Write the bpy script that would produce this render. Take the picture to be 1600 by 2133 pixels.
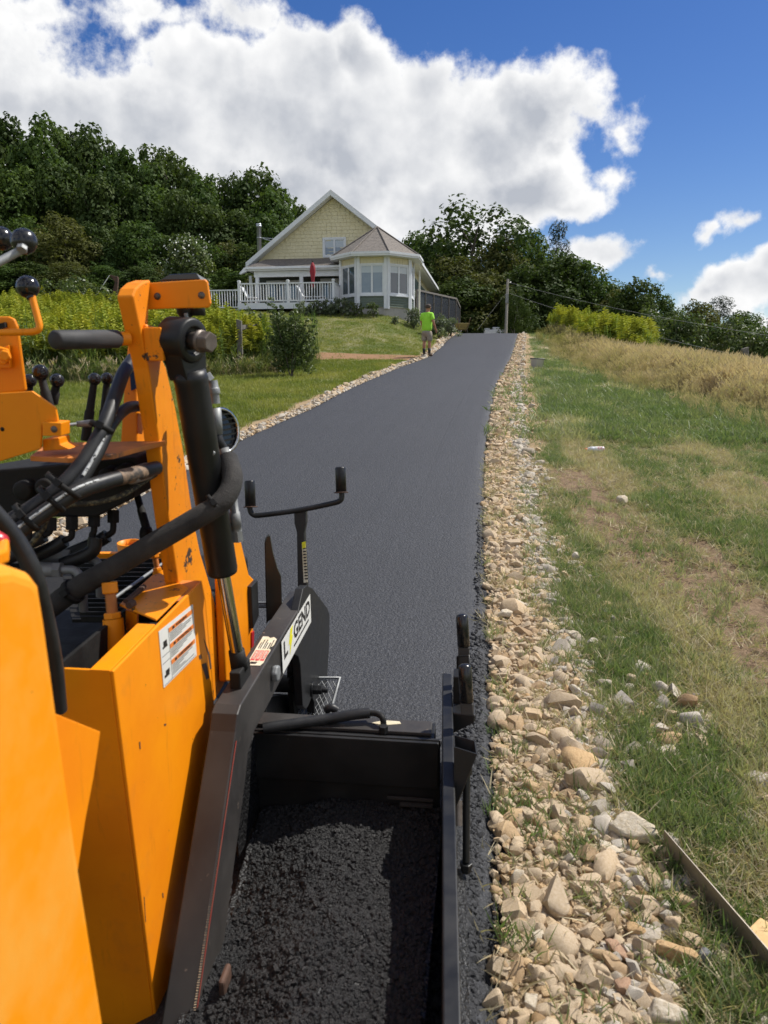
import bpy, bmesh, math, random
import numpy as np
from mathutils import Vector, Matrix, noise as mnoise
from math import radians as rad, sin, cos, pi, sqrt, atan2, tan

for o in list(bpy.data.objects): bpy.data.objects.remove(o)
SC = bpy.context.scene
COL = SC.collection
random.seed(7)
RNG = np.random.default_rng(11)

# ------------------------------------------------------------------ camera
PITCH = rad(10.0)
CAM = Vector((0, 0, 1.65))
cam = bpy.data.cameras.new('camera')
cam.sensor_fit = 'VERTICAL'; cam.sensor_height = 34.6; cam.sensor_width = 25.96; cam.lens = 26.0
cam.clip_start = 0.05; cam.clip_end = 3000
cam.dof.use_dof = True; cam.dof.focus_distance = 7.0; cam.dof.aperture_fstop = 6.3
camo = bpy.data.objects.new('camera', cam); COL.objects.link(camo)
camo.location = CAM; camo.rotation_euler = (pi/2 - PITCH, 0, 0)
SC.camera = camo

# ------------------------------------------------------------------ light
SUN_AZ, SUN_EL = rad(62), rad(54)        # azimuth measured from +Y (uphill) to the right
sd = Vector((sin(SUN_AZ)*cos(SUN_EL), cos(SUN_AZ)*cos(SUN_EL), sin(SUN_EL)))
sun = bpy.data.lights.new('sun', 'SUN'); sun.energy = 4.6; sun.angle = rad(0.53); sun.color = (1.0, 0.955, 0.88)
suno = bpy.data.objects.new('sun', sun); COL.objects.link(suno)
suno.rotation_euler = (-sd).to_track_quat('-Z', 'Y').to_euler(); suno.location = (20, 10, 40)

SC.view_settings.view_transform = 'Standard'; SC.view_settings.look = 'None'
SC.view_settings.exposure = 0.33; SC.view_settings.gamma = 1.0; SC.view_settings.use_curve_mapping = False
SC.render.engine = 'CYCLES'
SC.cycles.max_bounces = 8; SC.cycles.diffuse_bounces = 3; SC.cycles.glossy_bounces = 3
SC.cycles.transparent_max_bounces = 12; SC.cycles.sample_clamp_indirect = 6.0
SC.cycles.use_denoising = True

# ------------------------------------------------------------------ node helpers
def N(nt, t, **kw):
    n = nt.nodes.new(t)
    for k, v in kw.items(): setattr(n, k, v)
    return n
def L(nt, a, b): nt.links.new(a, b)
def setin(n, **kw):
    for k, v in kw.items(): n.inputs[k].default_value = v
def mth(nt, op, a, b=None, c=None, clamp=False):
    n = N(nt, 'ShaderNodeMath', operation=op, use_clamp=clamp)
    for i, v in enumerate((a, b, c)):
        if v is None: continue
        if hasattr(v, 'is_linked') or hasattr(v, 'links'): L(nt, v, n.inputs[i])
        else: n.inputs[i].default_value = v
    return n.outputs[0]
def mixc(nt, f, a, b, bt='MIX'):
    n = N(nt, 'ShaderNodeMix', data_type='RGBA', blend_type=bt)
    for s, v in ((n.inputs[0], f), (n.inputs[6], a), (n.inputs[7], b)):
        if hasattr(v, 'links'): L(nt, v, s)
        elif isinstance(v, (int, float)): s.default_value = v
        else: s.default_value = (*v, 1) if len(v) == 3 else v
    return n.outputs[2]
def maprange(nt, v, a, b, c=0.0, d=1.0, smooth=False):
    n = N(nt, 'ShaderNodeMapRange', clamp=True)
    if smooth: n.interpolation_type = 'SMOOTHSTEP'
    L(nt, v, n.inputs[0])
    for i, x in enumerate((a, b, c, d)): n.inputs[i+1].default_value = x
    return n.outputs[0]
def noise_tex(nt, vec, scale, detail=4, rough=0.55, dist=0.0):
    n = N(nt, 'ShaderNodeTexNoise')
    if vec is not None: L(nt, vec, n.inputs['Vector'])
    setin(n, Scale=scale, Detail=detail, Roughness=rough, Distortion=dist)
    return n.outputs[0]

# ------------------------------------------------------------------ sky: daylight sky with fair-weather clouds
W = bpy.data.worlds.new('World'); SC.world = W; W.use_nodes = True
wt = W.node_tree; wt.nodes.clear()
def pixdir(px, py):
    a = (px-800)/1603.0; b = (1066.5-py)/1603.0
    v = Vector((a, cos(PITCH)+b*sin(PITCH), -sin(PITCH)+b*cos(PITCH)))
    return v.normalized()
def azel(px, py):
    v = pixdir(px, py); return math.degrees(atan2(v.x, v.y)), math.degrees(math.asin(v.z))
tc = N(wt, 'ShaderNodeTexCoord'); DIRV = tc.outputs['Generated']
sep = N(wt, 'ShaderNodeSeparateXYZ'); L(wt, DIRV, sep.inputs[0])
az = mth(wt, 'MULTIPLY', mth(wt, 'ARCTAN2', sep.outputs[0], sep.outputs[1]), 180/pi)
el = mth(wt, 'MULTIPLY', mth(wt, 'ARCSINE', sep.outputs[2]), 180/pi)
cmb = N(wt, 'ShaderNodeCombineXYZ'); L(wt, az, cmb.inputs[0]); L(wt, el, cmb.inputs[1])
AE = cmb.outputs[0]
# cloud heaps: centre (photograph pixel), half width, half height in degrees, strength
CLOUDS = [(330,262,9,4.4,1),(565,250,9,5.0,1),(720,275,8,5.8,1),(150,255,8,3.5,1),(860,295,7,5.2,1),(1000,295,6.2,5.2,1),
 (1100,235,4.4,3.6,1),(745,130,2.4,3.2,.9),(640,155,5,3.2,1),(430,155,6,2.8,1),(880,190,3.0,2.3,.9),(1175,205,3.8,1.7,.55),
 (1080,405,4.8,2.8,.95),(1180,430,2.6,1.2,.5),(910,430,7,4,1),(600,420,12,5,1),(250,380,14,5,1),(20,215,5,3.0,.85),(5,95,3.0,2.8,.5),(60,15,4.6,1.7,.48),
 (500,28,3.4,1.6,.5),(310,22,3.6,0.9,.36),(1245,245,3.0,1.6,.30),(1290,285,1.6,.7,.26),(1275,365,1.5,.8,.26),(1150,300,3.0,1.5,.5),(1235,532,3.6,1.2,.42),
 (1482,480,1.1,.7,.42),(1545,462,2.0,1.0,.45),(1570,590,4.2,2.0,.85),(1490,612,3,1.4,.6),(1640,560,3,2,.9),(1365,570,1.3,.6,.36),
 (1600,685,3,1.0,.6),(1510,645,2.2,.8,.45),(-250,150,14,9,1)]
wob = N(wt, 'ShaderNodeTexNoise'); L(wt, DIRV, wob.inputs['Vector']); setin(wob, Scale=14.0, Detail=3.0, Roughness=0.6)
ws = N(wt, 'ShaderNodeVectorMath', operation='MULTIPLY_ADD'); L(wt, wob.outputs['Color'], ws.inputs[0]); ws.inputs[1].default_value = (3.4,3.4,0); ws.inputs[2].default_value = (-1.7,-1.7,0)
wa = N(wt, 'ShaderNodeVectorMath', operation='ADD'); L(wt, AE, wa.inputs[0]); L(wt, ws.outputs[0], wa.inputs[1]); AE = wa.outputs[0]
acc = None
for (px, py, rx, ry, w) in CLOUDS:
    a0, e0 = azel(px, py)
    s = N(wt, 'ShaderNodeVectorMath', operation='SUBTRACT'); L(wt, AE, s.inputs[0]); s.inputs[1].default_value = (a0, e0, 0)
    m = N(wt, 'ShaderNodeVectorMath', operation='MULTIPLY'); L(wt, s.outputs[0], m.inputs[0]); m.inputs[1].default_value = (1/rx, 1/ry, 0)
    l = N(wt, 'ShaderNodeVectorMath', operation='LENGTH'); L(wt, m.outputs[0], l.inputs[0])
    v = mth(wt, 'MULTIPLY_ADD', l.outputs['Value'], -w, w)
    acc = v if acc is None else mth(wt, 'SMOOTH_MAX', acc, v, 0.12)
# elsewhere in the sky the same scattered cumulus goes on
far = maprange(wt, mth(wt, 'ABSOLUTE', az), 38, 60)
gen = mth(wt, 'MULTIPLY', mth(wt, 'SUBTRACT', noise_tex(wt, DIRV, 2.6, 2), 0.47), 3.0)
high = maprange(wt, el, 44, 60)
acc = mth(wt, 'MAXIMUM', acc, mth(wt, 'ADD', gen, mth(wt, 'MULTIPLY_ADD', mth(wt, 'MAXIMUM', far, high), 6.0, -6.0)))
fb = noise_tex(wt, DIRV, 11.0, 8, 0.60, 0.0)
vo = N(wt, 'ShaderNodeTexVoronoi', feature='F1', normalize=True)
L(wt, DIRV, vo.inputs['Vector']); setin(vo, Scale=22.0, Detail=2.0, Roughness=0.55, Lacunarity=2.3)
dens = mth(wt, 'ADD', acc, mth(wt, 'MULTIPLY', mth(wt, 'SUBTRACT', fb, 0.5), 1.25))
dens = mth(wt, 'ADD', dens, mth(wt, 'MULTIPLY', mth(wt, 'SUBTRACT', 0.42, vo.outputs['Distance']), 0.40))
fine = noise_tex(wt, DIRV, 46.0, 6, 0.65)
dens = mth(wt, 'ADD', dens, mth(wt, 'MULTIPLY', mth(wt, 'SUBTRACT', fine, 0.5), 0.42))
alpha = maprange(wt, dens, 0.02, 0.34, smooth=True)
# relief: the same noise sampled a little towards the sun
offv = N(wt, 'ShaderNodeVectorMath', operation='ADD'); L(wt, DIRV, offv.inputs[0]); offv.inputs[1].default_value = tuple(0.05*x for x in (sd.x*0.6, 0, sd.z))
fb2 = noise_tex(wt, offv.outputs[0], 11.0, 3, 0.6, 0.0)
rel = mth(wt, 'SUBTRACT', fb, fb2)
lowf = noise_tex(wt, DIRV, 7.0, 5, 0.5)
depth = maprange(wt, dens, 0.15, 0.95, smooth=True)
shade = mth(wt, 'MULTIPLY', depth, maprange(wt, lowf, 0.30, 0.62, 0.35, 1.0))
shade = mth(wt, 'ADD', shade, mth(wt, 'MULTIPLY', rel, -1.5), clamp=True)
ccol = mixc(wt, shade, (1.0, 1.0, 1.0), (0.49, 0.52, 0.58))
sky = N(wt, 'ShaderNodeTexSky', sky_type='NISHITA', sun_disc=False)
sky.sun_elevation = SUN_EL; sky.sun_rotation = SUN_AZ; sky.altitude = 500; sky.air_density = 1.0; sky.dust_density = 0.35; sky.ozone_density = 2.0
hsv = N(wt, 'ShaderNodeHueSaturation'); setin(hsv, Hue=0.515, Saturation=1.34, Value=0.80); L(wt, sky.outputs[0], hsv.inputs['Color'])
SKY_STR, CLOUD_STR = 0.10, 8.0
cl = mixc(wt, 1.0, ccol, (CLOUD_STR,)*3, 'MULTIPLY')
skyc = mixc(wt, alpha, hsv.outputs[0], cl)
bg = N(wt, 'ShaderNodeBackground'); L(wt, skyc, bg.inputs[0]); bg.inputs[1].default_value = SKY_STR
W.cycles.sampling_method = 'MANUAL'; W.cycles.sample_map_resolution = 256
wo = N(wt, 'ShaderNodeOutputWorld'); L(wt, bg.outputs[0], wo.inputs[0])
# ------------------------------------------------------------------ rays and frames
def raydir(px, py):
    return Vector(((px-800)/1603.0, cos(PITCH)+(1066.5-py)/1603.0*sin(PITCH), -sin(PITCH)+(1066.5-py)/1603.0*cos(PITCH)))
def U(px, py, d): return CAM + raydir(px, py)*d
def atY(px, py, Y):
    r = raydir(px, py); return CAM + r*(Y/r.y)
# machine frame: r across, f along the drive (uphill), h above the drive
PHI, GAM = rad(7.1), math.atan(0.091)
FX = Vector((sin(PHI)*cos(GAM), cos(PHI)*cos(GAM), sin(GAM)))
RX = Vector((cos(PHI), -sin(PHI), 0))
UX = RX.cross(FX)
def M(r, f, h): return RX*r + FX*f + UX*h
def _pl(px, py, ax, val):
    d = raydir(px, py); return CAM + d*((val - CAM.dot(ax))/d.dot(ax))
def pr(px, py, r): return _pl(px, py, RX, r)
def pf(px, py, f): return _pl(px, py, FX, f)
def ph(px, py, h): return _pl(px, py, UX, h)
def V(*a): return Vector(a)

# ------------------------------------------------------------------ mesh helpers
class MB:
    """collects shapes; build() links them as ONE mesh object"""
    def __init__(self): self.v = []; self.f = []; self.sm = []; self.mi = []; self.cur = 0
    def add(self, vs, fs, smooth=False):
        o = len(self.v); self.v += [Vector(x) for x in vs]
        for f in fs: self.f.append(tuple(i+o for i in f)); self.sm.append(smooth); self.mi.append(self.cur)
        return self
    def box(self, c, x, y, z):
        """c centre, x y z half-extent vectors"""
        c = Vector(c)
        vs = [c+x*a+y*b+z*g for a, b, g in ((-1,-1,-1),(1,-1,-1),(1,1,-1),(-1,1,-1),(-1,-1,1),(1,-1,1),(1,1,1),(-1,1,1))]
        return self.add(vs, [(3,2,1,0),(4,5,6,7),(0,1,5,4),(1,2,6,5),(2,3,7,6),(3,0,4,7)])
    def abox(self, x0, x1, y0, y1, z0, z1):
        return self.box(((x0+x1)/2,(y0+y1)/2,(z0+z1)/2), V((x1-x0)/2,0,0), V(0,(y1-y0)/2,0), V(0,0,(z1-z0)/2))
    def mbox(self, r0, r1, f0, f1, h0, h1):
        return self.box(M((r0+r1)/2,(f0+f1)/2,(h0+h1)/2), RX*((r1-r0)/2), FX*((f1-f0)/2), UX*((h1-h0)/2))
    def prism(self, pts, ext):
        """polygon extruded along ext"""
        pts = [Vector(p) for p in pts]; ext = Vector(ext); n = len(pts)
        nrm = Vector((0,0,0))
        for i in range(n): nrm += pts[i].cross(pts[(i+1)%n])
        if nrm.dot(ext) > 0: pts = pts[::-1]
        vs = pts + [p+ext for p in pts]
        fs = [tuple(range(n)), tuple(range(2*n-1, n-1, -1))]
        fs += [(i, i+n, (i+1)%n+n, (i+1)%n) for i in range(n)]
        return self.add(vs, fs)
    def tube(self, pts, r, n=10, smooth=True, caps=True):
        pts = [Vector(p) for p in pts]; m = len(pts)
        rs = r if isinstance(r, (list, tuple)) else [r]*m
        t0 = (pts[1]-pts[0]).normalized()
        a = t0.orthogonal().normalized(); vs = []; 
        for i in range(m):
            t = ((pts[min(i+1,m-1)]-pts[i]).normalized() + (pts[i]-pts[max(i-1,0)]).normalized())
            if t.length < 1e-9: t = t0
            t.normalize(); a = (a - t*a.dot(t)).normalized(); b = t.cross(a)
            for k in range(n):
                an = 2*pi*k/n; vs.append(pts[i] + (a*cos(an)+b*sin(an))*rs[i])
        fs = [(i*n+k, i*n+(k+1)%n, (i+1)*n+(k+1)%n, (i+1)*n+k) for i in range(m-1) for k in range(n)]
        self.add(vs, fs, smooth)
        if caps:
            self.add(vs[:n], [tuple(range(n-1,-1,-1))]); self.add(vs[-n:], [tuple(range(n))])
        return self
    def cyl(self, p0, p1, r, n=16, r1=None, smooth=True): return self.tube([p0, p1], [r, r if r1 is None else r1], n, smooth)
    def lathe(self, p0, ax, prof, n=16, smooth=True):
        """prof: (distance along ax, radius)"""
        p0 = Vector(p0); ax = Vector(ax).normalized(); a = ax.orthogonal().normalized(); b = ax.cross(a)
        vs = [p0+ax*t+(a*cos(2*pi*k/n)+b*sin(2*pi*k/n))*max(r,1e-5) for t, r in prof for k in range(n)]
        fs = [(i*n+k, i*n+(k+1)%n, (i+1)*n+(k+1)%n, (i+1)*n+k) for i in range(len(prof)-1) for k in range(n)]
        return self.add(vs, fs, smooth)
    def ball(self, c, r, n=16, sq=1.0):
        prof = [(-r*cos(pi*i/(n//2))*sq, r*sin(pi*i/(n//2))) for i in range(n//2+1)]
        return self.lathe(c, V(0,0,1), prof, n)
    def mesh(self, name, mats, origin=(0,0,0)):
        o = Vector(origin); me = bpy.data.meshes.new(name)
        me.from_pydata([tuple(v-o) for v in self.v], [], self.f)
        for m in (mats if isinstance(mats, (list, tuple)) else [mats]):
            if m: me.materials.append(m)
        me.polygons.foreach_set('use_smooth', self.sm)
        me.polygons.foreach_set('material_index', self.mi)
        me.update(); return me
def smooth_path(pts, k=6):
    """Catmull-Rom through points"""
    pts = [Vector(p) for p in pts]; P = [pts[0]*2-pts[1]] + pts + [pts[-1]*2-pts[-2]]; out = []
    for i in range(1, len(P)-2):
        for j in range(k):
            t = j/k; a, b, c, d = P[i-1], P[i], P[i+1], P[i+2]
            out.append(0.5*((2*b)+(c-a)*t+(2*a-5*b+4*c-d)*t*t+(3*b-3*c+d-a)*t**3))
    out.append(pts[-1]); return out
ORG = {}
def tag(o, label=None, cat=None, group=None, kind=None):
    for k, v in (('label', label), ('category', cat), ('group', group), ('kind', kind)):
        if v: o[k] = v
    return o
def thing(name, loc, label, cat, group=None):
    o = bpy.data.objects.new(name, None); COL.objects.link(o); o.location = loc; o.empty_display_size = 0.1
    return tag(o, label, cat, group)
def worldloc(o):
    p = Vector((0,0,0))
    while o is not None: p = p + Vector(o.location); o = o.parent
    return p
def obj(name, mb, mat, parent=None, bevel=0, label=None, org=None, seg=2):
    """link mb (world coordinates) as one mesh object, child of parent"""
    base = worldloc(parent) if parent is not None else Vector((0,0,0))
    o_w = Vector(org) if org is not None else base
    me = mb.mesh(name, mat, o_w) if isinstance(mb, MB) else mb
    o = bpy.data.objects.new(name, me); COL.objects.link(o)
    if parent is not None: o.parent = parent
    o.location = o_w - base
    if bevel:
        b = o.modifiers.new('bevel', 'BEVEL'); b.width = bevel; b.segments = seg; b.limit_method = 'ANGLE'; b.angle_limit = rad(40)
        b.harden_normals = False
    if label: o['label'] = label
    return o
def inst(name, me, loc, parent=None, rot=(0,0,0), scale=1.0):
    o = bpy.data.objects.new(name, me); COL.objects.link(o)
    if parent is not None: o.parent = parent; o.location = Vector(loc) - worldloc(parent)
    else: o.location = loc
    o.rotation_euler = rot; o.scale = (scale,)*3 if isinstance(scale, (int, float)) else scale
    return o
def copy_tree(o, parent=None):
    c = o.copy(); COL.objects.link(c)
    if parent is not None: c.parent = parent
    for ch in [x for x in bpy.data.objects if x.parent is o]: copy_tree(ch, c)
    return c

# ------------------------------------------------------------------ scattering (for what nobody could count)
def scatter(name, pts, rots, scls, idx, meshes, tint=None, kind='stuff', parent=None):
    me = bpy.data.meshes.new(name); n = len(pts)
    me.vertices.add(n); me.vertices.foreach_set('co', np.asarray(pts, np.float32).ravel())
    a = me.attributes.new('rot', 'FLOAT_VECTOR', 'POINT'); a.data.foreach_set('vector', np.asarray(rots, np.float32).ravel())
    scls = np.asarray(scls, np.float32)
    if scls.ndim == 1: scls = np.repeat(scls[:, None], 3, 1)
    a = me.attributes.new('scl', 'FLOAT_VECTOR', 'POINT'); a.data.foreach_set('vector', scls.ravel())
    a = me.attributes.new('idx', 'INT', 'POINT'); a.data.foreach_set('value', np.asarray(idx, np.int32))
    t = np.zeros(n) if tint is None else tint
    a = me.attributes.new('tint', 'FLOAT', 'POINT'); a.data.foreach_set('value', np.asarray(t, np.float32))
    o = bpy.data.objects.new(name, me); COL.objects.link(o)
    if parent is not None: o.parent = parent
    g = bpy.data.node_groups.new(name+'_nodes', 'GeometryNodeTree')
    g.interface.new_socket('Geometry', in_out='INPUT', socket_type='NodeSocketGeometry')
    g.interface.new_socket('Geometry', in_out='OUTPUT', socket_type='NodeSocketGeometry')
    gi = g.nodes.new('NodeGroupInput'); go = g.nodes.new('NodeGroupOutput')
    j = g.nodes.new('GeometryNodeJoinGeometry')
    for k, m in enumerate(meshes):
        so = bpy.data.objects.new(name+'_piece', m)
        oi = g.nodes.new('GeometryNodeObjectInfo'); oi.inputs['Object'].default_value = so
        gt = g.nodes.new('GeometryNodeGeometryToInstance')
        g.links.new(oi.outputs['Geometry'], gt.inputs[0]); g.links.new(gt.outputs[0], j.inputs[0])
    ip = g.nodes.new('GeometryNodeInstanceOnPoints'); ip.inputs['Pick Instance'].default_value = True
    def na(nm, t):
        x = g.nodes.new('GeometryNodeInputNamedAttribute'); x.data_type = t; x.inputs[0].default_value = nm; return x.outputs[0]
    g.links.new(gi.outputs[0], ip.inputs['Points']); g.links.new(j.outputs[0], ip.inputs['Instance'])
    g.links.new(na('idx', 'INT'), ip.inputs['Instance Index'])
    e = g.nodes.new('FunctionNodeEulerToRotation'); g.links.new(na('rot', 'FLOAT_VECTOR'), e.inputs[0])
    g.links.new(e.outputs[0], ip.inputs['Rotation']); g.links.new(na('scl', 'FLOAT_VECTOR'), ip.inputs['Scale'])
    g.links.new(ip.outputs[0], go.inputs[0])
    md = o.modifiers.new('scatter', 'NODES'); md.node_group = g
    if kind: o['kind'] = kind
    return o

# ------------------------------------------------------------------ value noise in numpy
def vnoise(x, y, seed=0):
    x = np.asarray(x, float); y = np.asarray(y, float)
    xi = np.floor(x).astype(np.int64); yi = np.floor(y).astype(np.int64); fx = x-xi; fy = y-yi
    def h(a, b):
        n = (a*374761393 + b*668265263 + seed*974634777) & 0x7fffffff
        n = ((n ^ (n >> 13))*1274126177) & 0x7fffffff
        return ((n ^ (n >> 16)) & 0xffff)/65535.0
    u = fx*fx*(3-2*fx); v = fy*fy*(3-2*fy)
    return (h(xi,yi)*(1-u)+h(xi+1,yi)*u)*(1-v)+(h(xi,yi+1)*(1-u)+h(xi+1,yi+1)*u)*v
def fbm(x, y, seed=0, oc=4):
    s = 0; a = 0.5; t = 0
    for i in range(oc): s = s+a*vnoise(x*2**i, y*2**i, seed+i*17); t += a; a *= 0.5
    return s/t
def sstep(a, b, x):
    t = np.clip((np.asarray(x, float)-a)/(b-a), 0, 1); return t*t*(3-2*t)
# ------------------------------------------------------------------ materials
def new_mat(name):
    m = bpy.data.materials.new(name); m.use_nodes = True; nt = m.node_tree
    return m, nt, nt.nodes['Principled BSDF'], nt.nodes['Material Output']
def pm(name, c1, c2=None, scale=6, rough=0.5, rough2=None, metal=0.0, bump=(), specks=(), rnd=None, space='Object', streak=None, coat=0.0, spec=0.5, lo=0.35, hi=0.65, detail=5):
    m, nt, b, out = new_mat(name)
    t = N(nt, 'ShaderNodeTexCoord'); vec = t.outputs['Object']
    if space == 'World':
        g = N(nt, 'ShaderNodeNewGeometry'); vec = g.outputs['Position']
    if rnd:                                   # shift the pattern of every copy
        oi = N(nt, 'ShaderNodeObjectInfo')
        ad = N(nt, 'ShaderNodeVectorMath', operation='ADD'); L(nt, vec, ad.inputs[0])
        cb = N(nt, 'ShaderNodeCombineXYZ'); L(nt, mth(nt, 'MULTIPLY', oi.outputs['Random'], 37.0), cb.inputs[0]); L(nt, mth(nt, 'MULTIPLY', oi.outputs['Random'], 91.0), cb.inputs[1])
        L(nt, cb.outputs[0], ad.inputs[1]); vec = ad.outputs[0]
    c2 = c2 or c1
    f0 = noise_tex(nt, vec, scale, detail, 0.6)
    f = maprange(nt, f0, lo, hi)
    col = mixc(nt, f, c1, c2)
    if rnd:
        rp = N(nt, 'ShaderNodeValToRGB'); L(nt, oi.outputs['Random'], rp.inputs[0])
        els = rp.color_ramp.elements
        for i, c in enumerate(rnd):
            e = els[i] if i < 2 else els.new(0.5)
            e.position = i/(len(rnd)-1); e.color = (*c, 1)
        col = mixc(nt, 1.0, col, rp.outputs[0], 'MULTIPLY')
    rg = rough
    for (s, th, w, c) in specks:
        k = noise_tex(nt, vec, s, 6, 0.65)
        k = maprange(nt, k, th, th+w)
        col = mixc(nt, k, col, c)
    if streak:
        mp = N(nt, 'ShaderNodeMapping'); L(nt, vec, mp.inputs[0]); mp.inputs['Scale'].default_value = streak[4]
        col = mixc(nt, mth(nt, 'MULTIPLY', maprange(nt, noise_tex(nt, mp.outputs[0], streak[0], 6, 0.65), streak[1], streak[1]+streak[2]), 0.75), col, streak[3])
    L(nt, col, b.inputs['Base Color'])
    if rough2 is not None: L(nt, maprange(nt, f0, 0.35, 0.65, rough, rough2), b.inputs['Roughness'])
    else: b.inputs['Roughness'].default_value = rough
    b.inputs['Metallic'].default_value = metal
    b.inputs['Specular IOR Level'].default_value = spec
    if coat: b.inputs['Coat Weight'].default_value = coat; b.inputs['Coat Roughness'].default_value = 0.12
    prev = None
    for (s, st, d) in bump:
        bp = N(nt, 'ShaderNodeBump'); setin(bp, Strength=st, Distance=d)
        L(nt, noise_tex(nt, vec, s, 4, 0.6), bp.inputs['Height'])
        if prev: L(nt, prev, bp.inputs['Normal'])
        prev = bp.outputs[0]
    if prev: L(nt, prev, b.inputs['Normal'])
    return m
def leaf_mat(name, c1, c2, trans=0.35, rough=0.55, attr='INSTANCER', spec=0.25, tw=1.25):
    """thin leaf: colour runs c1..c2 with the plant's own tint attribute and a little by place"""
    m, nt, b, out = new_mat(name)
    g = N(nt, 'ShaderNodeNewGeometry'); oi = N(nt, 'ShaderNodeObjectInfo')
    a = N(nt, 'ShaderNodeAttribute', attribute_type=attr, attribute_name='tint')
    f = mth(nt, 'ADD', a.outputs['Fac'], mth(nt, 'MULTIPLY', mth(nt, 'SUBTRACT', oi.outputs['Random'], 0.5), 0.35), clamp=True)
    col = mixc(nt, f, c1, c2)
    L(nt, col, b.inputs['Base Color']); b.inputs['Roughness'].default_value = rough; b.inputs['Specular IOR Level'].default_value = spec
    tr = N(nt, 'ShaderNodeBsdfTranslucent'); L(nt, mixc(nt, 1.0, col, (tw, tw*1.05, tw*0.55), 'MULTIPLY'), tr.inputs[0])
    mx = N(nt, 'ShaderNodeMixShader'); mx.inputs[0].default_value = trans
    L(nt, b.outputs[0], mx.inputs[1]); L(nt, tr.outputs[0], mx.inputs[2]); L(nt, mx.outputs[0], out.inputs[0])
    return m
def glass_mat(name, tint=(0.03,0.04,0.05), rough=0.02):
    m, nt, b, out = new_mat(name)
    b.inputs['Base Color'].default_value = (*tint, 1); b.inputs['Roughness'].default_value = rough; b.inputs['Specular IOR Level'].default_value = 1.0
    b.inputs['Coat Weight'].default_value = 0.6; b.inputs['Coat Roughness'].default_value = 0.01
    return m
OR1, OR2 = (0.87,0.285,0.004), (0.78,0.225,0.003)
m_orange = pm('orange_paint', OR1, OR2, 3, 0.36, 0.5, spec=0.3, streak=(22,0.60,0.16,(0.34,0.115,0.012),(1,1,0.10)), bump=((220,0.05,0.002),(9,0.05,0.01)),
   specks=((5,0.58,0.25,(0.58,0.19,0.02)),(38,0.70,0.03,(0.07,0.04,0.025)),(11,0.705,0.02,(0.07,0.033,0.012)),(120,0.70,0.05,(0.30,0.10,0.02)),(2.2,0.62,0.2,(0.52,0.19,0.035))))
m_cover = pm('orange_paint_dusty_reflections', OR1, (0.80,0.36,0.05), 7, 0.42, 0.55, spec=0.3, bump=((60,0.05,0.003),), specks=((4,0.60,0.2,(0.60,0.21,0.03)),(40,0.71,0.03,(0.2,0.08,0.02))), lo=0.4, hi=0.75)  # lighter tan mottling paints dusty reflections into the cover's orange
m_orange_worn = pm('worn_orange_paint', OR1, OR2, 3, 0.4, 0.6, spec=0.3, streak=(22,0.58,0.16,(0.30,0.10,0.012),(1,1,0.10)), bump=((160,0.08,0.002),(14,0.15,0.01)),
   specks=((7,0.55,0.25,(0.52,0.19,0.03)),(13,0.625,0.02,(0.05,0.035,0.028)),(60,0.66,0.02,(0.09,0.05,0.03))))
m_orange_dusty = pm('dusty_orange_paint', (0.62,0.20,0.03), (0.42,0.16,0.05), 8, 0.6, 0.8, bump=((90,0.1,0.002),), specks=((11,0.6,0.1,(0.12,0.07,0.045)),))
m_black = pm('black_machine_paint', (0.009,0.0095,0.010), (0.017,0.017,0.017), 7, 0.34, 0.55, spec=0.35, bump=((120,0.06,0.002),), specks=((26,0.68,0.08,(0.10,0.085,0.07)),))
m_black_dusty = pm('dusty_black_paint', (0.028,0.0255,0.024), (0.046,0.041,0.037), 5, 0.42, 0.62, spec=0.4, bump=((120,0.06,0.002),(22,0.06,0.003)), specks=((30,0.66,0.06,(0.17,0.13,0.10)),(9,0.69,0.05,(0.12,0.07,0.05))))
m_darkgreen = pm('dark_olive_paint', (0.035,0.036,0.029), (0.022,0.023,0.020), 6, 0.45, bump=((90,0.08,0.002),))
m_dark = pm('grimy_black_iron', (0.006,0.006,0.006), (0.014,0.013,0.012), 14, 0.6, 0.8, spec=0.3, bump=((60,0.3,0.004),))
m_rubber = pm('black_hose_rubber', (0.010,0.010,0.011), (0.021,0.021,0.021), 20, 0.40, 0.55, spec=0.4, bump=((150,0.05,0.001),))
m_knob = pm('glossy_black_knob', (0.010,0.010,0.012), (0.016,0.016,0.018), 12, 0.12, 0.25, bump=((40,0.02,0.002),))
m_grip = pm('black_foam_grip', (0.022,0.022,0.024), (0.034,0.034,0.036), 30, 0.7, bump=((300,0.15,0.001),))
m_steel = pm('dull_steel', (0.30,0.29,0.28), (0.18,0.165,0.15), 18, 0.38, 0.6, metal=0.85, bump=((80,0.12,0.001),))
m_oldbolt = pm('worn_bolt_steel', (0.17,0.145,0.125), (0.09,0.07,0.055), 25, 0.5, 0.7, metal=0.5, bump=((120,0.2,0.001),))
m_chrome = pm('chromed_rod', (0.62,0.60,0.56), (0.5,0.48,0.44), 5, 0.12, 0.2, metal=1.0)
m_zinc = pm('grey_fitting', (0.27,0.28,0.28), (0.19,0.195,0.195), 12, 0.5, 0.65, metal=0.35, bump=((70,0.08,0.001),))
m_alu = pm('weathered_aluminium', (0.42,0.37,0.30), (0.30,0.255,0.20), 9, 0.42, 0.6, metal=0.7, bump=((60,0.1,0.002),), specks=((16,0.66,0.06,(0.16,0.11,0.08)),))
m_ply = pm('plywood_board', (0.66,0.45,0.20), (0.52,0.33,0.13), 14, 0.7, bump=((60,0.2,0.002),), specks=((40,0.62,0.06,(0.36,0.20,0.08)),))
m_label = pm('white_sticker', (0.74,0.73,0.69), (0.66,0.65,0.60), 12, 0.4)
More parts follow.
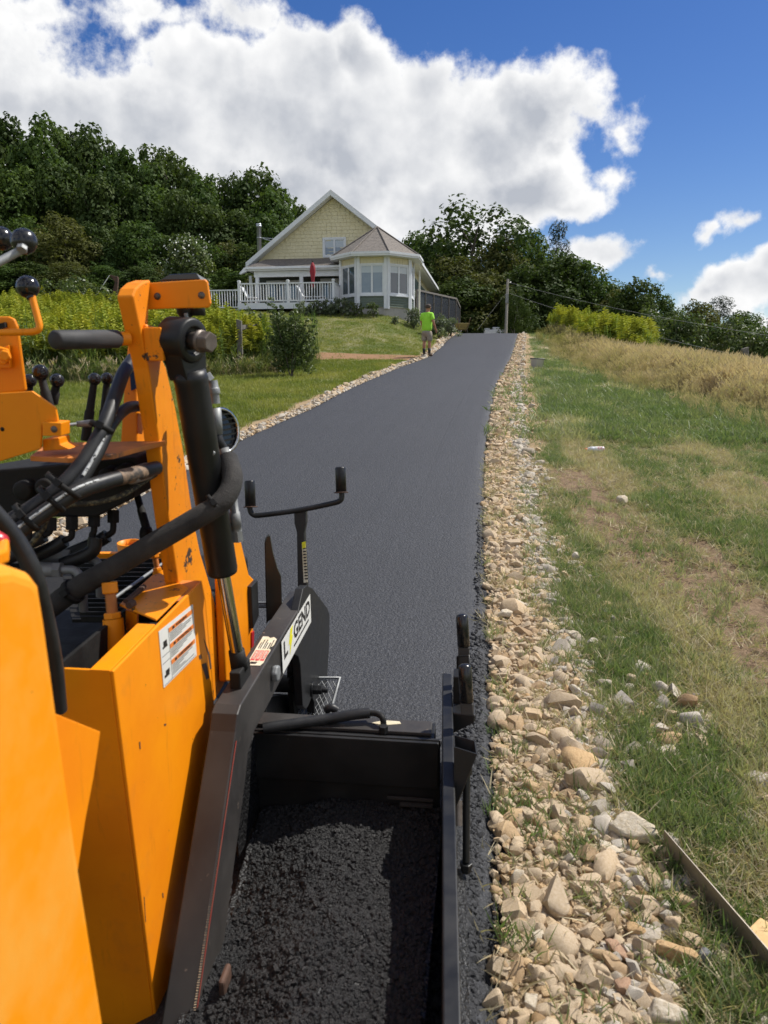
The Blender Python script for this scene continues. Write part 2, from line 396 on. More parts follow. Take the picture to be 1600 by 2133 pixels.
m_label_old = pm('yellowed_sticker', (0.70,0.66,0.52), (0.60,0.52,0.34), 16, 0.45, specks=((30,0.66,0.03,(0.12,0.08,0.05)),))
m_ink = pm('black_print', (0.015,0.013,0.013)); m_ink_o = pm('orange_print', (0.72,0.20,0.03)); m_ink_r = pm('red_print', (0.55,0.06,0.06))
m_ink_y = pm('yellow_print', (0.72,0.66,0.01)); m_ink_w = pm('cream_print', (0.62,0.56,0.44))
m_cord = pm('braided_cord', (0.03,0.028,0.022), (0.16,0.14,0.08), 120, 0.8, bump=((200,0.5,0.002),), lo=0.5, hi=0.6)
m_redpaint = pm('red_stripe', (0.26,0.035,0.025), (0.22,0.07,0.045), 30, 0.5)
m_scuff = pm('scuffed_brown_tape', (0.035,0.028,0.022), (0.20,0.13,0.08), 30, 0.7, lo=0.45, hi=0.6)
m_stripe = pm('printed_hose_stripe', (0.55,0.56,0.55), (0.30,0.31,0.31), 60, 0.5, specks=((90,0.56,0.03,(0.02,0.02,0.02)),))
m_fray = pm('frayed_trim', (0.42,0.32,0.2), (0.25,0.16,0.09), 60, 0.8)
m_lens = pm('dark_lens', (0.02,0.022,0.025), None, 5, 0.08)
m_red = pm('red_plastic', (0.45,0.02,0.03), None, 5, 0.3)
# woven sleeve round the thick hose
def sleeve_mat():
    m, nt, b, out = new_mat('woven_hose_sleeve')
    t = N(nt, 'ShaderNodeTexCoord')
    wv = N(nt, 'ShaderNodeTexVoronoi', feature='F1'); L(nt, t.outputs['Object'], wv.inputs[0]); setin(wv, Scale=420.0)
    nz = noise_tex(nt, t.outputs['Object'], 16, 5, 0.6)
    L(nt, mixc(nt, maprange(nt, nz, 0.3, 0.7), (0.013,0.012,0.0115), (0.042,0.038,0.034)), b.inputs['Base Color']); b.inputs['Roughness'].default_value = 0.85
    b1 = N(nt, 'ShaderNodeBump'); setin(b1, Strength=0.5, Distance=0.002); L(nt, wv.outputs[0], b1.inputs['Height'])
    b2 = N(nt, 'ShaderNodeBump'); setin(b2, Strength=0.5, Distance=0.01); L(nt, nz, b2.inputs['Height']); L(nt, b1.outputs[0], b2.inputs['Normal'])
    L(nt, b2.outputs[0], b.inputs['Normal']); return m
m_sleeve = sleeve_mat()
# asphalt: bitumen-coated aggregate, colour and relief cell by cell
def asphalt_mat(name, scale, c_lo, c_hi, rough, bst, bdist, big=True):
    m, nt, b, out = new_mat(name)
    g = N(nt, 'ShaderNodeNewGeometry'); p = g.outputs['Position']
    v = N(nt, 'ShaderNodeTexVoronoi', feature='F1'); L(nt, p, v.inputs[0]); setin(v, Scale=scale, Randomness=1.0)
    v2 = N(nt, 'ShaderNodeTexVoronoi', feature='F1'); L(nt, p, v2.inputs[0]); setin(v2, Scale=scale*0.42)
    sp = N(nt, 'ShaderNodeSeparateColor'); L(nt, v.outputs['Color'], sp.inputs[0])
    k = mth(nt, 'MULTIPLY', mth(nt, 'POWER', sp.outputs[0], 3.0), maprange(nt, v.outputs['Distance'], 0.0, 0.6, 1.0, 0.2))
    n1 = noise_tex(nt, p, 0.9, 3, 0.5)
    k = mth(nt, 'MULTIPLY', k, maprange(nt, n1, 0.3, 0.7, 0.75, 1.15))
    ln = N(nt, 'ShaderNodeAttribute', attribute_name='lane'); cv = N(nt, 'ShaderNodeSeparateXYZ'); L(nt, p, cv.inputs[0])
    cc = N(nt, 'ShaderNodeCombineXYZ'); L(nt, mth(nt, 'MULTIPLY', ln.outputs['Fac'], 9.0), cc.inputs[0]); L(nt, mth(nt, 'MULTIPLY', cv.outputs[1], 0.12), cc.inputs[1])
    st = noise_tex(nt, cc.outputs[0], 1.0, 5, 0.65); k = mth(nt, 'MULTIPLY', k, maprange(nt, st, 0.3, 0.7, 0.60, 1.40))
    seam = mth(nt, 'COMPARE', ln.outputs['Fac'], 0.52, 0.012) if big else None
    L(nt, mixc(nt, k, c_lo, c_hi), b.inputs['Base Color'])
    L(nt, maprange(nt, sp.outputs[1], 0, 1, rough-0.12, rough+0.12), b.inputs['Roughness'])
    b.inputs['Specular IOR Level'].default_value = 0.5
    h = mth(nt, 'ADD', mth(nt, 'MULTIPLY', v.outputs['Distance'], -0.6), mth(nt, 'MULTIPLY', v2.outputs['Distance'], -0.8))
    h = mth(nt, 'ADD', h, mth(nt, 'MULTIPLY', noise_tex(nt, p, scale*0.5, 4, 0.7), 0.8))
    h = mth(nt, 'ADD', h, mth(nt, 'MULTIPLY', st, 0.5))
    if big: h = mth(nt, 'SUBTRACT', h, mth(nt, 'MULTIPLY', seam, 0.7))
    bp = N(nt, 'ShaderNodeBump'); setin(bp, Strength=bst, Distance=bdist); L(nt, h, bp.inputs['Height']); L(nt, bp.outputs[0], b.inputs['Normal'])
    return m
m_asphalt = asphalt_mat('fresh_asphalt', 150.0, (0.020,0.0212,0.0245), (0.105,0.109,0.121), 0.66, 0.8, 0.006)
m_mix = asphalt_mat('hot_asphalt_mix', 120.0, (0.0045,0.0045,0.005), (0.012,0.012,0.0135), 0.5, 0.9, 0.008, big=False)
m_edge_crumb = pm('loose_asphalt_crumb', (0.016,0.0165,0.018), (0.045,0.046,0.05), 60, 0.5, 0.7, bump=((220,0.6,0.003),))
m_crumb = pm('asphalt_crumb', (0.0045,0.0045,0.005), (0.010,0.010,0.011), 60, 0.30, 0.6, bump=((220,0.6,0.003),))
# stone
STN = ((0.62,0.50,0.38),(1.0,0.78,0.52),(0.95,0.92,0.88),(0.85,0.66,0.45),(1.0,0.96,0.9),(0.72,0.68,0.64))
m_stone = pm('fieldstone', (0.54,0.455,0.345), (0.43,0.34,0.235), 9, 0.85, bump=((45,0.45,0.006),(12,0.3,0.01)), rnd=((0.70,0.54,0.38),(1.0,0.80,0.53),(0.98,0.95,0.9),(0.92,0.74,0.5),(0.80,0.78,0.76),(1.0,0.9,0.72)), specks=((30,0.64,0.1,(0.34,0.24,0.14)),))
m_stone_tan = pm('tan_gravel', (0.53,0.43,0.305), (0.43,0.33,0.21), 9, 0.85, bump=((45,0.45,0.006),), rnd=((0.70,0.60,0.5),(1.0,0.88,0.70),(1.0,0.98,0.96),(0.95,0.80,0.60),(1.05,1.02,0.98),(0.82,0.80,0.78)))
m_stone_grey = pm('pale_gravel', (0.52,0.475,0.41), (0.40,0.36,0.30), 9, 0.85, bump=((45,0.45,0.006),), rnd=((0.7,0.64,0.56),(1.0,0.97,0.92),(1.0,0.9,0.75),(0.85,0.84,0.82)))
m_stone_dark = pm('dark_slate_stone', (0.15,0.145,0.15), (0.24,0.235,0.24), 8, 0.5, 0.7, bump=((30,0.5,0.006),))
m_stone_brown = pm('brown_stone', (0.30,0.17,0.10), (0.42,0.27,0.17), 10, 0.8, bump=((40,0.4,0.005),))
m_stone_pale = pm('pale_limestone', (0.60,0.53,0.42), (0.47,0.385,0.26), 7, 0.85, bump=((38,0.5,0.006),(8,0.3,0.015)), specks=((20,0.62,0.1,(0.37,0.26,0.15)),))
# house and yard
m_white = pm('white_trim_paint', (0.74,0.76,0.78), (0.68,0.70,0.72), 4, 0.5)
m_yellow = pm('yellow_shingle_paint', (0.73,0.66,0.44), (0.68,0.61,0.39), 3, 0.65, bump=((30,0.2,0.01),))
m_greens = pm('green_clapboard_paint', (0.125,0.160,0.120), (0.105,0.135,0.10), 3, 0.6)
m_roof = pm('asphalt_shingle', (0.22,0.195,0.17), (0.145,0.128,0.113), 9, 0.9, bump=((60,0.4,0.01),), specks=((25,0.6,0.08,(0.24,0.215,0.19)),))
m_concrete = pm('foundation_concrete', (0.42,0.40,0.37), (0.34,0.325,0.30), 5, 0.85, bump=((30,0.2,0.005),))
m_glass = glass_mat('window_glass', (0.06,0.08,0.10)); m_glass_blind = pm('glass_over_drawn_shade', (0.30,0.32,0.33), (0.24,0.26,0.275), 2, 0.08, spec=1.0, coat=0.5)
m_blind = pm('window_shade', (0.50,0.54,0.56), None, 3, 0.25, coat=0.6)
def screen_mat():
    m, nt, b, out = new_mat('dark_insect_screen'); b.inputs['Base Color'].default_value = (0.03,0.034,0.042,1); b.inputs['Roughness'].default_value = 0.5
    t = N(nt, 'ShaderNodeBsdfTransparent'); mx = N(nt, 'ShaderNodeMixShader'); mx.inputs[0].default_value = 0.62
    L(nt, t.outputs[0], mx.inputs[1]); L(nt, b.outputs[0], mx.inputs[2]); L(nt, mx.outputs[0], out.inputs[0]); return m
m_screen = screen_mat()
m_oldwood = pm('grey_weathered_wood', (0.19,0.175,0.155), (0.11,0.10,0.09), 12, 0.85, bump=((40,0.4,0.01),))
m_timber = pm('brown_timber', (0.22,0.155,0.10), (0.15,0.105,0.07), 8, 0.8)
m_darkwall = pm('dark_green_porch_wall_paint', (0.07,0.08,0.068), (0.055,0.065,0.055), 3, 0.7)  # dark green is the porch back wall's own colour
m_flue = pm('galvanised_flue', (0.50,0.53,0.56), (0.40,0.43,0.46), 6, 0.35, metal=0.6)
m_redcloth = pm('red_canvas', (0.30,0.02,0.03), (0.22,0.015,0.025), 5, 0.8)
m_pole = pm('weathered_pole_wood', (0.40,0.37,0.33), (0.29,0.265,0.235), 8, 0.85, bump=((30,0.3,0.01),))
m_wire = pm('wire', (0.24,0.24,0.23), None, 5, 0.5)
m_rust = pm('rusty_iron', (0.10,0.05,0.03), (0.045,0.025,0.018), 10, 0.8)
m_whitemetal = pm('white_enamel', (0.72,0.72,0.70), (0.62,0.62,0.6), 4, 0.35)
m_bark = pm('bark', (0.085,0.07,0.055), (0.14,0.12,0.10), 14, 0.9, bump=((20,0.6,0.02),))
m_bark_pale = pm('pale_bark', (0.26,0.245,0.22), (0.17,0.155,0.135), 10, 0.85, bump=((20,0.4,0.02),))
m_mulch = pm('wood_mulch', (0.34,0.215,0.12), (0.22,0.13,0.07), 22, 0.9, bump=((30,0.8,0.02),))
# people
m_neon = pm('lime_shirt_cloth', (0.33,0.74,0.045), (0.29,0.66,0.04), 6, 0.8, bump=((9,0.5,0.02),))
m_khaki = pm('khaki_shorts_cloth', (0.30,0.265,0.215), (0.245,0.215,0.17), 8, 0.85, bump=((12,0.4,0.015),))
m_skin = pm('skin', (0.36,0.17,0.10), (0.31,0.14,0.085), 12, 0.5)
m_hair = pm('short_brown_hair', (0.045,0.03,0.022), (0.065,0.045,0.033), 40, 0.8)
m_boot = pm('brown_boot_leather', (0.11,0.07,0.04), None, 20, 0.7); m_sock = pm('black_sock', (0.012,0.012,0.013))
# foliage
m_grass = leaf_mat('grass_blade', (0.132,0.195,0.070), (0.46,0.42,0.27), 0.35, 0.5, spec=0.35)
m_lawn = leaf_mat('lawn_blade', (0.170,0.210,0.040), (0.36,0.34,0.10), 0.35, 0.5, spec=0.35)
m_straw = leaf_mat('dead_grass_blade', (0.54,0.47,0.31), (0.34,0.28,0.17), 0.25, 0.6, spec=0.3)
m_tall = leaf_mat('tall_dry_grass', (0.52,0.41,0.295), (0.20,0.20,0.065), 0.3, 0.6)
m_golden_leaf = leaf_mat('goldenrod_leaf', (0.085,0.155,0.040), (0.165,0.215,0.065), 0.4, 0.5)
m_golden = leaf_mat('goldenrod_flower', (0.46,0.43,0.04), (0.24,0.31,0.04), 0.3, 0.7, tw=1.0)
m_weed = leaf_mat('weed_leaf', (0.10,0.155,0.04), (0.19,0.20,0.08), 0.35, 0.5)
m_oakleaf = leaf_mat('dark_tree_leaf', (0.034,0.060,0.017), (0.075,0.105,0.028), 0.28, 0.65, attr='GEOMETRY', spec=0.12)
m_greenleaf = leaf_mat('green_tree_leaf', (0.043,0.080,0.020), (0.090,0.135,0.034), 0.30, 0.65, attr='GEOMETRY', spec=0.12)
m_oliveleaf = leaf_mat('olive_tree_leaf', (0.062,0.074,0.022), (0.12,0.125,0.038), 0.30, 0.65, attr='GEOMETRY', spec=0.12)
m_pineleaf = leaf_mat('pine_needle', (0.020,0.036,0.017), (0.036,0.056,0.028), 0.12, 0.6, attr='GEOMETRY')
m_greyleaf = leaf_mat('grey_green_leaf', (0.085,0.115,0.065), (0.17,0.20,0.12), 0.3, 0.5, attr='GEOMETRY')
m_shrubleaf = leaf_mat('shrub_leaf', (0.050,0.085,0.022), (0.13,0.16,0.06), 0.32, 0.45, attr='GEOMETRY')
m_blossom = pm('white_blossom', (0.75,0.76,0.70), None, 5, 0.7)
# ------------------------------------------------------------------ terrain
_k = np.array([(-400,-8),(-40,-3.2),(-6,-.55),(0,0),(5.6,.512),(9.4,.862),(15,1.36),(20,1.74),(27.5,2.285),(34,2.95),(39,3.61),(42,3.885),(45.5,4.0),(49,3.75),(54,3.2),(60,2.95),(80,2.6),(140,2.0),(600,0)], float)
_ty = np.arange(-400, 600, 0.25); _tz = np.interp(_ty, _k[:,0], _k[:,1])
_ker = np.hanning(13); _ker /= _ker.sum(); _tz = np.convolve(np.pad(_tz, 6, mode='edge'), _ker, 'valid')
def zr(y): return np.interp(y, _ty, _tz)
def onroad(px, py):
    """where a ray meets the drive profile"""
    d = raydir(px, py); ts = np.concatenate([np.arange(0.8, 12, 0.02), np.arange(12, 90, 0.05)])
    zz = CAM.z + d.z*ts - zr(d.y*ts); i = int(np.argmax(zz <= 0)); t = ts[i]
    return d.x*t, d.y*t
RIGHT = [onroad(*p) for p in [(998,2100),(1008,1750),(1009,1600),(1006,1420),(1003,1300),(1001,1200),(1000,1100),(1003,1000),(1008,930),(1017,870),(1030,810),(1047,775),(1063,745)]]
LEFT = [onroad(*p) for p in [(160,1110),(330,1016),(500,920),(650,853),(760,797),(850,760),(898,742)]]
def _fin(lst, near, extra): 
    a = sorted(near + lst + extra, key=lambda q: q[1]); return np.array([q[1] for q in a]), np.array([q[0] for q in a])
_rx = RIGHT[0]
_ry_, _rx_ = _fin(RIGHT, [(RIGHT[0][0]-0.125*10, RIGHT[0][1]-10)], [])
_ly_, _lx_ = _fin(LEFT, [(LEFT[0][0]-0.125*10, LEFT[0][1]-10)], [])
# on to the crest and past it
pR = atY(1080, 695, 42.0); pL = atY(958, 695, 42.0)
_ry_ = np.append(_ry_, [36.5, 42, 46, 60]); _rx_ = np.append(_rx_, [atY(1074, 716, 36.5).x, pR.x, pR.x+0.4, pR.x-1.5])
_ly_ = np.append(_ly_, [36.5, 42, 46, 60]); _lx_ = np.append(_lx_, [atY(932, 716, 36.5).x, pL.x, pL.x+0.4, pL.x-1.5])
def xR(y): return np.interp(y, _ry_, _rx_)
def xL(y): return np.interp(y, _ly_, _lx_)
def terrain(x, y):
    x = np.asarray(x, float); y = np.asarray(y, float)
    z = zr(y)
    ul = xL(y) - x; ur = x - xR(y)
    # left: lawn mound up to the house, wooded rise behind
    ramp = sstep(26, 40.5, y)*1.05*sstep(0.2, 4.0, ul)*(1-0.35*sstep(43,60,y))
    z = z + ramp + 0.6*sstep(3, 14, ul)*sstep(20, 34, y)*0.25
    hill = 5.0*sstep(44, 90, y)*sstep(-2, 40, -x) + 3.0*sstep(6, 45, ul)*sstep(25, 60, y)
    z = z + hill
    # right: bank falls away
    g = np.interp(y, [0, 10, 16, 25, 40, 60], [0.02, 0.03, 0.06, 0.13, 0.20, 0.14])
    w = np.maximum(ur-1.0, 0); w = w - 0.5*(1-np.exp(-w))
    z = z - g*np.minimum(w, 40)
    # behind the crest the far side falls off gently
    off = (ul > 0) | (ur > 0)
    edge = np.where(ur > 0, ur, np.where(ul > 0, ul, 0))
    bump = (fbm(x*1.3, y*1.3, 3, 4)-0.5)*0.05*sstep(0.1, 0.8, edge) + (fbm(x*0.35, y*0.35, 9, 3)-0.5)*0.16*sstep(0.5, 3, edge)
    z = z + bump
    # wheel rut on the right verge
    return z
def ground(px, py, ymax=120):
    d = raydir(px, py); ts = np.concatenate([np.arange(1.0, 14, 0.01), np.arange(14, ymax, 0.04)])
    zz = CAM.z + d.z*ts - terrain(d.x*ts, d.y*ts); i = int(np.argmax(zz <= 0)); t = ts[i]
    return Vector((d.x*t, d.y*t, CAM.z + d.z*t))
def gz(x, y): return float(terrain(x, y))
def project(P):
    q = Vector(P)-CAM; f = Vector((0,cos(PITCH),-sin(PITCH))); u = Vector((0,sin(PITCH),cos(PITCH)))
    d = q.dot(f); return 800+1603*q.x/d, 1066.5-1603*q.dot(u)/d, d
# zones of the verge: how stony, how dry, how bare
def z_stone(x, y):
    ur = x - xR(y); ul = xL(y) - x
    wR = np.interp(y, [0, 2.6, 4, 6, 9, 16, 30, 42], [0.42, 0.40, 0.36, 0.42, 0.60, 0.72, 0.6, 0.5]) + (vnoise(x*0+3.1, y*0.9, 5)-0.5)*0.25
    wL = np.interp(y, [0, 5, 10, 25, 42], [0.30, 0.24, 0.24, 0.32, 0.4]) + (vnoise(x*0+7.7, y*0.7, 6)-0.5)*0.25
    r = (1-sstep(0, 0.25, ur-wR))*(ur > -0.3); l = (1-sstep(0, 0.2, ul-wL))*(ul > -0.3)
    return np.maximum(r, l)
def _poly(pix): return [tuple(ground(*p).xy) for p in pix]
def near_line(x, y, poly, hw):
    """1 on the line, fading over its half width hw"""
    d = np.full(np.shape(x), 1e9)
    for (ax, ay), (bx_, by_) in zip(poly[:-1], poly[1:]):
        dx, dy = bx_-ax, by_-ay; t = np.clip(((x-ax)*dx+(y-ay)*dy)/(dx*dx+dy*dy+1e-9), 0, 1); d = np.minimum(d, np.hypot(x-ax-t*dx, y-ay-t*dy))
    return np.exp(-(d/hw)**2)
T_BARE = [(_poly([(1190,985),(1250,1070),(1330,1140),(1440,1215),(1560,1330),(1660,1430)]),0.30),(_poly([(1440,1130),(1540,1225),(1650,1330)]),0.15),(_poly([(1560,990),(1650,1040)]),0.12)]
T_TAN = [(_poly([(1165,900),(1215,945),(1255,1010)]),0.30),(_poly([(1200,815),(1320,878),(1430,905),(1540,975),(1650,1050)]),0.34),(_poly([(1300,1200),(1400,1330),(1450,1430),(1530,1540),(1600,1700),(1660,1850)]),0.24),(_poly([(1130,1420),(1170,1540),(1230,1650)]),0.10)]
T_GREEN = [(_poly([(1095,1030),(1150,1130),(1215,1220),(1300,1330),(1370,1460),(1440,1600),(1480,1720)]),0.17),(_poly([(1250,925),(1350,990),(1450,1060),(1560,1130),(1660,1200)]),0.26),(_poly([(1130,775),(1330,852),(1450,900),(1600,955),(1700,1000)]),0.55),(_poly([(1470,1880),(1560,2050),(1640,2150)]),0.12)]
def z_bare(x, y):
    """bare soil of the worn tracks on the right verge"""
    x = np.asarray(x, float); y = np.asarray(y, float); a = np.zeros(np.shape(x))
    for pl_, hw in T_BARE: a = np.maximum(a, near_line(x, y, pl_, hw))
    n = fbm(x*2.4, y*1.7, 21, 4)
    return np.clip(1.25*a*sstep(0.22, 0.44, n+0.22*a), 0, 1)
def z_dry(x, y):
    x = np.asarray(x, float); y = np.asarray(y, float)
    ur = x - xR(y); ul = xL(y)-x
    n = fbm(x*1.6, y*1.0, 33, 5); tn = np.zeros(np.shape(x)); gr = np.zeros(np.shape(x))
    for pl_, hw in T_TAN: tn = np.maximum(tn, near_line(x, y, pl_, hw))
    for pl_, hw in T_GREEN: gr = np.maximum(gr, near_line(x, y, pl_, hw))
    d = sstep(0.45, 0.70, n + 0.30*tn + 0.30*z_bare(x, y) - 0.26*gr)
    dl = 0.45*sstep(0.35, 0.65, n)
    return np.where(ur > 0, d, np.where(ul > 0, dl, 0.4))
def z_mulch(x, y):
    return np.exp(-np.maximum(np.abs(y-(27.3+0.10*(x-xL(y)+2)**2*0.02 + (vnoise(x*0.6, x*0, 8)-0.5)*0.5))-1.15, 0)**2/0.03)*sstep(-0.2, 0.2, xL(y)-x)*(1-sstep(6.6, 8.2, xL(y)-x))
def axis(segs):
    out = []
    for a, b, st in segs: out += list(np.arange(a, b, st))
    return np.array(out+[segs[-1][1]])
gx = axis([(-420,-120,30),(-120,-40,8),(-40,-14,1.6),(-14,-4,0.5),(-4,-1.2,0.2),(-1.2,4.2,0.06),(4.2,9,0.2),(9,20,0.6),(20,60,2.5),(60,420,30)])
gy = axis([(-60,-8,6),(-8,0.4,0.6),(0.4,7,0.06),(7,14,0.14),(14,48,0.4),(48,100,2.5),(100,600,25)])
X, Y = np.meshgrid(gx, gy); Z = terrain(X, Y)
# sink the ground a little under the mat
ins = np.minimum(X-xL(Y), xR(Y)-X); Z = np.where((ins > 0.12) & (Y < 62), Z-0.10, Z-0.045*((ins>-0.05)&(Y<62)))
bare = z_bare(X, Y); Z = Z - 0.035*bare*fbm(X*6, Y*6, 77, 3)
me = bpy.data.meshes.new('ground'); nx, ny = len(gx), len(gy)
vs = np.stack([X, Y, Z], -1).reshape(-1, 3)
ii = np.arange((ny-1)*nx).reshape(ny-1, nx)[:, :-1].ravel()
fs = np.stack([ii, ii+1, ii+nx+1, ii+nx], 1)
me.from_pydata(vs.tolist(), [], fs.tolist()); me.polygons.foreach_set('use_smooth', [True]*len(fs))
ca = me.attributes.new('zone', 'FLOAT_COLOR', 'POINT')
zc = np.stack([z_stone(X,Y), np.clip(bare,0,1), z_dry(X,Y), z_mulch(X,Y)], -1).reshape(-1,4)
ca.data.foreach_set('color', zc.astype(np.float32).ravel())
def ground_mat():
    m, nt, b, out = new_mat('turf_and_soil')
    a = N(nt, 'ShaderNodeAttribute', attribute_name='zone'); sp = N(nt, 'ShaderNodeSeparateColor'); L(nt, a.outputs['Color'], sp.inputs[0])
    g = N(nt, 'ShaderNodeNewGeometry'); p = g.outputs['Position']
    n1 = noise_tex(nt, p, 2.2, 6, 0.6); n2 = noise_tex(nt, p, 26, 6, 0.7); n3 = noise_tex(nt, p, 90, 3, 0.6)
    turf = mixc(nt, maprange(nt, n1, 0.35, 0.65), (0.085,0.115,0.030), (0.13,0.14,0.045))
    turf = mixc(nt, maprange(nt, n2, 0.45, 0.75), turf, (0.060,0.070,0.022))
    dry = mixc(nt, maprange(nt, n2, 0.35, 0.7), (0.40,0.34,0.22), (0.23,0.19,0.115))
    soil = mixc(nt, maprange(nt, n2, 0.3, 0.7), (0.29,0.205,0.13), (0.14,0.095,0.058))
    sand = mixc(nt, maprange(nt, n3, 0.3, 0.7), (0.40,0.295,0.175), (0.26,0.185,0.11))
    mul = mixc(nt, maprange(nt, n2, 0.35, 0.65), (0.36,0.22,0.12), (0.17,0.095,0.05))
    c = mixc(nt, maprange(nt, mth(nt, 'ADD', sp.outputs[2], mth(nt, 'MULTIPLY', mth(nt, 'SUBTRACT', n2, 0.5), 0.8)), 0.25, 0.85), turf, dry)
    c = mixc(nt, maprange(nt, mth(nt, 'ADD', sp.outputs[1], mth(nt, 'MULTIPLY', mth(nt, 'SUBTRACT', n2, 0.5), 0.7)), 0.3, 0.7), c, soil)
    c = mixc(nt, maprange(nt, mth(nt, 'ADD', sp.outputs[0], mth(nt, 'MULTIPLY', mth(nt, 'SUBTRACT', n2, 0.5), 0.5)), 0.3, 0.7), c, sand)
    c = mixc(nt, maprange(nt, a.outputs['Alpha'], 0.3, 0.6), c, mul)
    L(nt, c, b.inputs['Base Color']); b.inputs['Roughness'].default_value = 0.95; b.inputs['Specular IOR Level'].default_value = 0.15
    bp = N(nt, 'ShaderNodeBump'); setin(bp, Strength=0.9, Distance=0.025); L(nt, n2, bp.inputs['Height'])
    bp2 = N(nt, 'ShaderNodeBump'); setin(bp2, Strength=0.6, Distance=0.008); L(nt, n3, bp2.inputs['Height']); L(nt, bp.outputs[0], bp2.inputs['Normal'])
    L(nt, bp2.outputs[0], b.inputs['Normal']); return m
me.materials.append(ground_mat())
go = bpy.data.objects.new('ground', me); COL.objects.link(go); tag(go, 'grassy hillside with worn tracks beside the new drive', kind='structure')

# the fresh mat: a slab with a ragged, rolled-off edge
ys = axis([(-3,0.6,0.4),(0.6,8,0.03),(8,16,0.1),(16,60,0.4)])
prof = [(0,-0.10),(0.0,-0.035),(0.018,0.0),(0.05,0.018),(0.13,0.026)]
rows = []
for y in ys:
    l, r = float(xL(y)), float(xR(y)); z0 = float(zr(y))
    jl = (vnoise(1.3, y*9, 2)-0.5)*0.02+(vnoise(4.3, y*30, 2)-0.5)*0.02; jr = (vnoise(8.3, y*9, 4)-0.5)*0.022+(vnoise(2.1, y*34, 4)-0.5)*0.03
    w = r-l; ts = np.linspace(0, 1, 25)[1:-1]
    left = [(l+jl-0.03+a, z0+b) for a, b in prof]; right = [(r+jr+0.03-a, z0+b) for a, b in prof[::-1]]
    mid = [(l+0.16+(w-0.32)*t, z0+0.028+0.012*(1-(2*t-1)**2)+0.004*math.sin(7*t+0.2*y)*vnoise(t*5, y*0.4, 9)) for t in ts]
    # the lap joint left by the second pass
    rows.append([(x, y, z-0.16*float(sstep(0.80,0.86,r-x)*(1-sstep(2.25,2.35,y)))) for x, z in left+mid+right])
A = np.array(rows); nr, nc = A.shape[:2]
ii = np.arange((nr-1)*nc).reshape(nr-1, nc)[:, :-1].ravel()
me = bpy.data.meshes.new('driveway'); me.from_pydata(A.reshape(-1,3).tolist(), [], np.stack([ii, ii+1, ii+nc+1, ii+nc], 1).tolist())
me.polygons.foreach_set('use_smooth', [True]*len(me.polygons)); me.materials.append(m_asphalt)
lane = np.array([[float(xR(r_[0][1]))-p_[0] for p_ in r_] for r_ in rows]); at = me.attributes.new('lane','FLOAT','POINT'); at.data.foreach_set('value', lane.astype(np.float32).ravel())
dr = bpy.data.objects.new('driveway', me); COL.objects.link(dr); tag(dr, 'freshly paved black asphalt driveway curving uphill', kind='structure')
# ------------------------------------------------------------------ the paver
PV = thing('asphalt_paver', M(-0.9, 2.0, 0.0), 'orange and black asphalt paving machine with hoses, standing on the new drive', 'paving machine')
TH = lambda v, t: Vector(v).normalized()*t
def hexbolt(mb, p, ax, r, length):
    ax = Vector(ax).normalized(); a = ax.orthogonal().normalized(); b = ax.cross(a); p = Vector(p)
    for t0, t1, rr in ((0, length, r),):
        ring = [p+(a*cos(pi*k/3)+b*sin(pi*k/3))*r for k in range(6)]
        mb.prism(ring, ax*length)
    return mb
def hose(name, pts, r, mat=m_rubber, k=6, n=12, parent=PV, label=None):
    return obj(name, MB().tube(smooth_path(pts, k), r, n), mat, parent, label=label)
def zip_tie(parent, c, ax, r, w=0.006):
    mb = MB(); ax = Vector(ax).normalized()
    mb.lathe(Vector(c)-ax*w, ax, [(0, r*0.98), (0, r+0.003), (2*w, r+0.003), (2*w, r*0.98)], 20)
    a = (V(0.3,-1,0.5) - ax*ax.dot(V(0.3,-1,0.5))).normalized()
    mb.box(Vector(c)+a*(r+0.006), ax*w*1.2, a*0.006, ax.cross(a)*0.008)
    return obj('cable_tie', mb, m_dark, parent)

# --- side panel carrying the warning sticker (plane r = -0.80)
RP = -0.745
t = 0.008
mb = MB()
mb.prism([pr(236,1398,RP), pr(420,1210,RP), pr(428,1254,RP), pr(446,1462,RP), pr(468,1900,RP), pr(480,2300,RP), pr(348,2300,RP)], -RX*t)
panel = obj('side_panel', mb, m_orange, PV, bevel=0.003)
c0 = pr(236,1398,RP); c1 = pr(348,2300,RP)
mb = MB().prism([c0-RX*t, c0-RX*0.145, c1-RX*0.145, c1-RX*t], FX*t)
obj('front_panel', mb, m_orange, PV, bevel=0.002)
# top flange, and the inner wall that closes the well behind it
q = pr(330,1301,RP)
mb = MB().prism([c0-RX*t+UX*0.001, q-RX*t+UX*0.001, q-RX*0.052+UX*0.001, c0-RX*0.052+UX*0.001], -UX*0.006)
obj('panel_flange', mb, m_orange, PV, bevel=0.001)
e = pr(420,1210,RP)
mb = MB().prism([pr(380,1252,RP)-RX*t, e-RX*t, e-RX*0.07, pr(380,1252,RP)-RX*0.07], -UX*0.006)
obj('panel_flange', mb, m_orange_dusty, PV)
mb = MB().mbox(-1.9, -0.96, 1.55, 2.25, 0.2, 0.62)
obj('engine_bay_floor', mb, m_dark, PV)
mb = MB().prism([c0-RX*0.15-UX*0.02+FX*0.02, c0-RX*0.15-UX*0.7+FX*0.02, e-RX*0.16-UX*0.5, e-RX*0.16-UX*0.04], -RX*0.01)
obj('inner_wall', mb, m_dark, PV)
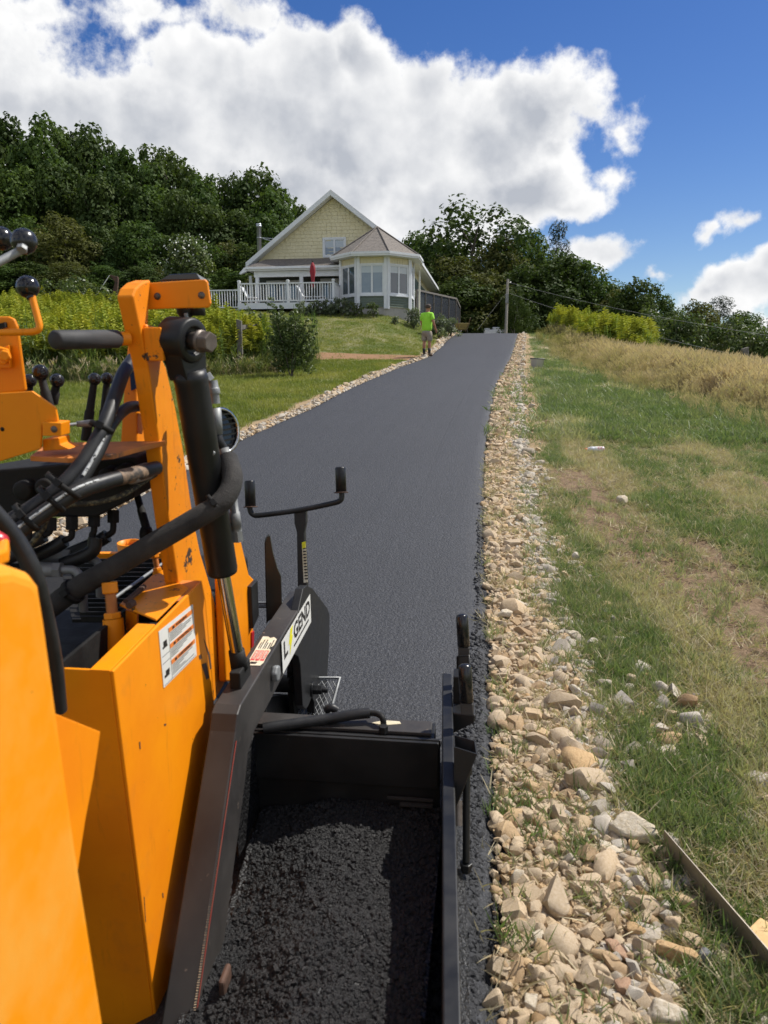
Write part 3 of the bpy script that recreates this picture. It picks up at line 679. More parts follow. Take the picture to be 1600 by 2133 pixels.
# warning sticker on the panel
def sticker_frame(o, ex, ey):
    """local frame: point(u, v) on a plane, u along ex, v along ey"""
    return lambda u, v, lift=0.0: Vector(o) + Vector(ex)*u + Vector(ey)*v + Vector(ex).cross(Vector(ey)).normalized()*lift
A0 = pr(332,1316,RP); A1 = pr(399,1262,RP); A2 = pr(342,1428,RP); A3 = pr(404,1362,RP)
ex = (A1-A0); ey = (A2-A0)
S = sticker_frame(A0, ex, ey)           # u 0..1 to the right, v 0..1 down; lift < 0 lies outside
SGN = 1 if ex.cross(ey).dot(RX) > 0 else -1
def rect(mb, S, u0, u1, v0, v1, lift, th=0.0006, sg=1):
    n = RX
    pts = [S(u0,v0), S(u1,v0), S(u1,v1), S(u0,v1)]
    nn = (pts[1]-pts[0]).cross(pts[3]-pts[0]).normalized()*sg
    mb.prism([p+nn*lift for p in pts], nn*th); return mb
lab = obj('warning_sticker', rect(MB(), S, -0.03, 1.03, -0.02, 1.03, 0.0008, sg=SGN), m_label, PV, label='white warning sticker with three orange headings')
def text_mesh(txt, size=1.0):
    cu = bpy.data.curves.new('lettering', 'FONT'); cu.body = txt; cu.size = size; cu.resolution_u = 2; cu.offset = 0.035
    o = bpy.data.objects.new('lettering', cu); COL.objects.link(o); bpy.context.view_layer.update()
    me = bpy.data.meshes.new_from_object(o.evaluated_get(bpy.context.evaluated_depsgraph_get()))
    vs = np.array([v.co[:2] for v in me.vertices]); fs = [tuple(p.vertices) for p in me.polygons]
    bpy.data.objects.remove(o); bpy.data.meshes.remove(me); bpy.data.curves.remove(cu)
    vs -= vs.min(0); w, h = vs.max(0); return vs/np.array([w, h]), fs
def put_text(name, txt, S, u0, u1, v0, v1, lift, mat, parent, sg, flip=False, shear=0.0):
    """lettering stretched over the cell u0..u1, v0 (top)..v1 (bottom)"""
    vs, fs = text_mesh(txt); mb = MB()
    n = (S(1,0)-S(0,0)).cross(S(0,1)-S(0,0)).normalized()*sg
    P = [S(u0+(u1-u0)*x, v1-(v1-v0)*y)+n*lift for x, y in vs]
    mb.add(P, fs); return obj(name, mb, mat, parent)
mb = MB(); mo = MB()
for k, (v0, word) in enumerate(((0.06,'WARNING'),(0.36,'ADVERTENCIA'),(0.665,'AVERTISSEMENT'))):
    rect(mo, S, 0.24, 1.0, v0, v0+0.085, 0.0016, 0.0004, SGN)
    put_text('lettering', word, S, 0.44, 0.92 if k else 0.80, v0+0.012, v0+0.070, 0.0024, m_ink, lab, SGN)
    rect(mb, S, 0.34, 0.40, v0+0.02, v0+0.07, 0.0022, 0.0003, SGN)
    for j in range(5 if k < 2 else 6):
        vv = v0+0.105+0.034*j; ln = (0.55, 0.95, 0.9, 0.7, 0.5, 0.3)[(j+k) % 6]
        rect(mb, S, 0.25, 0.25+0.73*ln, vv, vv+0.012, 0.0016, 0.0003, SGN)
for (u0,u1,v0,v1) in ((0.0,0.22,0.47,0.478),(0.0,0.22,0.60,0.608),(0.06,0.16,0.22,0.31),(0.03,0.17,0.31,0.345),(0.06,0.17,0.76,0.83),(0.02,0.16,0.83,0.88),(0.225,0.23,0.05,1.0),(0,1,1.0,1.006)):
    rect(mb, S, u0, u1, v0, v1, 0.0016, 0.0003, SGN)
mb2 = MB()
for pts in ([(424,1330),(427,1336),(437,1362),(441,1392),(438,1394),(434,1366)],[(414,1366),(419,1362),(421,1371),(416,1374)],[(420,1384),(430,1380),(436,1412),(430,1416)],[(404,1346),(407,1344),(408,1356),(405,1357)],[(342,1508),(346,1507),(346,1511),(342,1512)],[(290,1545),(292,1545),(293,1560),(291,1560)],[(338,1860),(340,1860),(341,1870),(339,1870)],[(300,1868),(301,1868),(304,1920),(303,1920)]):
    mb2.prism([pr(x,y,RP+0.0006) for x, y in pts], RX*0.0003)
obj('scratch', mb2, m_rust, panel)['kind'] = 'stuff'
obj('printed_lines', mb, m_ink, lab)['kind'] = 'stuff'; obj('heading_bar', mo, m_ink_o, lab)

# --- near engine cover, blurred at the left edge (plane r = -0.52)
RN = -0.50
mb = MB()
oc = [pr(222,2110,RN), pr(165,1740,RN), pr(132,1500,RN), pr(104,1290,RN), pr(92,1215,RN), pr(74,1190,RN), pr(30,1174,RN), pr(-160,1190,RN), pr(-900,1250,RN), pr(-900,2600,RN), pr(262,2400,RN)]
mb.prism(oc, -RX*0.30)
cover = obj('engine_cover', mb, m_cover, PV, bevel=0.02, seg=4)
mb = MB().prism([pr(96,1470,-0.60), pr(116,1486,-0.60), pr(210,1524,-0.60), pr(196,1618,-0.60), pr(178,1712,-0.60), pr(150,1900,-0.60), pr(100,1900,-0.60)], -RX*0.006)
obj('cover_bracket', mb, m_orange, PV, bevel=0.002)
mb = MB().prism([ph(2,1148,1.30), ph(22,1148,1.30), ph(20,1172,1.30), ph(-10,1185,1.30)], UX*0.02)
obj('cover_knob', mb, m_orange, PV, bevel=0.004)
obj('tail_lamp', MB().lathe(U(-6,1130,1.12), RX, [(-0.03,0.0),(-0.03,0.018),(0.0,0.018),(0.012,0.012),(0.016,0)], 16), m_red, PV)

# --- lifted lid plate with its rusty hinge
H = ph(325,1294,0.925).dot(UX)
mb = MB().prism([ph(249,1263,0.915), ph(326,1295,0.915), ph(393,1228,0.915), ph(333,1197,0.915), ph(316,1203,0.915)], UX*0.006)
lid = obj('lid_plate', mb, m_orange_worn, PV, bevel=0.002)
mb = MB().cyl(ph(262,1253,0.93), ph(300,1222,0.93), 0.007, 10).cyl(ph(268,1262,0.93), ph(278,1255,0.93), 0.009, 10)
obj('hinge_pin', mb, m_rust, lid)
mb = MB().prism([ph(262,1270,0.90), ph(285,1280,0.90), ph(285,1320,0.84), ph(262,1312,0.84)], FX*0.01)
obj('lid_support', mb, m_orange, PV)

# --- adjusting bolts
def adj_bolt(px, y0, y1, d, mat=m_orange):
    top = U(px, y0, d); base = U(px+10, y1, d); ax = (base-top).normalized(); ln = (base-top).length; k = ln/0.135
    mb = MB(); hexbolt(mb, top, ax, 0.022*k, 0.030*k)
    obj('bolt_head', mb, mat, PV, bevel=0.003*k)
    prof = []; tt = 0.030*k
    while tt < 0.08*k: prof += [(tt, 0.0125*k), (tt+0.002*k, 0.0155*k)]; tt += 0.004*k
    obj('threaded_shank', MB().lathe(top, ax, prof, 14), m_orange_dusty, PV)
    mb = MB(); hexbolt(mb, top+ax*0.08*k, ax, 0.0235*k, 0.016*k); mb.lathe(top+ax*0.096*k, ax, [(0,0.026*k),(0.09*k,0.026*k)], 18)
    obj('bolt_boss', mb, mat, PV, bevel=0.002*k)
adj_bolt(228, 1212, 1320, 1.92); adj_bolt(321, 1150, 1205, 2.25)

# --- mast: a thick plate leaning toward the front, with a cross plate on top
RM = -0.80
out = [(277,617),(283,601),(296,589),(314,583),(311,630),(309,676),(333,683),(334,740),(346,765),(366,850),(383,942),(402,1075),(418,1153),(434,1206),(458,1290),(470,1420),(446,1462),(428,1254),(420,1212),(398,1212),(372,1216),(352,1080),(330,907),(309,766)]
mb = MB().prism([pr(x, y, RM) for x, y in out], -RX*0.040)
mast = obj('mast', mb, m_orange_worn, PV, bevel=0.004)
# cross plate with two bolts, facing the front
g0 = pr(312,588,RM); FP = g0.dot(FX)
o2 = [(296,590),(425,582),(431,586),(438,632),(434,641),(345,643),(300,645)]
mb = MB().prism([pf(x, y, FP) for x, y in o2], FX*0.012)
cp = obj('cross_plate', mb, m_orange, PV, bevel=0.003)
for x, y in ((328,617),(420,615)):
    c = pf(x, y, FP); mb = MB().lathe(c+FX*0.004, -FX, [(0,0),(0,0.0085),(0.006,0.0085),(0.007,0.006),(0.011,0.0055),(0.011,0)], 14)
    obj('bolt', mb, m_oldbolt, cp)
# weld bead between plates
mb = MB()
for i in range(13):
    y = 682+i*5; mb.ball(pr(301+i*1.3, y, RM)+RX*0.003, 0.008, 8)
obj('weld_bead', mb, m_orange, mast)
mb = MB().prism([pr(296,682,RM), pr(333,684,RM), pr(336,744,RM), pr(304,752,RM)], RX*0.045); obj('pivot_boss', mb, m_orange_worn, mast, bevel=0.003)
# dark glass box on top, rubber stops below
mb = MB().prism([pf(330,585,FP+0.03), pf(352,571,FP+0.03), pf(408,568,FP+0.03), pf(418,583,FP+0.03)], FX*0.07-UX*0.012)
obj('sensor_box', mb, m_lens, PV, bevel=0.003)
mb = MB().lathe(pf(386,642,FP+0.04), -UX, [(0,0.022),(0.012,0.022),(0.024,0.012),(0.05,0.012)], 16)
mb.lathe(pf(412,642,FP+0.04), -UX, [(0,0.018),(0.018,0.018),(0.018,0)], 16)
obj('rubber_stop', mb, m_rubber, PV)
# horizontal grip
ga, gb, gc = pr(268,705,RM-0.03), U(242,706,1.80), U(112,708,1.62)
obj('grip_bar', MB().cyl(ga, gb, 0.0165, 16), m_orange, PV)
obj('foam_grip', MB().lathe(gb, gc-gb, [(0,0.0),(0,0.021),((gc-gb).length-0.006,0.0205),((gc-gb).length,0.016),((gc-gb).length,0)], 22), m_grip, PV)

# --- lift cylinder
E = U(384,708,1.86); Bm = U(464,1192,2.10); axc = (Bm-E).normalized()
pin_ax = (RX*0.90 - FX*0.35 - UX*0.05).normalized()
cyl = obj('lift_cylinder', MB().lathe(E+axc*0.075, axc, [(0,0.0),(0,0.039),(0.02,0.043),(0.028,0.0415),((Bm-E).length-0.085,0.0415),((Bm-E).length-0.075,0.0395),((Bm-E).length-0.075,0.0)], 32), m_black, PV)
a = pin_ax; prof = [(-0.045,0.022),(-0.045,0.049),(-0.04,0.054),(0.025,0.054),(0.031,0.050),(0.033,0.034),(0.024,0.030),(0.024,0.022)]
mb = MB().lathe(E, a, prof, 32)
nn = axc.cross(a).normalized()
mb.prism([E+nn*0.049+a*-0.036, E+axc*0.095+nn*0.036-a*0.036, E+axc*0.095-nn*0.036-a*0.036, E-nn*0.049-a*0.036], a*0.058)
obj('cylinder_eye', mb, m_black, cyl, bevel=0.002)
obj('grease_fitting', MB().cyl(E-axc*0.046-nn*0.02, E-axc*0.060-nn*0.02, 0.005, 8), m_zinc, cyl)
pb = MB().lathe(E, a, [(-0.05,0.021),(0.048,0.021),(0.048,0.027),(0.056,0.027),(0.056,0)], 24)
pin = obj('pivot_pin', pb, m_oldbolt, PV)
mb = MB(); hexbolt(mb, E+a*0.056, a, 0.025, 0.028); obj('bolt_head', mb, m_oldbolt, pin, bevel=0.003)
Rb = U(496,1374,2.20)
obj('piston_rod', MB().cyl(Bm-axc*0.02, Rb, 0.0185, 24), m_chrome, PV)
mb = MB().lathe(Rb-(Rb-Bm).normalized()*0.03, Rb-Bm, [(0,0),(0,0.023),(0.06,0.025),(0.06,0)], 18)
obj('rod_end', mb, m_dark, PV)
mb = MB().mbox(0,0,0,0,0,0) if False else MB().box(Rb+V(0.005,0,-0.045), RX*0.016, FX*0.05, UX*0.03)
obj('rod_clevis', mb, m_dark, PV, bevel=0.004)
obj('paint_mark', MB().lathe(U(444,944,1.945), (U(444,944,1.9)-U(444,944,1.945)), [(0,0),(0,0.006),(0.002,0.006),(0.002,0)], 12), m_zinc, cyl)
# hydraulic line beside it
def fit(name, p, q, r, mat=m_zinc, n=14): return obj(name, MB().lathe(p, q-p, [(0,0),(0,r),((q-p).length,r),((q-p).length,0)], n), mat, PV)
f0, f1, f2, f3, f4, f5 = U(428,780,1.99), U(444,802,2.0), U(449,850,2.01), U(453,905,2.02), U(465,935,2.03), U(474,962,2.03)
mb = MB(); hexbolt(mb, f0, (f1-f0), 0.015, 0.02); mb.lathe(f1-(f2-f1)*0.2, f2-f1, [(0,0.012),(0.02,0.014),(0.02,0.016),(0.035,0.016),(0.035,0.013),(0.06,0.0135)], 14)
obj('hose_fitting', mb, m_zinc, PV, bevel=0.001)
fit('ferrule', f2, f3, 0.0145); hose('hydraulic_hose', [f3, U(457,920,2.02), f4, f5], 0.0125)
fit('ferrule', f4, U(476,968,2.03), 0.0155)
# thick sleeved hose sweeping across the machine
sw = [U(474,955,2.02), U(484,1000,1.98), U(462,1045,1.95), U(400,1085,1.93), U(320,1132,1.92), U(240,1180,1.92), U(165,1222,1.93), U(110,1262,1.95), U(60,1300,1.98)]
sl = hose('sleeved_hose', sw, [0.021,0.022,0.024,0.025,0.026,0.027,0.029,0.031,0.031,] if False else 0.027, m_sleeve, 8, 18, label='thick hose in a woven black sleeve')
zip_tie(sl, U(446,1052,1.945), U(430,1065,1.94)-U(460,1045,1.95), 0.027, 0.005)
zip_tie(sl, U(152,1232,1.935), U(130,1248,1.94)-U(165,1222,1.93), 0.030, 0.008)
p0, p1, p2 = U(484,1030,2.06), U(491,1075,2.08), U(494,1112,2.09)
mb = MB().lathe(p0, p2-p0, [(0,0.012),(0.05,0.012),(0.05,0.0145),(0.09,0.0145),(0.09,0.0125),(0.1,0.0145),(0.11,0.0125),(0.125,0.0145)], 14); hexbolt(mb, p2-(p2-p0)*0.08, p2-p0, 0.016, 0.03)
obj('hose_fitting', mb, m_zinc, PV)

# --- work lamp behind the cylinder
lc = U(462,897,2.35); lax = (CAM-lc).normalized()*0.5+RX*0.75+UX*0.1
mb = MB().lathe(lc, lax, [(-0.05,0.0),(-0.05,0.05),(-0.005,0.063),(0.0,0.066)], 28); lamp = obj('work_lamp', mb, m_black, PV)
obj('chrome_ring', MB().lathe(lc, lax, [(-0.006,0.064),(-0.004,0.071),(0.006,0.071),(0.008,0.063),(-0.006,0.064)], 28), m_chrome, lamp)
mb = MB(); lu = Vector(lax).normalized(); la = lu.orthogonal().normalized(); lb = lu.cross(la)
mb.lathe(lc, lax, [(-0.008,0.063),(-0.008,0)], 28)
obj('lamp_face', mb, m_lens, lamp); mb = MB()
for k in range(-3, 4):
    w = sqrt(max(0.0, 0.06**2-(k*0.016)**2)); mb.box(lc+UX*k*0.016, (lu.cross(UX)).normalized()*w, UX*0.0025, lu*0.004)
obj('lamp_louvre', mb, m_black, lamp)

# --- low orange bracket and black control box right of the rod
mb = MB().prism([pr(487,1118,-0.77), pr(503,1128,-0.77), pr(519,1196,-0.77), pr(534,1212,-0.77), pr(526,1345,-0.77), pr(505,1420,-0.77), pr(472,1420,-0.77), pr(462,1200,-0.77), pr(474,1150,-0.77)], -RX*0.025)
obj('rear_bracket', mb, m_orange, PV, bevel=0.006)
mb = MB().prism([pr(524,1222,-0.755), pr(537,1208,-0.755), pr(540,1282,-0.755), pr(528,1310,-0.755)], -RX*0.02)
obj('control_box', mb, m_black, PV, bevel=0.003)
obj('red_tab', MB().prism([pr(525,1318,-0.765), pr(530,1314,-0.765), pr(529,1345,-0.765), pr(525,1350,-0.765)], -RX*0.01), m_red, PV)

# --- console: orange plates, levers
d0 = 1.72
fc = U(60,880,d0).dot(FX)
mb = MB().prism([pf(-120,840,fc), pf(0,819,fc), pf(66,815,fc), pf(115,849,fc), pf(121,881,fc), pf(88,885,fc), pf(84,935,fc), pf(0,961,fc), pf(-120,990,fc)], FX*0.008)
con = obj('console_plate', mb, m_orange, PV, bevel=0.002)
mb = MB().lathe(pf(5,894,fc)+FX*0.002, -FX, [(0,0),(0,0.005),(0.0026,0.005),(0.0026,0)], 12); obj('bolt_hole', mb, m_dark, con)
mb = MB(); p = pf(113,895,fc+0.012)
mb.prism([pf(88,879,fc-0.012), pf(127,881,fc-0.012), pf(127,909,fc-0.012), pf(88,908,fc-0.012)], FX*0.04)
blk = obj('stop_block', mb, m_orange, PV, bevel=0.002)
mb = MB().lathe(pf(113,894,fc-0.0125), -FX, [(0,0),(0,0.0075),(0.0015,0.0075),(0.0015,0)], 14); obj('bolt_hole', mb, m_oldbolt, blk)
mb = MB().prism([ph(62,950,1.315), ph(100,922,1.315), ph(345,918,1.315), ph(300,929,1.315), ph(236,946,1.315), ph(140,954,1.315)], -UX*0.012)
obj('console_deck', mb, m_orange_dusty, PV, bevel=0.002)
mb = MB().prism([pf(88,915,fc+0.02), pf(122,912,fc+0.02), pf(124,926,fc+0.02), pf(145,936,fc+0.02), pf(88,940,fc+0.02)], FX*0.05); obj('deck_gusset', mb, m_orange, PV, bevel=0.003)
# rear support post
mb = MB().prism([U(250,936,2.02), U(259,795,2.02), U(268,690,2.02), U(284,690,2.02), U(285,800,2.02), U(286,936,2.02)], FX*0.05)
post = obj('console_post', mb, m_orange, PV, bevel=0.004)
obj('switch_plate', MB().prism([U(270,775,2.015), U(283,768,2.015), U(287,808,2.015), U(273,814,2.015)], FX*0.004), m_lens, post)
# back bracket, bent lever and ball
fb = fc+0.12
mb = MB().prism([pf(-60,660,fb), pf(16,659,fb), pf(28,664,fb), pf(35,680,fb), pf(53,815,fb), pf(-60,830,fb)], FX*0.012)
bb = obj('lever_bracket', mb, m_orange, PV, bevel=0.005)
mb = MB(); hexbolt(mb, pf(4,740,fb-0.02), -FX+RX*0.5, 0.022, 0.025); hexbolt(mb, pf(10,740,fb-0.045), -FX+RX*0.5, 0.013, 0.015); obj('nut', mb, m_orange, bb, bevel=0.003)
mb = MB().prism([pf(-5,676,fb-0.002), pf(14,671,fb-0.002), pf(16,682,fb-0.002), pf(-5,688,fb-0.002)], -FX*0.01); obj('slot_pad', mb, m_dark, bb)
mb = MB().prism([pf(-30,735,fb-0.004), pf(24,718,fb-0.004), pf(27,766,fb-0.004), pf(-30,766,fb-0.004)], -FX*0.012); obj('bearing_plate', mb, m_orange, bb, bevel=0.002)
d1 = 1.55
lv = smooth_path([U(-90,694,d1), U(-20,693,d1), U(40,692,d1), U(74,690,d1), U(82,680,d1), U(78,660,d1), U(70,630,d1), U(66,612,d1)], 5)
lev = obj('bent_lever', MB().tube(lv, 0.0068, 12), m_orange, PV)
kc = U(58,598,d1)
obj('lever_knob', MB().ball(kc, 0.0225, 22).cyl(kc, U(65,622,d1), 0.012, 14, 0.009), m_knob, lev)
# two big ball knobs at top left
for i, (x, y, r, dd) in enumerate(((50,503,0.0235,1.42),(3,497,0.0225,1.50))):
    kc = U(x, y, dd); rod = MB().cyl(U(x-6,y+18,dd-0.012), U(x-150,y+95,dd-0.10), 0.0075, 14) if i == 0 else MB().cyl(kc, U(x-90,y+60,dd+0.05), 0.0075, 12)
    s = obj('steel_lever', rod, m_zinc, PV)
    mb = MB().ball(kc, r, 26); obj('ball_knob', mb, m_knob, s)
    if i == 0:
        mb = MB(); hexbolt(mb, U(x-3,y+12,dd-0.021), (U(x-6,y+18,dd-0.012)-kc), 0.0095, 0.008); obj('nut', mb, m_zinc, s)
# row of black valve levers
for (x, y, bx, by, r, dd) in ((84,776,103,850,0.0195,1.88),(119,793,110,840,0.0175,1.92),(62,793,58,842,0.0175,1.98),(197,790,178,918,0.0165,2.0),(223,789,212,918,0.0165,2.06)):
    kc = U(x, y, dd); b = U(bx, by, dd+0.02); s = obj('valve_lever', MB().tube([kc, kc+(b-kc)*0.5, kc+(b-kc)*0.52, b], [0.0085, 0.0105, 0.0125, 0.0125], 14), m_dark, PV)
    mb = MB().ball(kc, r, 20); ca = (RX*0.75-FX*0.45+UX*0.2).normalized(); mb.lathe(kc+ca*r*0.72, ca, [(0,r*0.62),(r*0.2,r*0.55),(r*0.2,r*0.42),(r*0.02,0)], 18)
    obj('lever_knob', mb, m_knob, s)
r0 = U(134,886,1.9); r1 = U(160,883,1.95); r2 = U(192,882,1.97)
mb = MB().cyl(r0, r1, 0.004, 10).lathe(r1, r2-r1, [(0,0),(0,0.0075),(0.03,0.0095),((r2-r1).length,0.0085),((r2-r1).length,0)], 12); obj('link_rod', mb, m_zinc, PV)

# --- valve block and its plumbing
mb = MB().prism([pf(-100,995,fc+0.22), pf(0,978,fc+0.22), pf(140,966,fc+0.22), pf(280,952,fc+0.22), pf(292,985,fc+0.22), pf(275,1040,fc+0.22), pf(200,1078,fc+0.22), pf(-100,1078,fc+0.22)], FX*0.16)
obj('valve_block', mb, m_dark, PV, bevel=0.006)
for x, y in ((60,1005),(105,1000),(152,990),(236,978),(268,972)):
    c = pf(x, y+12, fc+0.22); obj('valve_spool', MB().lathe(c, -FX, [(0,0.026),(0.03,0.026),(0.034,0.02),(0.034,0)], 18), m_dark, PV)
for i, (x, y0, y1, ex_, ey_) in enumerate(((60,1078,1118,40,1150),(105,1078,1100,66,1128),(150,1076,1110,108,1142),(196,1070,1104,190,1150),(236,1062,1100,200,1130))):
    d = 1.95+0.03*i; a0 = U(x, y0, d); a1 = U(x, y1, d)
    mb = MB(); hexbolt(mb, a0, a1-a0, 0.017, 0.035); s = obj('port_fitting', mb, m_dark, PV, bevel=0.002)
    obj('elbow', MB().tube(smooth_path([a0, a1, U(x-4, y1+10, d), U((x+ex_)/2, y1+18, d)], 5), 0.0085, 10), m_dark, s)
    obj('hose', MB().tube(smooth_path([U((x+ex_)/2+6, y1+16, d), U(ex_, ey_, d), U(ex_-60, ey_+26, d)], 6), 0.0185, 12), m_rubber, s)
# two grey elbows
for (x0, y0, x1, y1, x2, y2, d) in ((20,1152,150,1160,205,1182,2.06),(0,1186,130,1187,170,1212,2.00)):
    obj('hose', MB().tube(smooth_path([U(x0-60,y0-6,d), U(x0,y0,d), U((x0+x1)/2,(y0+y1)/2,d)], 4), 0.017, 14), m_rubber, PV)
    p = U((x0+x1)/2-4,(y0+y1)/2,d); q = U(x1, y1, d)
    mb = MB().lathe(p, q-p, [(0,0),(0,0.019),((q-p).length-0.02,0.019)], 16); hexbolt(mb, q-(q-p).normalized()*0.022, q-p, 0.021, 0.02)
    s = obj('elbow_fitting', mb, m_zinc, PV, bevel=0.001)
    obj('elbow_bend', MB().tube(smooth_path([q, U(x1+24,y1+1,d), U(x2-4,y2-12,d), U(x2+2,y2+10,d), U(x2+4,y2+60,d+0.02)], 6), 0.0115, 12), m_zinc, s)
# bundled hoses sweeping up to the mast
h1 = [U(-60,1140,1.60), U(0,1098,1.63), U(70,1055,1.66), U(130,1010,1.68), U(180,952,1.72), U(215,890,1.76), U(238,830,1.82), U(256,780,1.90), U(277,748,1.98)]
h2 = [U(-60,1175,1.60), U(10,1125,1.63), U(90,1070,1.66), U(150,1025,1.68), U(200,950,1.73), U(232,885,1.79), U(262,852,1.88), U(292,846,1.98), U(320,850,2.06)]
h3 = [U(-60,1170,1.585), U(20,1120,1.61), U(100,1063,1.64), U(160,1025,1.67), U(225,1002,1.74), U(290,985,1.84), U(325,975,1.95)]
hA = hose('hydraulic_hose', h1, 0.0165, k=7, n=14); hB = hose('hydraulic_hose', h2, 0.0140, k=7, n=14); hC = hose('hydraulic_hose', h3, 0.0180, k=7, n=14)
obj('printed_stripe', MB().tube([p+(CAM-p).normalized()*0.0122+UX*0.004 for p in smooth_path(h2, 7)][24:46], 0.0042, 6), m_stripe, hB)
obj('printed_stripe', MB().tube([p+(CAM-p).normalized()*0.0150+UX*0.008 for p in smooth_path(h3, 7)][5:27], 0.0036, 6), m_stripe, hC)
obj('tan_patch', MB().tube(smooth_path(h3, 7)[30:37], 0.0186, 14, caps=False), m_scuff, hC)
obj('ferrule', MB().lathe(U(272,992,1.81), U(325,975,1.95)-U(272,992,1.81), [(0,0),(0,0.0195),(0.09,0.021),(0.09,0)], 16), m_zinc, hC)
for (x, y, ax, d, r) in ((132,1012,(0.6,0.3,0.75),1.655,0.040),(108,1040,(0.65,0.3,0.65),1.645,0.034),(56,1078,(0.7,0.3,0.6),1.63,0.034),(212,890,(0.4,0.3,0.9),1.765,0.026)):
    zip_tie(hA, U(x, y, d), ax, r, 0.006)
hose('looped_hose', [U(-20,1060,1.35), U(30,1120,1.38), U(68,1190,1.40), U(95,1290,1.44), U(112,1380,1.48), U(122,1480,1.52)], 0.0165, k=7, n=16)
hose('braided_cord', [U(330,985,1.98), U(300,1003,1.92), U(262,1028,1.86), U(210,1045,1.82), U(150,1052,1.78), U(105,1062,1.78), U(90,1100,1.80), U(60,1140,1.82)], 0.0065, m_cord, 6, 8)
# black link with eye
a0, a1 = U(281,1015,2.12), U(308,1112,2.10)
mb = MB().tube([a0, a0+(a1-a0)*0.45, a0+(a1-a0)*0.47, a1], [0.0095,0.0095,0.0115,0.0115], 10)
lk = obj('locking_link', mb, m_dark, PV); obj('link_eye', MB().lathe(a1-RX*0.015, RX, [(0,0.008),(0,0.021),(0.02,0.021),(0.02,0.008)], 18), m_dark, lk)

# --- cooling grille between the hoses
hg = 0.84
slats = []
for i in range(15):
    y = 1155+i*9.2; pa = ph(140+i*2, y, hg); pb = ph(372, y, hg)
    sm = MB().prism([pa, pb, pb-UX*0.016, pa-UX*0.016], FX*0.0028)
    slats.append(sm)
gr = obj('grille_bed', MB().prism([ph(120,1150,hg-0.05), ph(372,1150,hg-0.05), ph(380,1290,hg-0.05), ph(150,1290,hg-0.05)], -UX*0.01), m_dark, PV)
for sm in slats: obj('slat', sm, m_black, gr)
obj('grille_rail', MB().cyl(ph(238,1246,hg+0.006), ph(372,1150,hg+0.006), 0.005, 8), m_zinc, gr)
obj('grille_edge', MB().prism([ph(185,1153,hg+0.004), ph(362,1153,hg+0.004), ph(362,1149,hg+0.004), ph(185,1149,hg+0.004)], -UX*0.02), m_orange, gr)
rc = ph(271,1150,hg); mb = MB().lathe(rc, UX, [(0,0.038),(0.035,0.040),(0.035,0.036),(0.0,0.034)], 28); obj('filler_ring', mb, m_orange, PV)

# --- screed tow arm: black bar with the stickers, then the steep leg down to the front
HA = 0.60
tl = [(436,1480),(443,1462),(462,1446)]
def armtop(px, py): return ph(px, py, HA)
W_ = 0.075
fR = [ph(640,1232,HA), ph(498,1476,HA)]     # right-hand top edge, back to bend
rr = fR[1].dot(RX)
b_f = fR[0].dot(FX); n_f = fR[1].dot(FX)
def AR(f, h, r=rr): return M(r, f, h)
leg = pr(398,2160,rr); lf, lh = leg.dot(FX), leg.dot(UX)
outl = [(b_f,HA),(n_f+0.02,HA),(n_f-0.01,HA-0.012),(n_f-0.035,HA-0.05),(lf,lh),(lf-0.05,lh-0.2),(lf+0.06,lh-0.2),(n_f+0.02,HA-0.22),(n_f+0.05,HA-0.17),(n_f+0.12,HA-0.14),(b_f,HA-0.13)]
mb = MB().prism([AR(f,h) for f,h in outl], -RX*W_)
arm = obj('tow_arm', mb, m_black_dusty, PV, bevel=0.004, label='black arm with danger and maker stickers')
# red edge stripe down the leg and its frayed backing
mb = MB().tube([AR(n_f-0.045,HA-0.07)+RX*0.002, AR(lf+0.01,lh)+RX*0.002], 0.0017, 6); obj('red_edge_stripe', mb, m_redpaint, arm)
mb = MB()
for i in range(90):
    f = i/90; p = AR(n_f-0.042+(lf-n_f+0.046)*(0.25+0.75*f), HA-0.07+(lh-HA+0.07)*(0.25+0.75*f))
    s_ = random.uniform(0.001, 0.0035)*(0.4+f); mb.tube([p, p-RX*0.004+UX*s_-FX*0.004], 0.0012, 4)
obj('frayed_edge', mb, m_fray, arm)
# bolt in the side
c = ph(553,1418,HA-0.06); c = AR(c.dot(FX)+0.06, HA-0.065)
mb = MB(); hexbolt(mb, c, RX, 0.028, 0.02); obj('pivot_bolt', mb, m_zinc, arm, bevel=0.006)
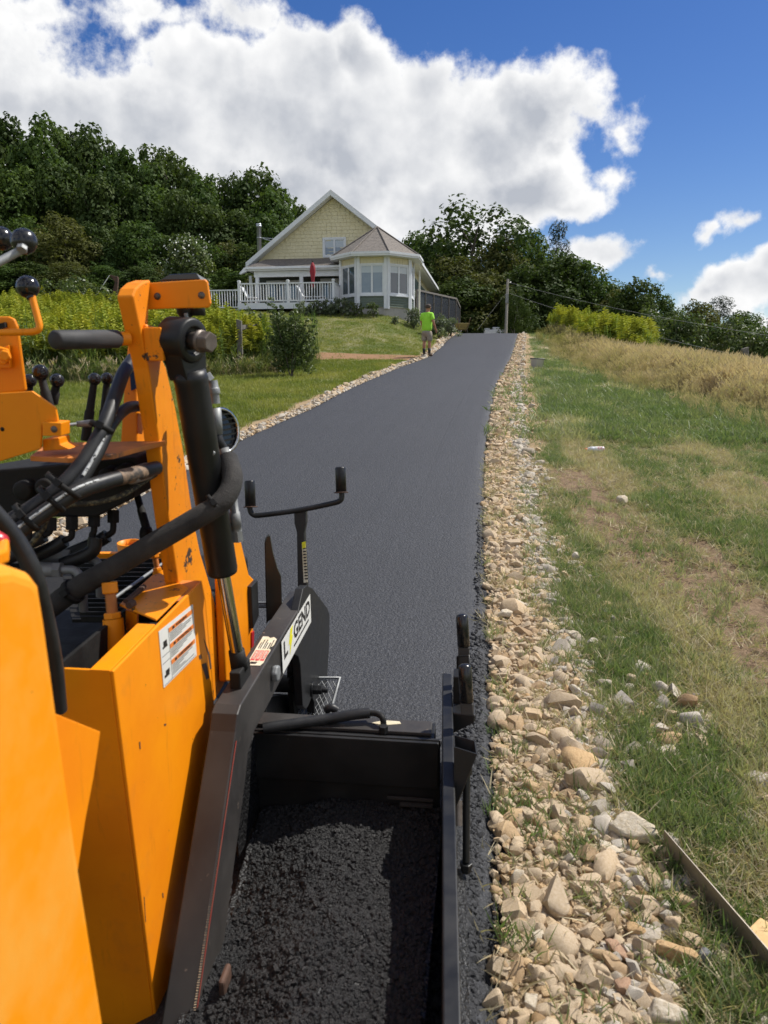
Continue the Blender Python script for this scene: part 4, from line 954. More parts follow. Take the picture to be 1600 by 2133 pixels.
# danger sticker on top
T0, T1 = ph(512,1386,HA+0.001), ph(548,1326,HA+0.001); T2 = ph(547,1390,HA+0.001)
ev = (T1-T0); eu = RX*0.050
S2 = lambda u, v: T0 + eu*u + ev*v
sg2 = 1 if eu.cross(ev).dot(UX) > 0 else -1
dl = MB(); pts = [(0,0),(0.86,0.01),(0.98,0.10),(0.95,0.3),(1.0,0.52),(0.86,0.60),(1.02,0.70),(1.0,0.92),(0.75,0.99),(0.55,0.95),(0.35,1.0),(0,1)]
dl.prism([S2(u,v) for u, v in pts], UX*0.0008)
ds = obj('danger_sticker', dl, m_label_old, arm, label='torn cream and red danger sticker')
mr = MB(); mk = MB()
for k in range(3):
    u0 = 0.08+0.30*k
    mr.prism([S2(u0,0.16), S2(u0+0.25,0.16), S2(u0+0.25,0.50), S2(u0,0.50)], UX*0.0013)
    # words run along the arm
    Sx = lambda u, v, u0=u0: S2(u0+0.25*v, 0.0+u)
    put_text('lettering', ('DANGER','PELIGRO','DANGER')[k], Sx, 0.21, 0.48, 0.2, 0.85, 0.0018, m_ink_w, ds, 1 if (Sx(1,0)-Sx(0,0)).cross(Sx(0,1)-Sx(0,0)).dot(UX) > 0 else -1)
    for j in range(2):
        v0 = 0.56; mk.prism([S2(u0+0.04+0.12*j,v0), S2(u0+0.10+0.12*j,v0), S2(u0+0.10+0.12*j,v0+0.22+0.1*((k+j)%2)), S2(u0+0.04+0.12*j,v0+0.22+0.1*((k+j)%2))], UX*0.0012)
mk.prism([S2(0.15,0.05), S2(0.55,0.05), S2(0.6,0.11), S2(0.2,0.12)], UX*0.0012)
obj('red_panel', mr, m_ink_r, ds); obj('printed_lines', mk, m_ink, ds)['kind'] = 'stuff'
# maker's sticker on the right face: LEGEND with a lightning bolt for its first E
B0 = pr(584,1350,rr); B1 = pr(643,1232,rr); B2 = pr(588,1402,rr)
fa, fb_ = B0.dot(FX), B1.dot(FX); hb = HA-0.006; hl = HA-0.118
S3 = lambda u, v: M(rr+0.0038, fa+(fb_-fa)*u, hb+(hl-hb)*v)
sg3 = 1 if (S3(1,0)-S3(0,0)).cross(S3(0,1)-S3(0,0)).dot(RX) > 0 else -1
ms = obj('maker_sticker', rect(MB(), S3, 0.0, 1.0, 0.0, 1.0, 0.0008, sg=sg3), m_label, arm, label='white maker sticker with a yellow lightning bolt')
put_text('lettering', 'L', S3, 0.05, 0.17, 0.10, 0.66, 0.0018, m_ink, ms, sg3)
put_text('lettering', 'GEND', S3, 0.37, 0.97, 0.08, 0.62, 0.0018, m_ink, ms, sg3)
mb = MB(); nrm = RX*0.0018
mb.prism([S3(u,v)+nrm for u, v in ((0.27,0.04),(0.35,0.04),(0.30,0.32),(0.34,0.32),(0.22,0.80),(0.245,0.46),(0.20,0.46))], RX*0.0006); obj('lightning_bolt', mb, m_ink_y, ms)
mb = MB(); random.seed(4)
u = 0.36
while u < 0.9:
    w = random.uniform(0.01, 0.03); rect(mb, S3, u, u+w, 0.72, 0.80, 0.0018, 0.0003, sg3); u += w+random.uniform(0.006, 0.014)
obj('printed_lines', mb, m_ink, ms)['kind'] = 'stuff'

# --- end plate of the arm: chamfered, with a slot
pl = [(640,1219),(652,1226),(682,1266),(687,1280),(686,1340),(682,1412),(680,1480),(676,1560),(640,1560),(650,1480),(642,1466),(634,1450),(628,1420),(626,1385),(622,1368),(612,1362),(604,1372),(602,1400),(600,1330),(624,1290)]
rp = rr+0.003
mb = MB().prism([pr(x, y, rp) for x, y in [(632,1226),(640,1219),(652,1226),(682,1266),(687,1280),(686,1340),(682,1412),(680,1480),(676,1560),(655,1560),(655,1462),(650,1452),(643,1470),(637,1478),(631,1470),(628,1420),(626,1385),(622,1368),(612,1362),(608,1340)]], -RX*0.03)
obj('end_plate', mb, m_black, PV, bevel=0.003)
mb = MB().prism([pr(x, y, rr-0.06) for x, y in [(612,1360),(618,1366),(624,1420),(628,1490),(616,1498),(612,1470),(608,1400)]], -RX*0.02)
obj('hook_plate', mb, m_dark, PV, bevel=0.002)
c = pr(650,1436,rp)
mb = MB().lathe(c, RX, [(0,0),(0,0.030),(0.006,0.030),(0.006,0)], 20); hexbolt(mb, c+RX*0.006, RX, 0.02, 0.018); hexbolt(mb, c+RX*0.024, RX, 0.019, 0.016); mb.lathe(c+RX*0.04, RX, [(0,0.011),(0.022,0.011),(0.022,0)], 12)
obj('pivot_nut', mb, m_black, PV, bevel=0.001)
obj('cross_tube', MB().cyl(pr(618,1424,rr-0.04), pr(560,1424,rr-0.22), 0.034, 20), m_black, PV)
mb = MB().prism([pr(x, y, rr-0.10) for x, y in [(556,1452),(612,1446),(616,1496),(552,1500)]], -RX*0.06); obj('arm_foot', mb, m_black, PV)
# fin plate
mb = MB().prism([pf(x, y, b_f-0.12) for x, y in [(553,1130),(556,1118),(562,1116),(568,1150),(577,1182),(585,1200),(587,1262),(566,1290),(556,1296)]], FX*0.008)
obj('guard_fin', mb, m_darkgreen, PV, bevel=0.001)
obj('fin_edge', MB().prism([pf(551,1132,b_f-0.12), pf(553,1120,b_f-0.12), pf(558,1296,b_f-0.12), pf(555,1300,b_f-0.12)], FX*0.05), m_black, PV)
mb = MB().tube([pf(538,1256,b_f+0.1), pf(604,1256,b_f+0.1)], 0.006, 6).tube([pf(538,1263,b_f+0.1), pf(604,1263,b_f+0.1)], 0.008, 6); obj('step_rail', mb, m_zinc, PV)
# --- crank post with its two-grip handle
d = 2.95
t0, t1 = U(626,1062,d), U(634,1232,d)
mb = MB().prism([U(612,1066,d), U(637,1063,d), U(638,1090,d), U(634,1110,d), U(640,1225,d), U(620,1228,d), U(618,1110,d), U(613,1090,d)], FX*0.03)
cr = obj('crank_post', mb, m_black, PV, bevel=0.004)
bar = smooth_path([U(519,1040,d+0.02), U(521,1062,d+0.02), U(528,1072,d+0.02), U(545,1073,d+0.015), U(620,1063,d), U(690,1049,d-0.01), U(708,1043,d-0.015), U(712,1034,d-0.015), U(711,1020,d-0.015)], 5)
obj('crank_bar', MB().tube(bar, 0.0105, 12), m_black, cr)
for (x, y, y2, dd) in ((520,1001,1057,d+0.02),(709,973,1027,d-0.015)):
    a, b = U(x, y, dd), U(x+2, y2, dd)
    g = obj('crank_grip', MB().lathe(a, b-a, [(0,0),(0,0.017),(0.004,0.020),((b-a).length,0.0205),((b-a).length,0)], 20), m_black, cr)
    obj('grip_washer', MB().lathe(b-(b-a).normalized()*0.004, b-a, [(0,0),(0,0.027),(0.004,0.027),(0.004,0)], 20), m_rust, g)
mb = MB().prism([U(629,1132,d-0.003), U(637,1130,d-0.003), U(641,1212,d-0.003), U(633,1214,d-0.003)], -FX*0.002); ls = obj('lube_sticker', mb, m_label_old, cr)
mb = MB()
for k in range(11): y = 1141+k*6.3; mb.prism([U(631+k*0.4,y,d-0.006), U(637+k*0.4,y-0.5,d-0.006), U(637+k*0.4,y+2.6,d-0.006), U(631+k*0.4,y+3,d-0.006)], -FX*0.001)
obj('printed_lines', mb, m_ink, ls)['kind'] = 'stuff'
obj('sticker_head', MB().prism([U(629,1130,d-0.006), U(637,1128,d-0.006), U(637,1141,d-0.006), U(630,1143,d-0.006)], -FX*0.001), m_ink_y, ls)

# --- expanded-metal step behind the plate
fs = b_f+0.12
mesh_mb = MB(); corner = [U(600,1412,3.10), U(708,1412,3.10), U(686,1490,3.02), U(606,1490,3.02)]
def stp(u, v): return (corner[0]*(1-u)+corner[1]*u)*(1-v) + (corner[3]*(1-u)+corner[2]*u)*v
nu, nv = 9, 5
for i in range(nu):
    for j in range(nv):
        a, b = i/nu, j/nv; c_, d_ = 1/nu, 1/nv
        q = [stp(a+c_/2,b), stp(a+c_,b+d_/2), stp(a+c_/2,b+d_), stp(a,b+d_/2)]
        for k in range(4): mesh_mb.tube([q[k], q[(k+1)%4]], 0.0022, 4, caps=False)
st = obj('mesh_step', mesh_mb, m_zinc, PV)
obj('step_frame', MB().tube([corner[0], corner[1], corner[2]], 0.007, 6).tube([corner[0], corner[3]], 0.006, 6), m_zinc, st)

# --- mix box: back wall with its capped beam, side gate, cranks
hw = 0.385
fw = ph(545,1521,hw).dot(FX); rl = ph(540,1521,hw).dot(RX); rg = ph(919,1527,hw).dot(RX)
mb = MB().mbox(rl-0.12, rg, fw, fw+0.01, 0.03, hw)
mb.mbox(rl-0.12, rg-0.005, fw-0.012, fw, hw-0.16, hw-0.004)
mb.mbox(rl-0.12, rg-0.02, fw+0.012, fw+0.11, hw-0.15, hw-0.008)
box_w = obj('box_back_wall', mb, m_black, PV, bevel=0.002)
mb = MB().mbox(rl-0.05, rg-0.03, fw+0.03, fw+0.10, hw-0.007, hw+0.004); obj('beam_cap', mb, m_black_dusty, box_w, bevel=0.002)
mb = MB(); mb.prism([ph(773,1506,hw+0.0045), ph(800,1501,hw+0.0045), ph(832,1503,hw+0.0045), ph(836,1508,hw+0.0045), ph(800,1511,hw+0.0045)], UX*0.001); obj('scuffed_sticker', mb, m_label_old, box_w)
mb = MB().mbox(rg-0.16, rg-0.02, fw-0.02, fw-0.012, 0.185, 0.192).mbox(rg-0.12, rg-0.02, fw-0.03, fw-0.012, 0.170, 0.176); obj('wall_ledge', mb, m_black_dusty, box_w)
bh = [ph(548,1517,hw+0.012), ph(610,1508,hw+0.016), ph(680,1498,hw+0.020), ph(740,1488,hw+0.03), ph(770,1485,hw+0.032)]
hb2 = hose('heater_hose', bh, [0.012]*0 or 0.0165, m_rubber, 6, 14)
obj('elbow', MB().tube(smooth_path([ph(764,1485,hw+0.032), ph(785,1487,hw+0.034), ph(797,1496,hw+0.030), ph(799,1514,hw+0.004)], 6), 0.0095, 12), m_dark, hb2)
mb = MB(); hexbolt(mb, ph(799,1512,hw+0.02), -UX, 0.014, 0.022); obj('nut', mb, m_dark, hb2)
obj('hose_stub', MB().tube(smooth_path([ph(678,1480,hw+0.02), ph(690,1474,hw+0.03), ph(702,1480,hw+0.02)], 5), 0.014, 10), m_rubber, PV)
# side gate
gA, gB = ph(931,1402,hw), ph(946,2200,hw)
gf = (gA-gB).normalized(); gn = gf.cross(UX).normalized()
mb = MB().prism([gA+gn*0.018, gA+gn*0.018-UX*0.36, gB+gn*0.014-UX*0.36, gB+gn*0.014], -gn*0.034)
gate = obj('side_gate', mb, m_black, PV, bevel=0.004)
mb = MB().prism([gA+gn*0.018-UX*0.30, gA+gn*0.05-UX*0.33, gB+gn*0.05-UX*0.33, gB+gn*0.014-UX*0.30], -UX*0.03); obj('gate_skid', mb, m_mix, gate)
# deflector plate on the left of the box, caked with mix
mb = MB().mbox(rl-0.02, rl-0.012, fw-0.22, fw, 0.10, hw-0.01); obj('deflector', mb, m_mix, PV, bevel=0.003)
mb = MB().prism([pr(520,1560,rl-0.05), pr(545,1535,rl-0.05), pr(541,1640,rl-0.05), pr(505,1640,rl-0.05)], -RX*0.01); obj('inner_guard', mb, m_orange_dusty, PV)
cq = ph(470,2050,0.09); mb = MB().box(cq, RX*0.008, FX*0.030, UX*0.035); obj('auger_hanger', mb, m_rust, PV, bevel=0.01)
# crank posts on the gate
def crank(px, y0, y1, yb, d, name='depth_crank'):
    a, b, c = U(px,y0,d), U(px+4,y1,d), U(px+6,yb,d)
    L_ = (b-a).length
    g = obj(name, MB().lathe(a, b-a, [(0,0),(0.001,0.010),(0.006,0.018),(0.012,0.0205),(L_,0.021),(L_,0)], 22), m_knob, PV)
    mb = MB().box((b+c)/2, RX*0.019, FX*0.012, (c-b)/2); obj('crank_arm', mb, m_black_dusty, g, bevel=0.003)
crank(962,1278,1346,1420,2.62); crank(968,1382,1462,1486,2.35)
mb = MB().tube([U(953,1425,2.60), U(953,1368,2.60), U(977,1366,2.56), U(977,1400,2.56)], 0.004, 6); obj('crank_clip', mb, m_black, PV)
mb = MB().box(U(962,1450,2.55), RX*0.028, FX*0.03, UX*0.085); obj('crank_mount', mb, m_black, PV, bevel=0.004)
kb = [U(942,1484,2.45), U(990,1490,2.42), U(988,1506,2.42), U(942,1530,2.45)]
mb = MB().prism(kb, FX*0.06); obj('crank_bracket', mb, m_black, PV, bevel=0.004)
# open square socket, tapering down
d = 2.10; top = [U(945,1530,d+0.10), U(990,1543,d+0.06), U(994,1571,d-0.02), U(946,1556,d+0.0)]
bot = [U(946,1668,d+0.06), U(958,1655,d+0.05), U(955,1672,d+0.0), U(946,1690,d+0.0)]
mb = MB(); inn = [t_+(sum(top,Vector())/4-t_)*0.08 for t_ in top]; inb = [b_+(sum(bot,Vector())/4-b_)*0.1 for b_ in bot]
mb.add(top+bot, [(0,1,5,4),(1,2,6,5),(2,3,7,6),(3,0,4,7)][::1]); mb.add(inn+inb, [(4,5,1,0),(5,6,2,1),(6,7,3,2),(7,4,0,3)]); mb.add(top+inn, [(0,4,5,1),(1,5,6,2),(2,6,7,3),(3,7,4,0)])
obj('square_socket', mb, m_black, PV)
# adjusting rod with nuts
a, b = U(972,1600,2.22), U(971,1795,2.20)
rd = obj('adjusting_rod', MB().cyl(a, b, 0.0105, 16), m_black, PV)
mb = MB(); hexbolt(mb, b-UX*0.002, UX*-1, 0.019, 0.016); hexbolt(mb, b-UX*0.02, UX*-1, 0.016, 0.012); obj('nut', mb, m_black, rd, bevel=0.002)
mb = MB(); hexbolt(mb, a+UX*0.01, -UX, 0.017, 0.03); obj('nut', mb, m_black, rd, bevel=0.002)
obj('stop_pin', MB().cyl(U(954,1668,2.15), U(954,1720,2.13), 0.012, 12), m_oldbolt, PV)

# --- hot mix in the box
random.seed(3)
fgx = np.linspace(rr-0.03, rg+0.01, 60); fgy = np.linspace(fw-1.35, fw+0.0, 110)
GX, GY = np.meshgrid(fgx, fgy)
def mixh(r, f):
    h = 0.078 + 0.075*sstep(rr, rr+0.20+0.10*sstep(0.2,0.5,fw-f), r)*(1-0.0*f) + 0.06*(1-sstep(0.0,0.35,fw-f)) - 0.05*(1-sstep(0.0,0.3,fw-f))*sstep(rl, rl+0.2, r) + 0.02*np.sin(3*r+1) + 0.05*sstep(0.15, 0.6, fw-f)*(1-sstep(0.9, 1.4, fw-f))*sstep(rr+0.02, rr+0.25, r) - 0.025*sstep(rg-0.30, rg-0.02, r)
    return h + (fbm(r*7, f*7, 5, 4)-0.5)*0.035 + (fbm(r*50, f*50, 8, 3)-0.5)*0.016
GH = mixh(GX, GY)
mb = MB(); pts = [M(a, b, c) for a, b, c in zip(GX.ravel(), GY.ravel(), GH.ravel())]
n_ = len(fgx); mb.add(pts, [(j*n_+i, j*n_+i+1, (j+1)*n_+i+1, (j+1)*n_+i) for j in range(len(fgy)-1) for i in range(n_-1)], True)
mo_ = obj('hot_asphalt_mix', mb, m_mix); mo_['kind'] = 'stuff'
CRUMB = []
for s_ in range(5):
    bm = bmesh.new(); bmesh.ops.create_icosphere(bm, subdivisions=1, radius=1.0)
    rs_ = random.Random(s_)
    for v in bm.verts: v.co *= rs_.uniform(0.6, 1.1); v.co.z *= 0.8
    me = bpy.data.meshes.new('crumb'); bm.to_mesh(me); bm.free(); me.materials.append(m_crumb); CRUMB.append(me)
nC = 42000
cr_ = RNG.uniform(rr-0.01, rg, nC); cf_ = fw-1.25*RNG.random(nC)**0.9
ch_ = mixh(cr_, cf_)
pc = np.array([M(a,b,c) for a,b,c in zip(cr_, cf_, ch_)])
mc = scatter('asphalt_crumbs', pc, RNG.uniform(0,6.28,(nC,3)), RNG.gamma(3, 0.00115, nC)+0.0016, RNG.integers(0,5,nC), CRUMB)
# machine body that stands outside the picture's left edge
mb = MB().mbox(-1.7, -0.76, 0.3, 2.2, -0.30, -0.05); obj('undercarriage', mb, m_dark, PV)
mb = MB().mbox(-2.6, -0.98, 0.4, 3.2, 0.25, 0.60); obj('chassis', mb, m_dark, PV, bevel=0.01)
mb = MB().mbox(-2.4, -0.9, fw+0.13, fw+0.75, 0.05, 0.30); obj('main_screed', mb, m_black, PV, bevel=0.01)
# ------------------------------------------------------------------ where the distinct rocks lie
def R_(*a, **k): return (a, k)
ROCKS = [
 R_(1308,1742,120,70,-25,'largest pale flat slab, behind a pointed slab and near the end of the aluminium blade', 'm_stone_pale', 3, (1,.55,.36), 12, .08, tilt=(0.25,0.1)),
 R_(1274,1775,66,52,40,'pale triangular slab leaning in front of the largest slab', 'm_stone_pale', 9, (1,.8,.35), 9, .07, tilt=(0.3,-0.1)),
 R_(1389,1572,60,40,10,'flat pitted grey-tan rock alone in green grass', 'm_stone_pale', 14, (1,.75,.28), 14, .1),
 R_(1413,2008,96,48,-22,'long smooth tan rock beside a dark slate stone', 'm_stone', 17, (1,.5,.42), 16, .2, tilt=(0,0.12)),
 R_(1472,2008,56,46,15,'dark grey slate stone touching the long tan rock', 'm_stone_dark', 21, (1,.8,.55), 11, .07),
 R_(1398,1930,50,54,70,'tan wedge-shaped stone standing on its broad end', 'm_stone', 25, (1,.85,.7), 9, .12),
 R_(1320,1948,52,44,-38,'elongated tan stone above the slanting brown slab', 'm_stone', 28, (1,.55,.5), 14, .16),
 R_(1286,1990,64,56,-48,'slanting brownish slab among the cobbles', 'm_stone_brown', 33, (1,.5,.5), 12, .1, tilt=(0.2,0.3)),
 R_(1382,2072,66,50,5,'squarish cream block near the bottom edge', 'm_stone_pale', 36, (1,.85,.6), 12, .1),
 R_(1392,2122,100,56,8,'broad cream slab cut off by the bottom edge', 'm_stone_pale', 41, (1,.7,.45), 13, .08),
 R_(1302,2066,48,34,0,'reddish oval cobble near the bottom edge', 'm_stone_brown', 44, (1,.75,.55), 20, .25),
 R_(1252,2032,46,36,-20,'light tan rounded block left of the reddish cobble', 'm_stone', 47, (1,.8,.65), 14, .16),
 R_(1216,1985,46,48,60,'large angular buff stone in the cobble strip', 'm_stone', 52, (1,.85,.6), 11, .09),
 R_(1120,1965,50,44,30,'angular buff slab near the asphalt edge, low in the frame', 'm_stone_pale', 55, (1,.8,.5), 10, .08),
 R_(1105,2095,46,50,75,'pale angular cobble at the lower end of the gravel', 'm_stone_pale', 58, (1,.8,.6), 11, .09),
 R_(1082,1840,40,44,20,'pale upright cobble at the gravel strip below the pointed slab', 'm_stone_pale', 63, (1,.75,.7), 12, .1),
 R_(1160,1755,38,24,0,'egg-shaped orange-tan pebble left of the slabs', 'm_stone', 66, (1,.8,.6), 20, .28),
 R_(1297,1049,27,17,0,'round cream stone on bare brown soil', 'm_stone_pale', 69, (1,.85,.6), 22, .3, sink=0.15),
 R_(1344,1058,18,10,20,'small white stone just right of the round cream stone', 'm_stone_pale', 73, (1,.7,.5), 12, .1),
 R_(1071,1266,52,22,5,'flat buff slab, upper of two in the middle of the gravel', 'm_stone_pale', 77, (1,.7,.35), 12, .1),
 R_(1056,1286,42,20,0,'flat cream slab, lower of two in the middle of the gravel', 'm_stone_pale', 80, (1,.7,.4), 12, .1),
 R_(1196,1330,44,18,-12,'long cream stone where the gravel meets the grass', 'm_stone_pale', 83, (1,.5,.4), 12, .1),
 R_(1287,1335,34,14,5,'flat pale stone half hidden in green grass', 'm_stone_pale', 88, (1,.6,.3), 12, .1),
 R_(1099,1432,32,24,0,'rounded pale cobble alone on the gravel', 'm_stone_pale', 91, (1,.8,.6), 20, .25),
 R_(1313,1426,28,24,30,'tan block at the grassy end of the stone spill', 'm_stone', 94, (1,.8,.8), 10, .12),
 R_(1330,1412,22,22,10,'grey block behind the tan block', 'm_stone_dark', 97, (1,.8,.8), 10, .1),
 R_(1140,886,13,9,0,'small dark brown lump on the grass', 'm_stone_brown', 101, (1,.8,.75), 12, .1, sink=0.1),
 R_(1531,1866,34,16,-18,'dark brown stone lying behind the aluminium blade', 'm_stone_brown', 105, (1,.5,.4), 14, .2),
 R_(1432,1745,26,24,10,'tan stone just behind the tip of the aluminium blade', 'm_stone', 108, (1,.85,.8), 12, .14),
 R_(1373,1782,34,22,0,'rounded orange-brown stone against the tip of the aluminium blade', 'm_stone', 111, (1,.8,.6), 18, .2),
 R_(1147,1000,24,10,-10,'flat white stone at the upper edge of the gravel', 'm_stone_pale', 115, (1,.6,.3), 12, .1),
 R_(1300,1178,14,7,0,'small white stone in worn ground', 'm_stone_pale', 118, (1,.7,.5), 12, .1),
]
ROCK_SPOTS = []
for a_, k_ in ROCKS:
    g_ = ground(a_[0], a_[1]); d_ = (g_-CAM).dot(Vector((0,cos(PITCH),-sin(PITCH)))); ROCK_SPOTS.append((g_.x, g_.y, a_[2]/1603*d_/2))
def clear_of_rocks(x, y, f=0.9):
    k = np.ones(len(x), bool)
    for (rx_, ry_, rr_) in ROCK_SPOTS: k &= ((x-rx_)**2+((y-ry_)*1.15)**2) > (rr_*f)**2
    return k
# ------------------------------------------------------------------ plant pieces
def ribbon(mb_v, mb_f, p, d, up, w, n=3, droop=0.3, tip=0.15, mi=None, mats=None):
    """a blade: strip along d that droops, n segments"""
    d = Vector(d); L_ = d.length; dn = d.normalized(); side = dn.cross(Vector(up))
    side = side.normalized() if side.length > 1e-6 else V(1,0,0); o = len(mb_v); pos = Vector(p)
    for i in range(n+1):
        f = i/n; ww = w*(1-f*f*(1-tip)) if n > 1 else w
        mb_v += [tuple(pos - side*ww/2), tuple(pos + side*ww/2)]
        if i < n:
            dn = (dn - V(0,0,droop/n)).normalized(); pos = pos + dn*(L_/n)
    for i in range(n): mb_f.append((o+2*i, o+2*i+1, o+2*i+3, o+2*i+2)); 
    if mats is not None: mats += [mi]*n
def tuft(name, seed, nb, h, w, spread, lean, mat, droop=0.5):
    r = random.Random(seed); v, f = [], []
    for i in range(nb):
        a = r.uniform(0, 2*pi); rr_ = spread*sqrt(r.random()); l = r.uniform(0.15, 1)*lean
        dd = V(cos(a)*l + r.uniform(-.25,.25), sin(a)*l + r.uniform(-.25,.25), 1).normalized()*h*r.uniform(0.5, 1.15)
        b = r.uniform(0, 2*pi)
        ribbon(v, f, (cos(b)*rr_, sin(b)*rr_, 0), dd, V(cos(b+1.3), sin(b+1.3), 0.2), w*r.uniform(0.7,1.3), 3, droop*r.uniform(0.3,1.6))
    me = bpy.data.meshes.new(name); me.from_pydata(v, [], f); me.materials.append(mat); return me
G_NEAR = [tuft('grass_tuft', i, 16, 0.075, 0.0042, 0.035, 0.8, m_grass) for i in range(6)]
G_LONG = [tuft('long_grass_tuft', 20+i, 22, 0.17, 0.0055, 0.06, 0.9, m_grass, 0.9) for i in range(4)]
G_STRAW = [tuft('straw_tuft', 40+i, 12, 0.085, 0.0040, 0.05, 2.6, m_straw, 0.25) for i in range(5)]
G_FAR = [tuft('lawn_tuft', 60+i, 14, 0.075, 0.009, 0.10, 0.7, m_lawn) for i in range(4)]
G_MID = [tuft('verge_tuft', 80+i, 14, 0.10, 0.008, 0.09, 0.9, m_grass) for i in range(4)]
def wedge(y0, y1, n, side):
    """random ground points inside the field of view"""
    y = y0 + (y1-y0)*RNG.random(n)
    if side > 0: a = xR(y)+0.02; b = 0.56*y+0.9
    else: b = xL(y)-0.02; a = -0.56*y-0.9
    return a + (b-a)*RNG.random(n), y
def put(name, bands, meshes, keep, tintf, smin, smax, lift=0.0):
    P, T = [], []
    for (y0, y1, n, side) in bands:
        x, y = wedge(y0, y1, n, side); k = (RNG.random(n) < keep(x, y)) & clear_of_rocks(x, y); x, y = x[k], y[k]
        P.append(np.stack([x, y, terrain(x, y)+lift-0.004], -1)); T.append(tintf(x, y))
    P = np.concatenate(P); T = np.clip(np.concatenate(T), 0, 1); n = len(P)
    R_ = np.stack([RNG.normal(0,.12,n), RNG.normal(0,.12,n), RNG.uniform(0,6.28,n)], -1)
    return scatter(name, P, R_, RNG.uniform(smin, smax, n), RNG.integers(0, len(meshes), n), meshes, T)
def clump(x, y): return sstep(0.34, 0.56, fbm(x*2.6, y*2.0, 51, 3))
def k_turf(x, y): return np.clip((1-z_stone(x,y)*0.93)*(1-0.96*z_bare(x,y))*(1-z_mulch(x,y))*(0.16+0.84*clump(x,y))*(1-0.55*z_dry(x,y)), 0, 1)
def t_turf(x, y): return 0.06+0.75*z_dry(x,y)*fbm(x*1.4,y*1.2,71,3)*1.5+0.45*(fbm(x*3,y*3,61,3)-0.45)+0.22*RNG.random(len(x))**2
put('turf_grass', [(1.2,3.2,8500,1),(3.2,6,9000,1),(6,10,10000,1)], G_NEAR, k_turf, t_turf, 0.6, 1.25)
put('straw_thatch', [(1.2,3.2,9000,1),(3.2,6,10000,1),(6,11,13000,1)], G_STRAW, lambda x, y: np.clip((0.30+0.70*z_dry(x,y))*(1-0.85*z_stone(x,y))*(1-0.90*z_bare(x,y)), 0, 1), lambda x, y: RNG.random(len(x)), 0.6, 1.3, 0.004)
put('verge_grass', [(9.5,16,15000,1),(16,26,12000,1),(26,42,9000,1)], G_MID, lambda x, y: k_turf(x,y)*0.9, lambda x, y: t_turf(x,y)*0.9, 0.8, 1.7)
lush = lambda x, y: sstep(0.0, 0.8, x-xR(y)-np.interp(y,[4,8,14,24],[3.2,3.4,3.4,3.2]))
put('lush_long_grass', [(5,12,5000,1),(12,22,7000,1)], G_LONG, lush, lambda x, y: 0.02+0.25*RNG.random(len(x))**2, 0.6, 1.4)
put('lawn_grass', [(7,14,9000,-1),(14,24,14000,-1),(24,43,26000,-1)], G_FAR, lambda x, y: (1-z_stone(x,y))*(1-z_mulch(x,y)*0.97), lambda x, y: 0.05+0.75*z_dry(x,y)+0.75*(fbm(x*0.8,y*0.9,15,3)-0.42), 0.7, 1.3)
n = 5200     # scattered dead blades and clover over the stony verge
x, y = wedge(1.2, 7, n, 1); ok = (x-xR(y) < 1.5)
x, y = x[ok], y[ok]; n = len(x)
k = RNG.random(n) < 0.35+0.5*sstep(0.5, 0.62, fbm(x*3.1, y*2.3, 91, 3)); x, y = x[k], y[k]; k = ((x-xR(y)) > 0.28) & clear_of_rocks(x, y); x, y = x[k], y[k]; n = len(x)
scatter('verge_weeds', np.stack([x, y, terrain(x,y)], -1), np.stack([np.zeros(n), np.zeros(n), RNG.uniform(0,6.28,n)], -1), RNG.uniform(0.5, 1.1, n), RNG.integers(0, 6, n), G_NEAR, 0.15+0.75*RNG.random(n)*sstep(0.3,0.6,fbm(x*2,y*2,17,3)))

# tall dry grass on the right bank
def tallgrass(name, seed, mat, h, nb=16):
    r = random.Random(seed); v, f, mi = [], [], []
    for i in range(nb):
        a = r.uniform(0, 6.28); hh = h*r.uniform(0.6, 1.15); b = V(r.uniform(-.16,.16), r.uniform(-.16,.16), 0)
        d_ = V(cos(a)*0.22-0.10, sin(a)*0.22, 1).normalized()*hh
        ribbon(v, f, b, d_, V(cos(a+1.5), sin(a+1.5), 0), 0.010, 4, 0.35, 0.4, 0, mi)
        top = b + d_*0.93 - V(0,0,0.05*hh)
        for k in range(3):
            ribbon(v, f, top - d_*0.06*k, V(cos(a+k*2)*0.05-0.02, sin(a+k*2)*0.05, 0.09), V(1,0.3,0), 0.022, 2, 0.3, 0.2, 0, mi)
    for i in range(8):
        a = r.uniform(0, 6.28); ribbon(v, f, (r.uniform(-.1,.1), r.uniform(-.1,.1), 0), V(cos(a)*0.5, sin(a)*0.5, 0.8)*h*0.55, V(sin(a), -cos(a), 0), 0.012, 3, 0.9, 0.2, 0, mi)
    me = bpy.data.meshes.new(name); me.from_pydata(v, [], f); me.materials.append(mat); return me
TG = [tallgrass('dry_grass_clump', i, m_tall, 0.8) for i in range(5)]
def bx(y): return np.interp(y, [8, 11.5, 15, 18, 23, 29, 35, 40, 46], [5.6, 5.7, 5.5, 5.6, 6.0, 6.8, 7.5, 8.3, 9.0])     # foot of the bank of tall grass
y = RNG.uniform(9.5, 44, 16000); x = bx(y) - 0.5 + RNG.random(16000)**1.1*np.interp(y, [9,16,30,44], [6,7,5,5]) + (fbm(y*0.8, y*0, 4, 3)-0.5)*1.2
k = RNG.random(len(y)) < np.interp(y, [9,14,24,44], [1,1,0.7,0.35])*(0.12+0.88*sstep(-0.2,1.4,x-bx(y)+(fbm(x*1.1,y*1.1,6,3)-0.5)*2.0)); x, y = x[k], y[k]; n = len(x)
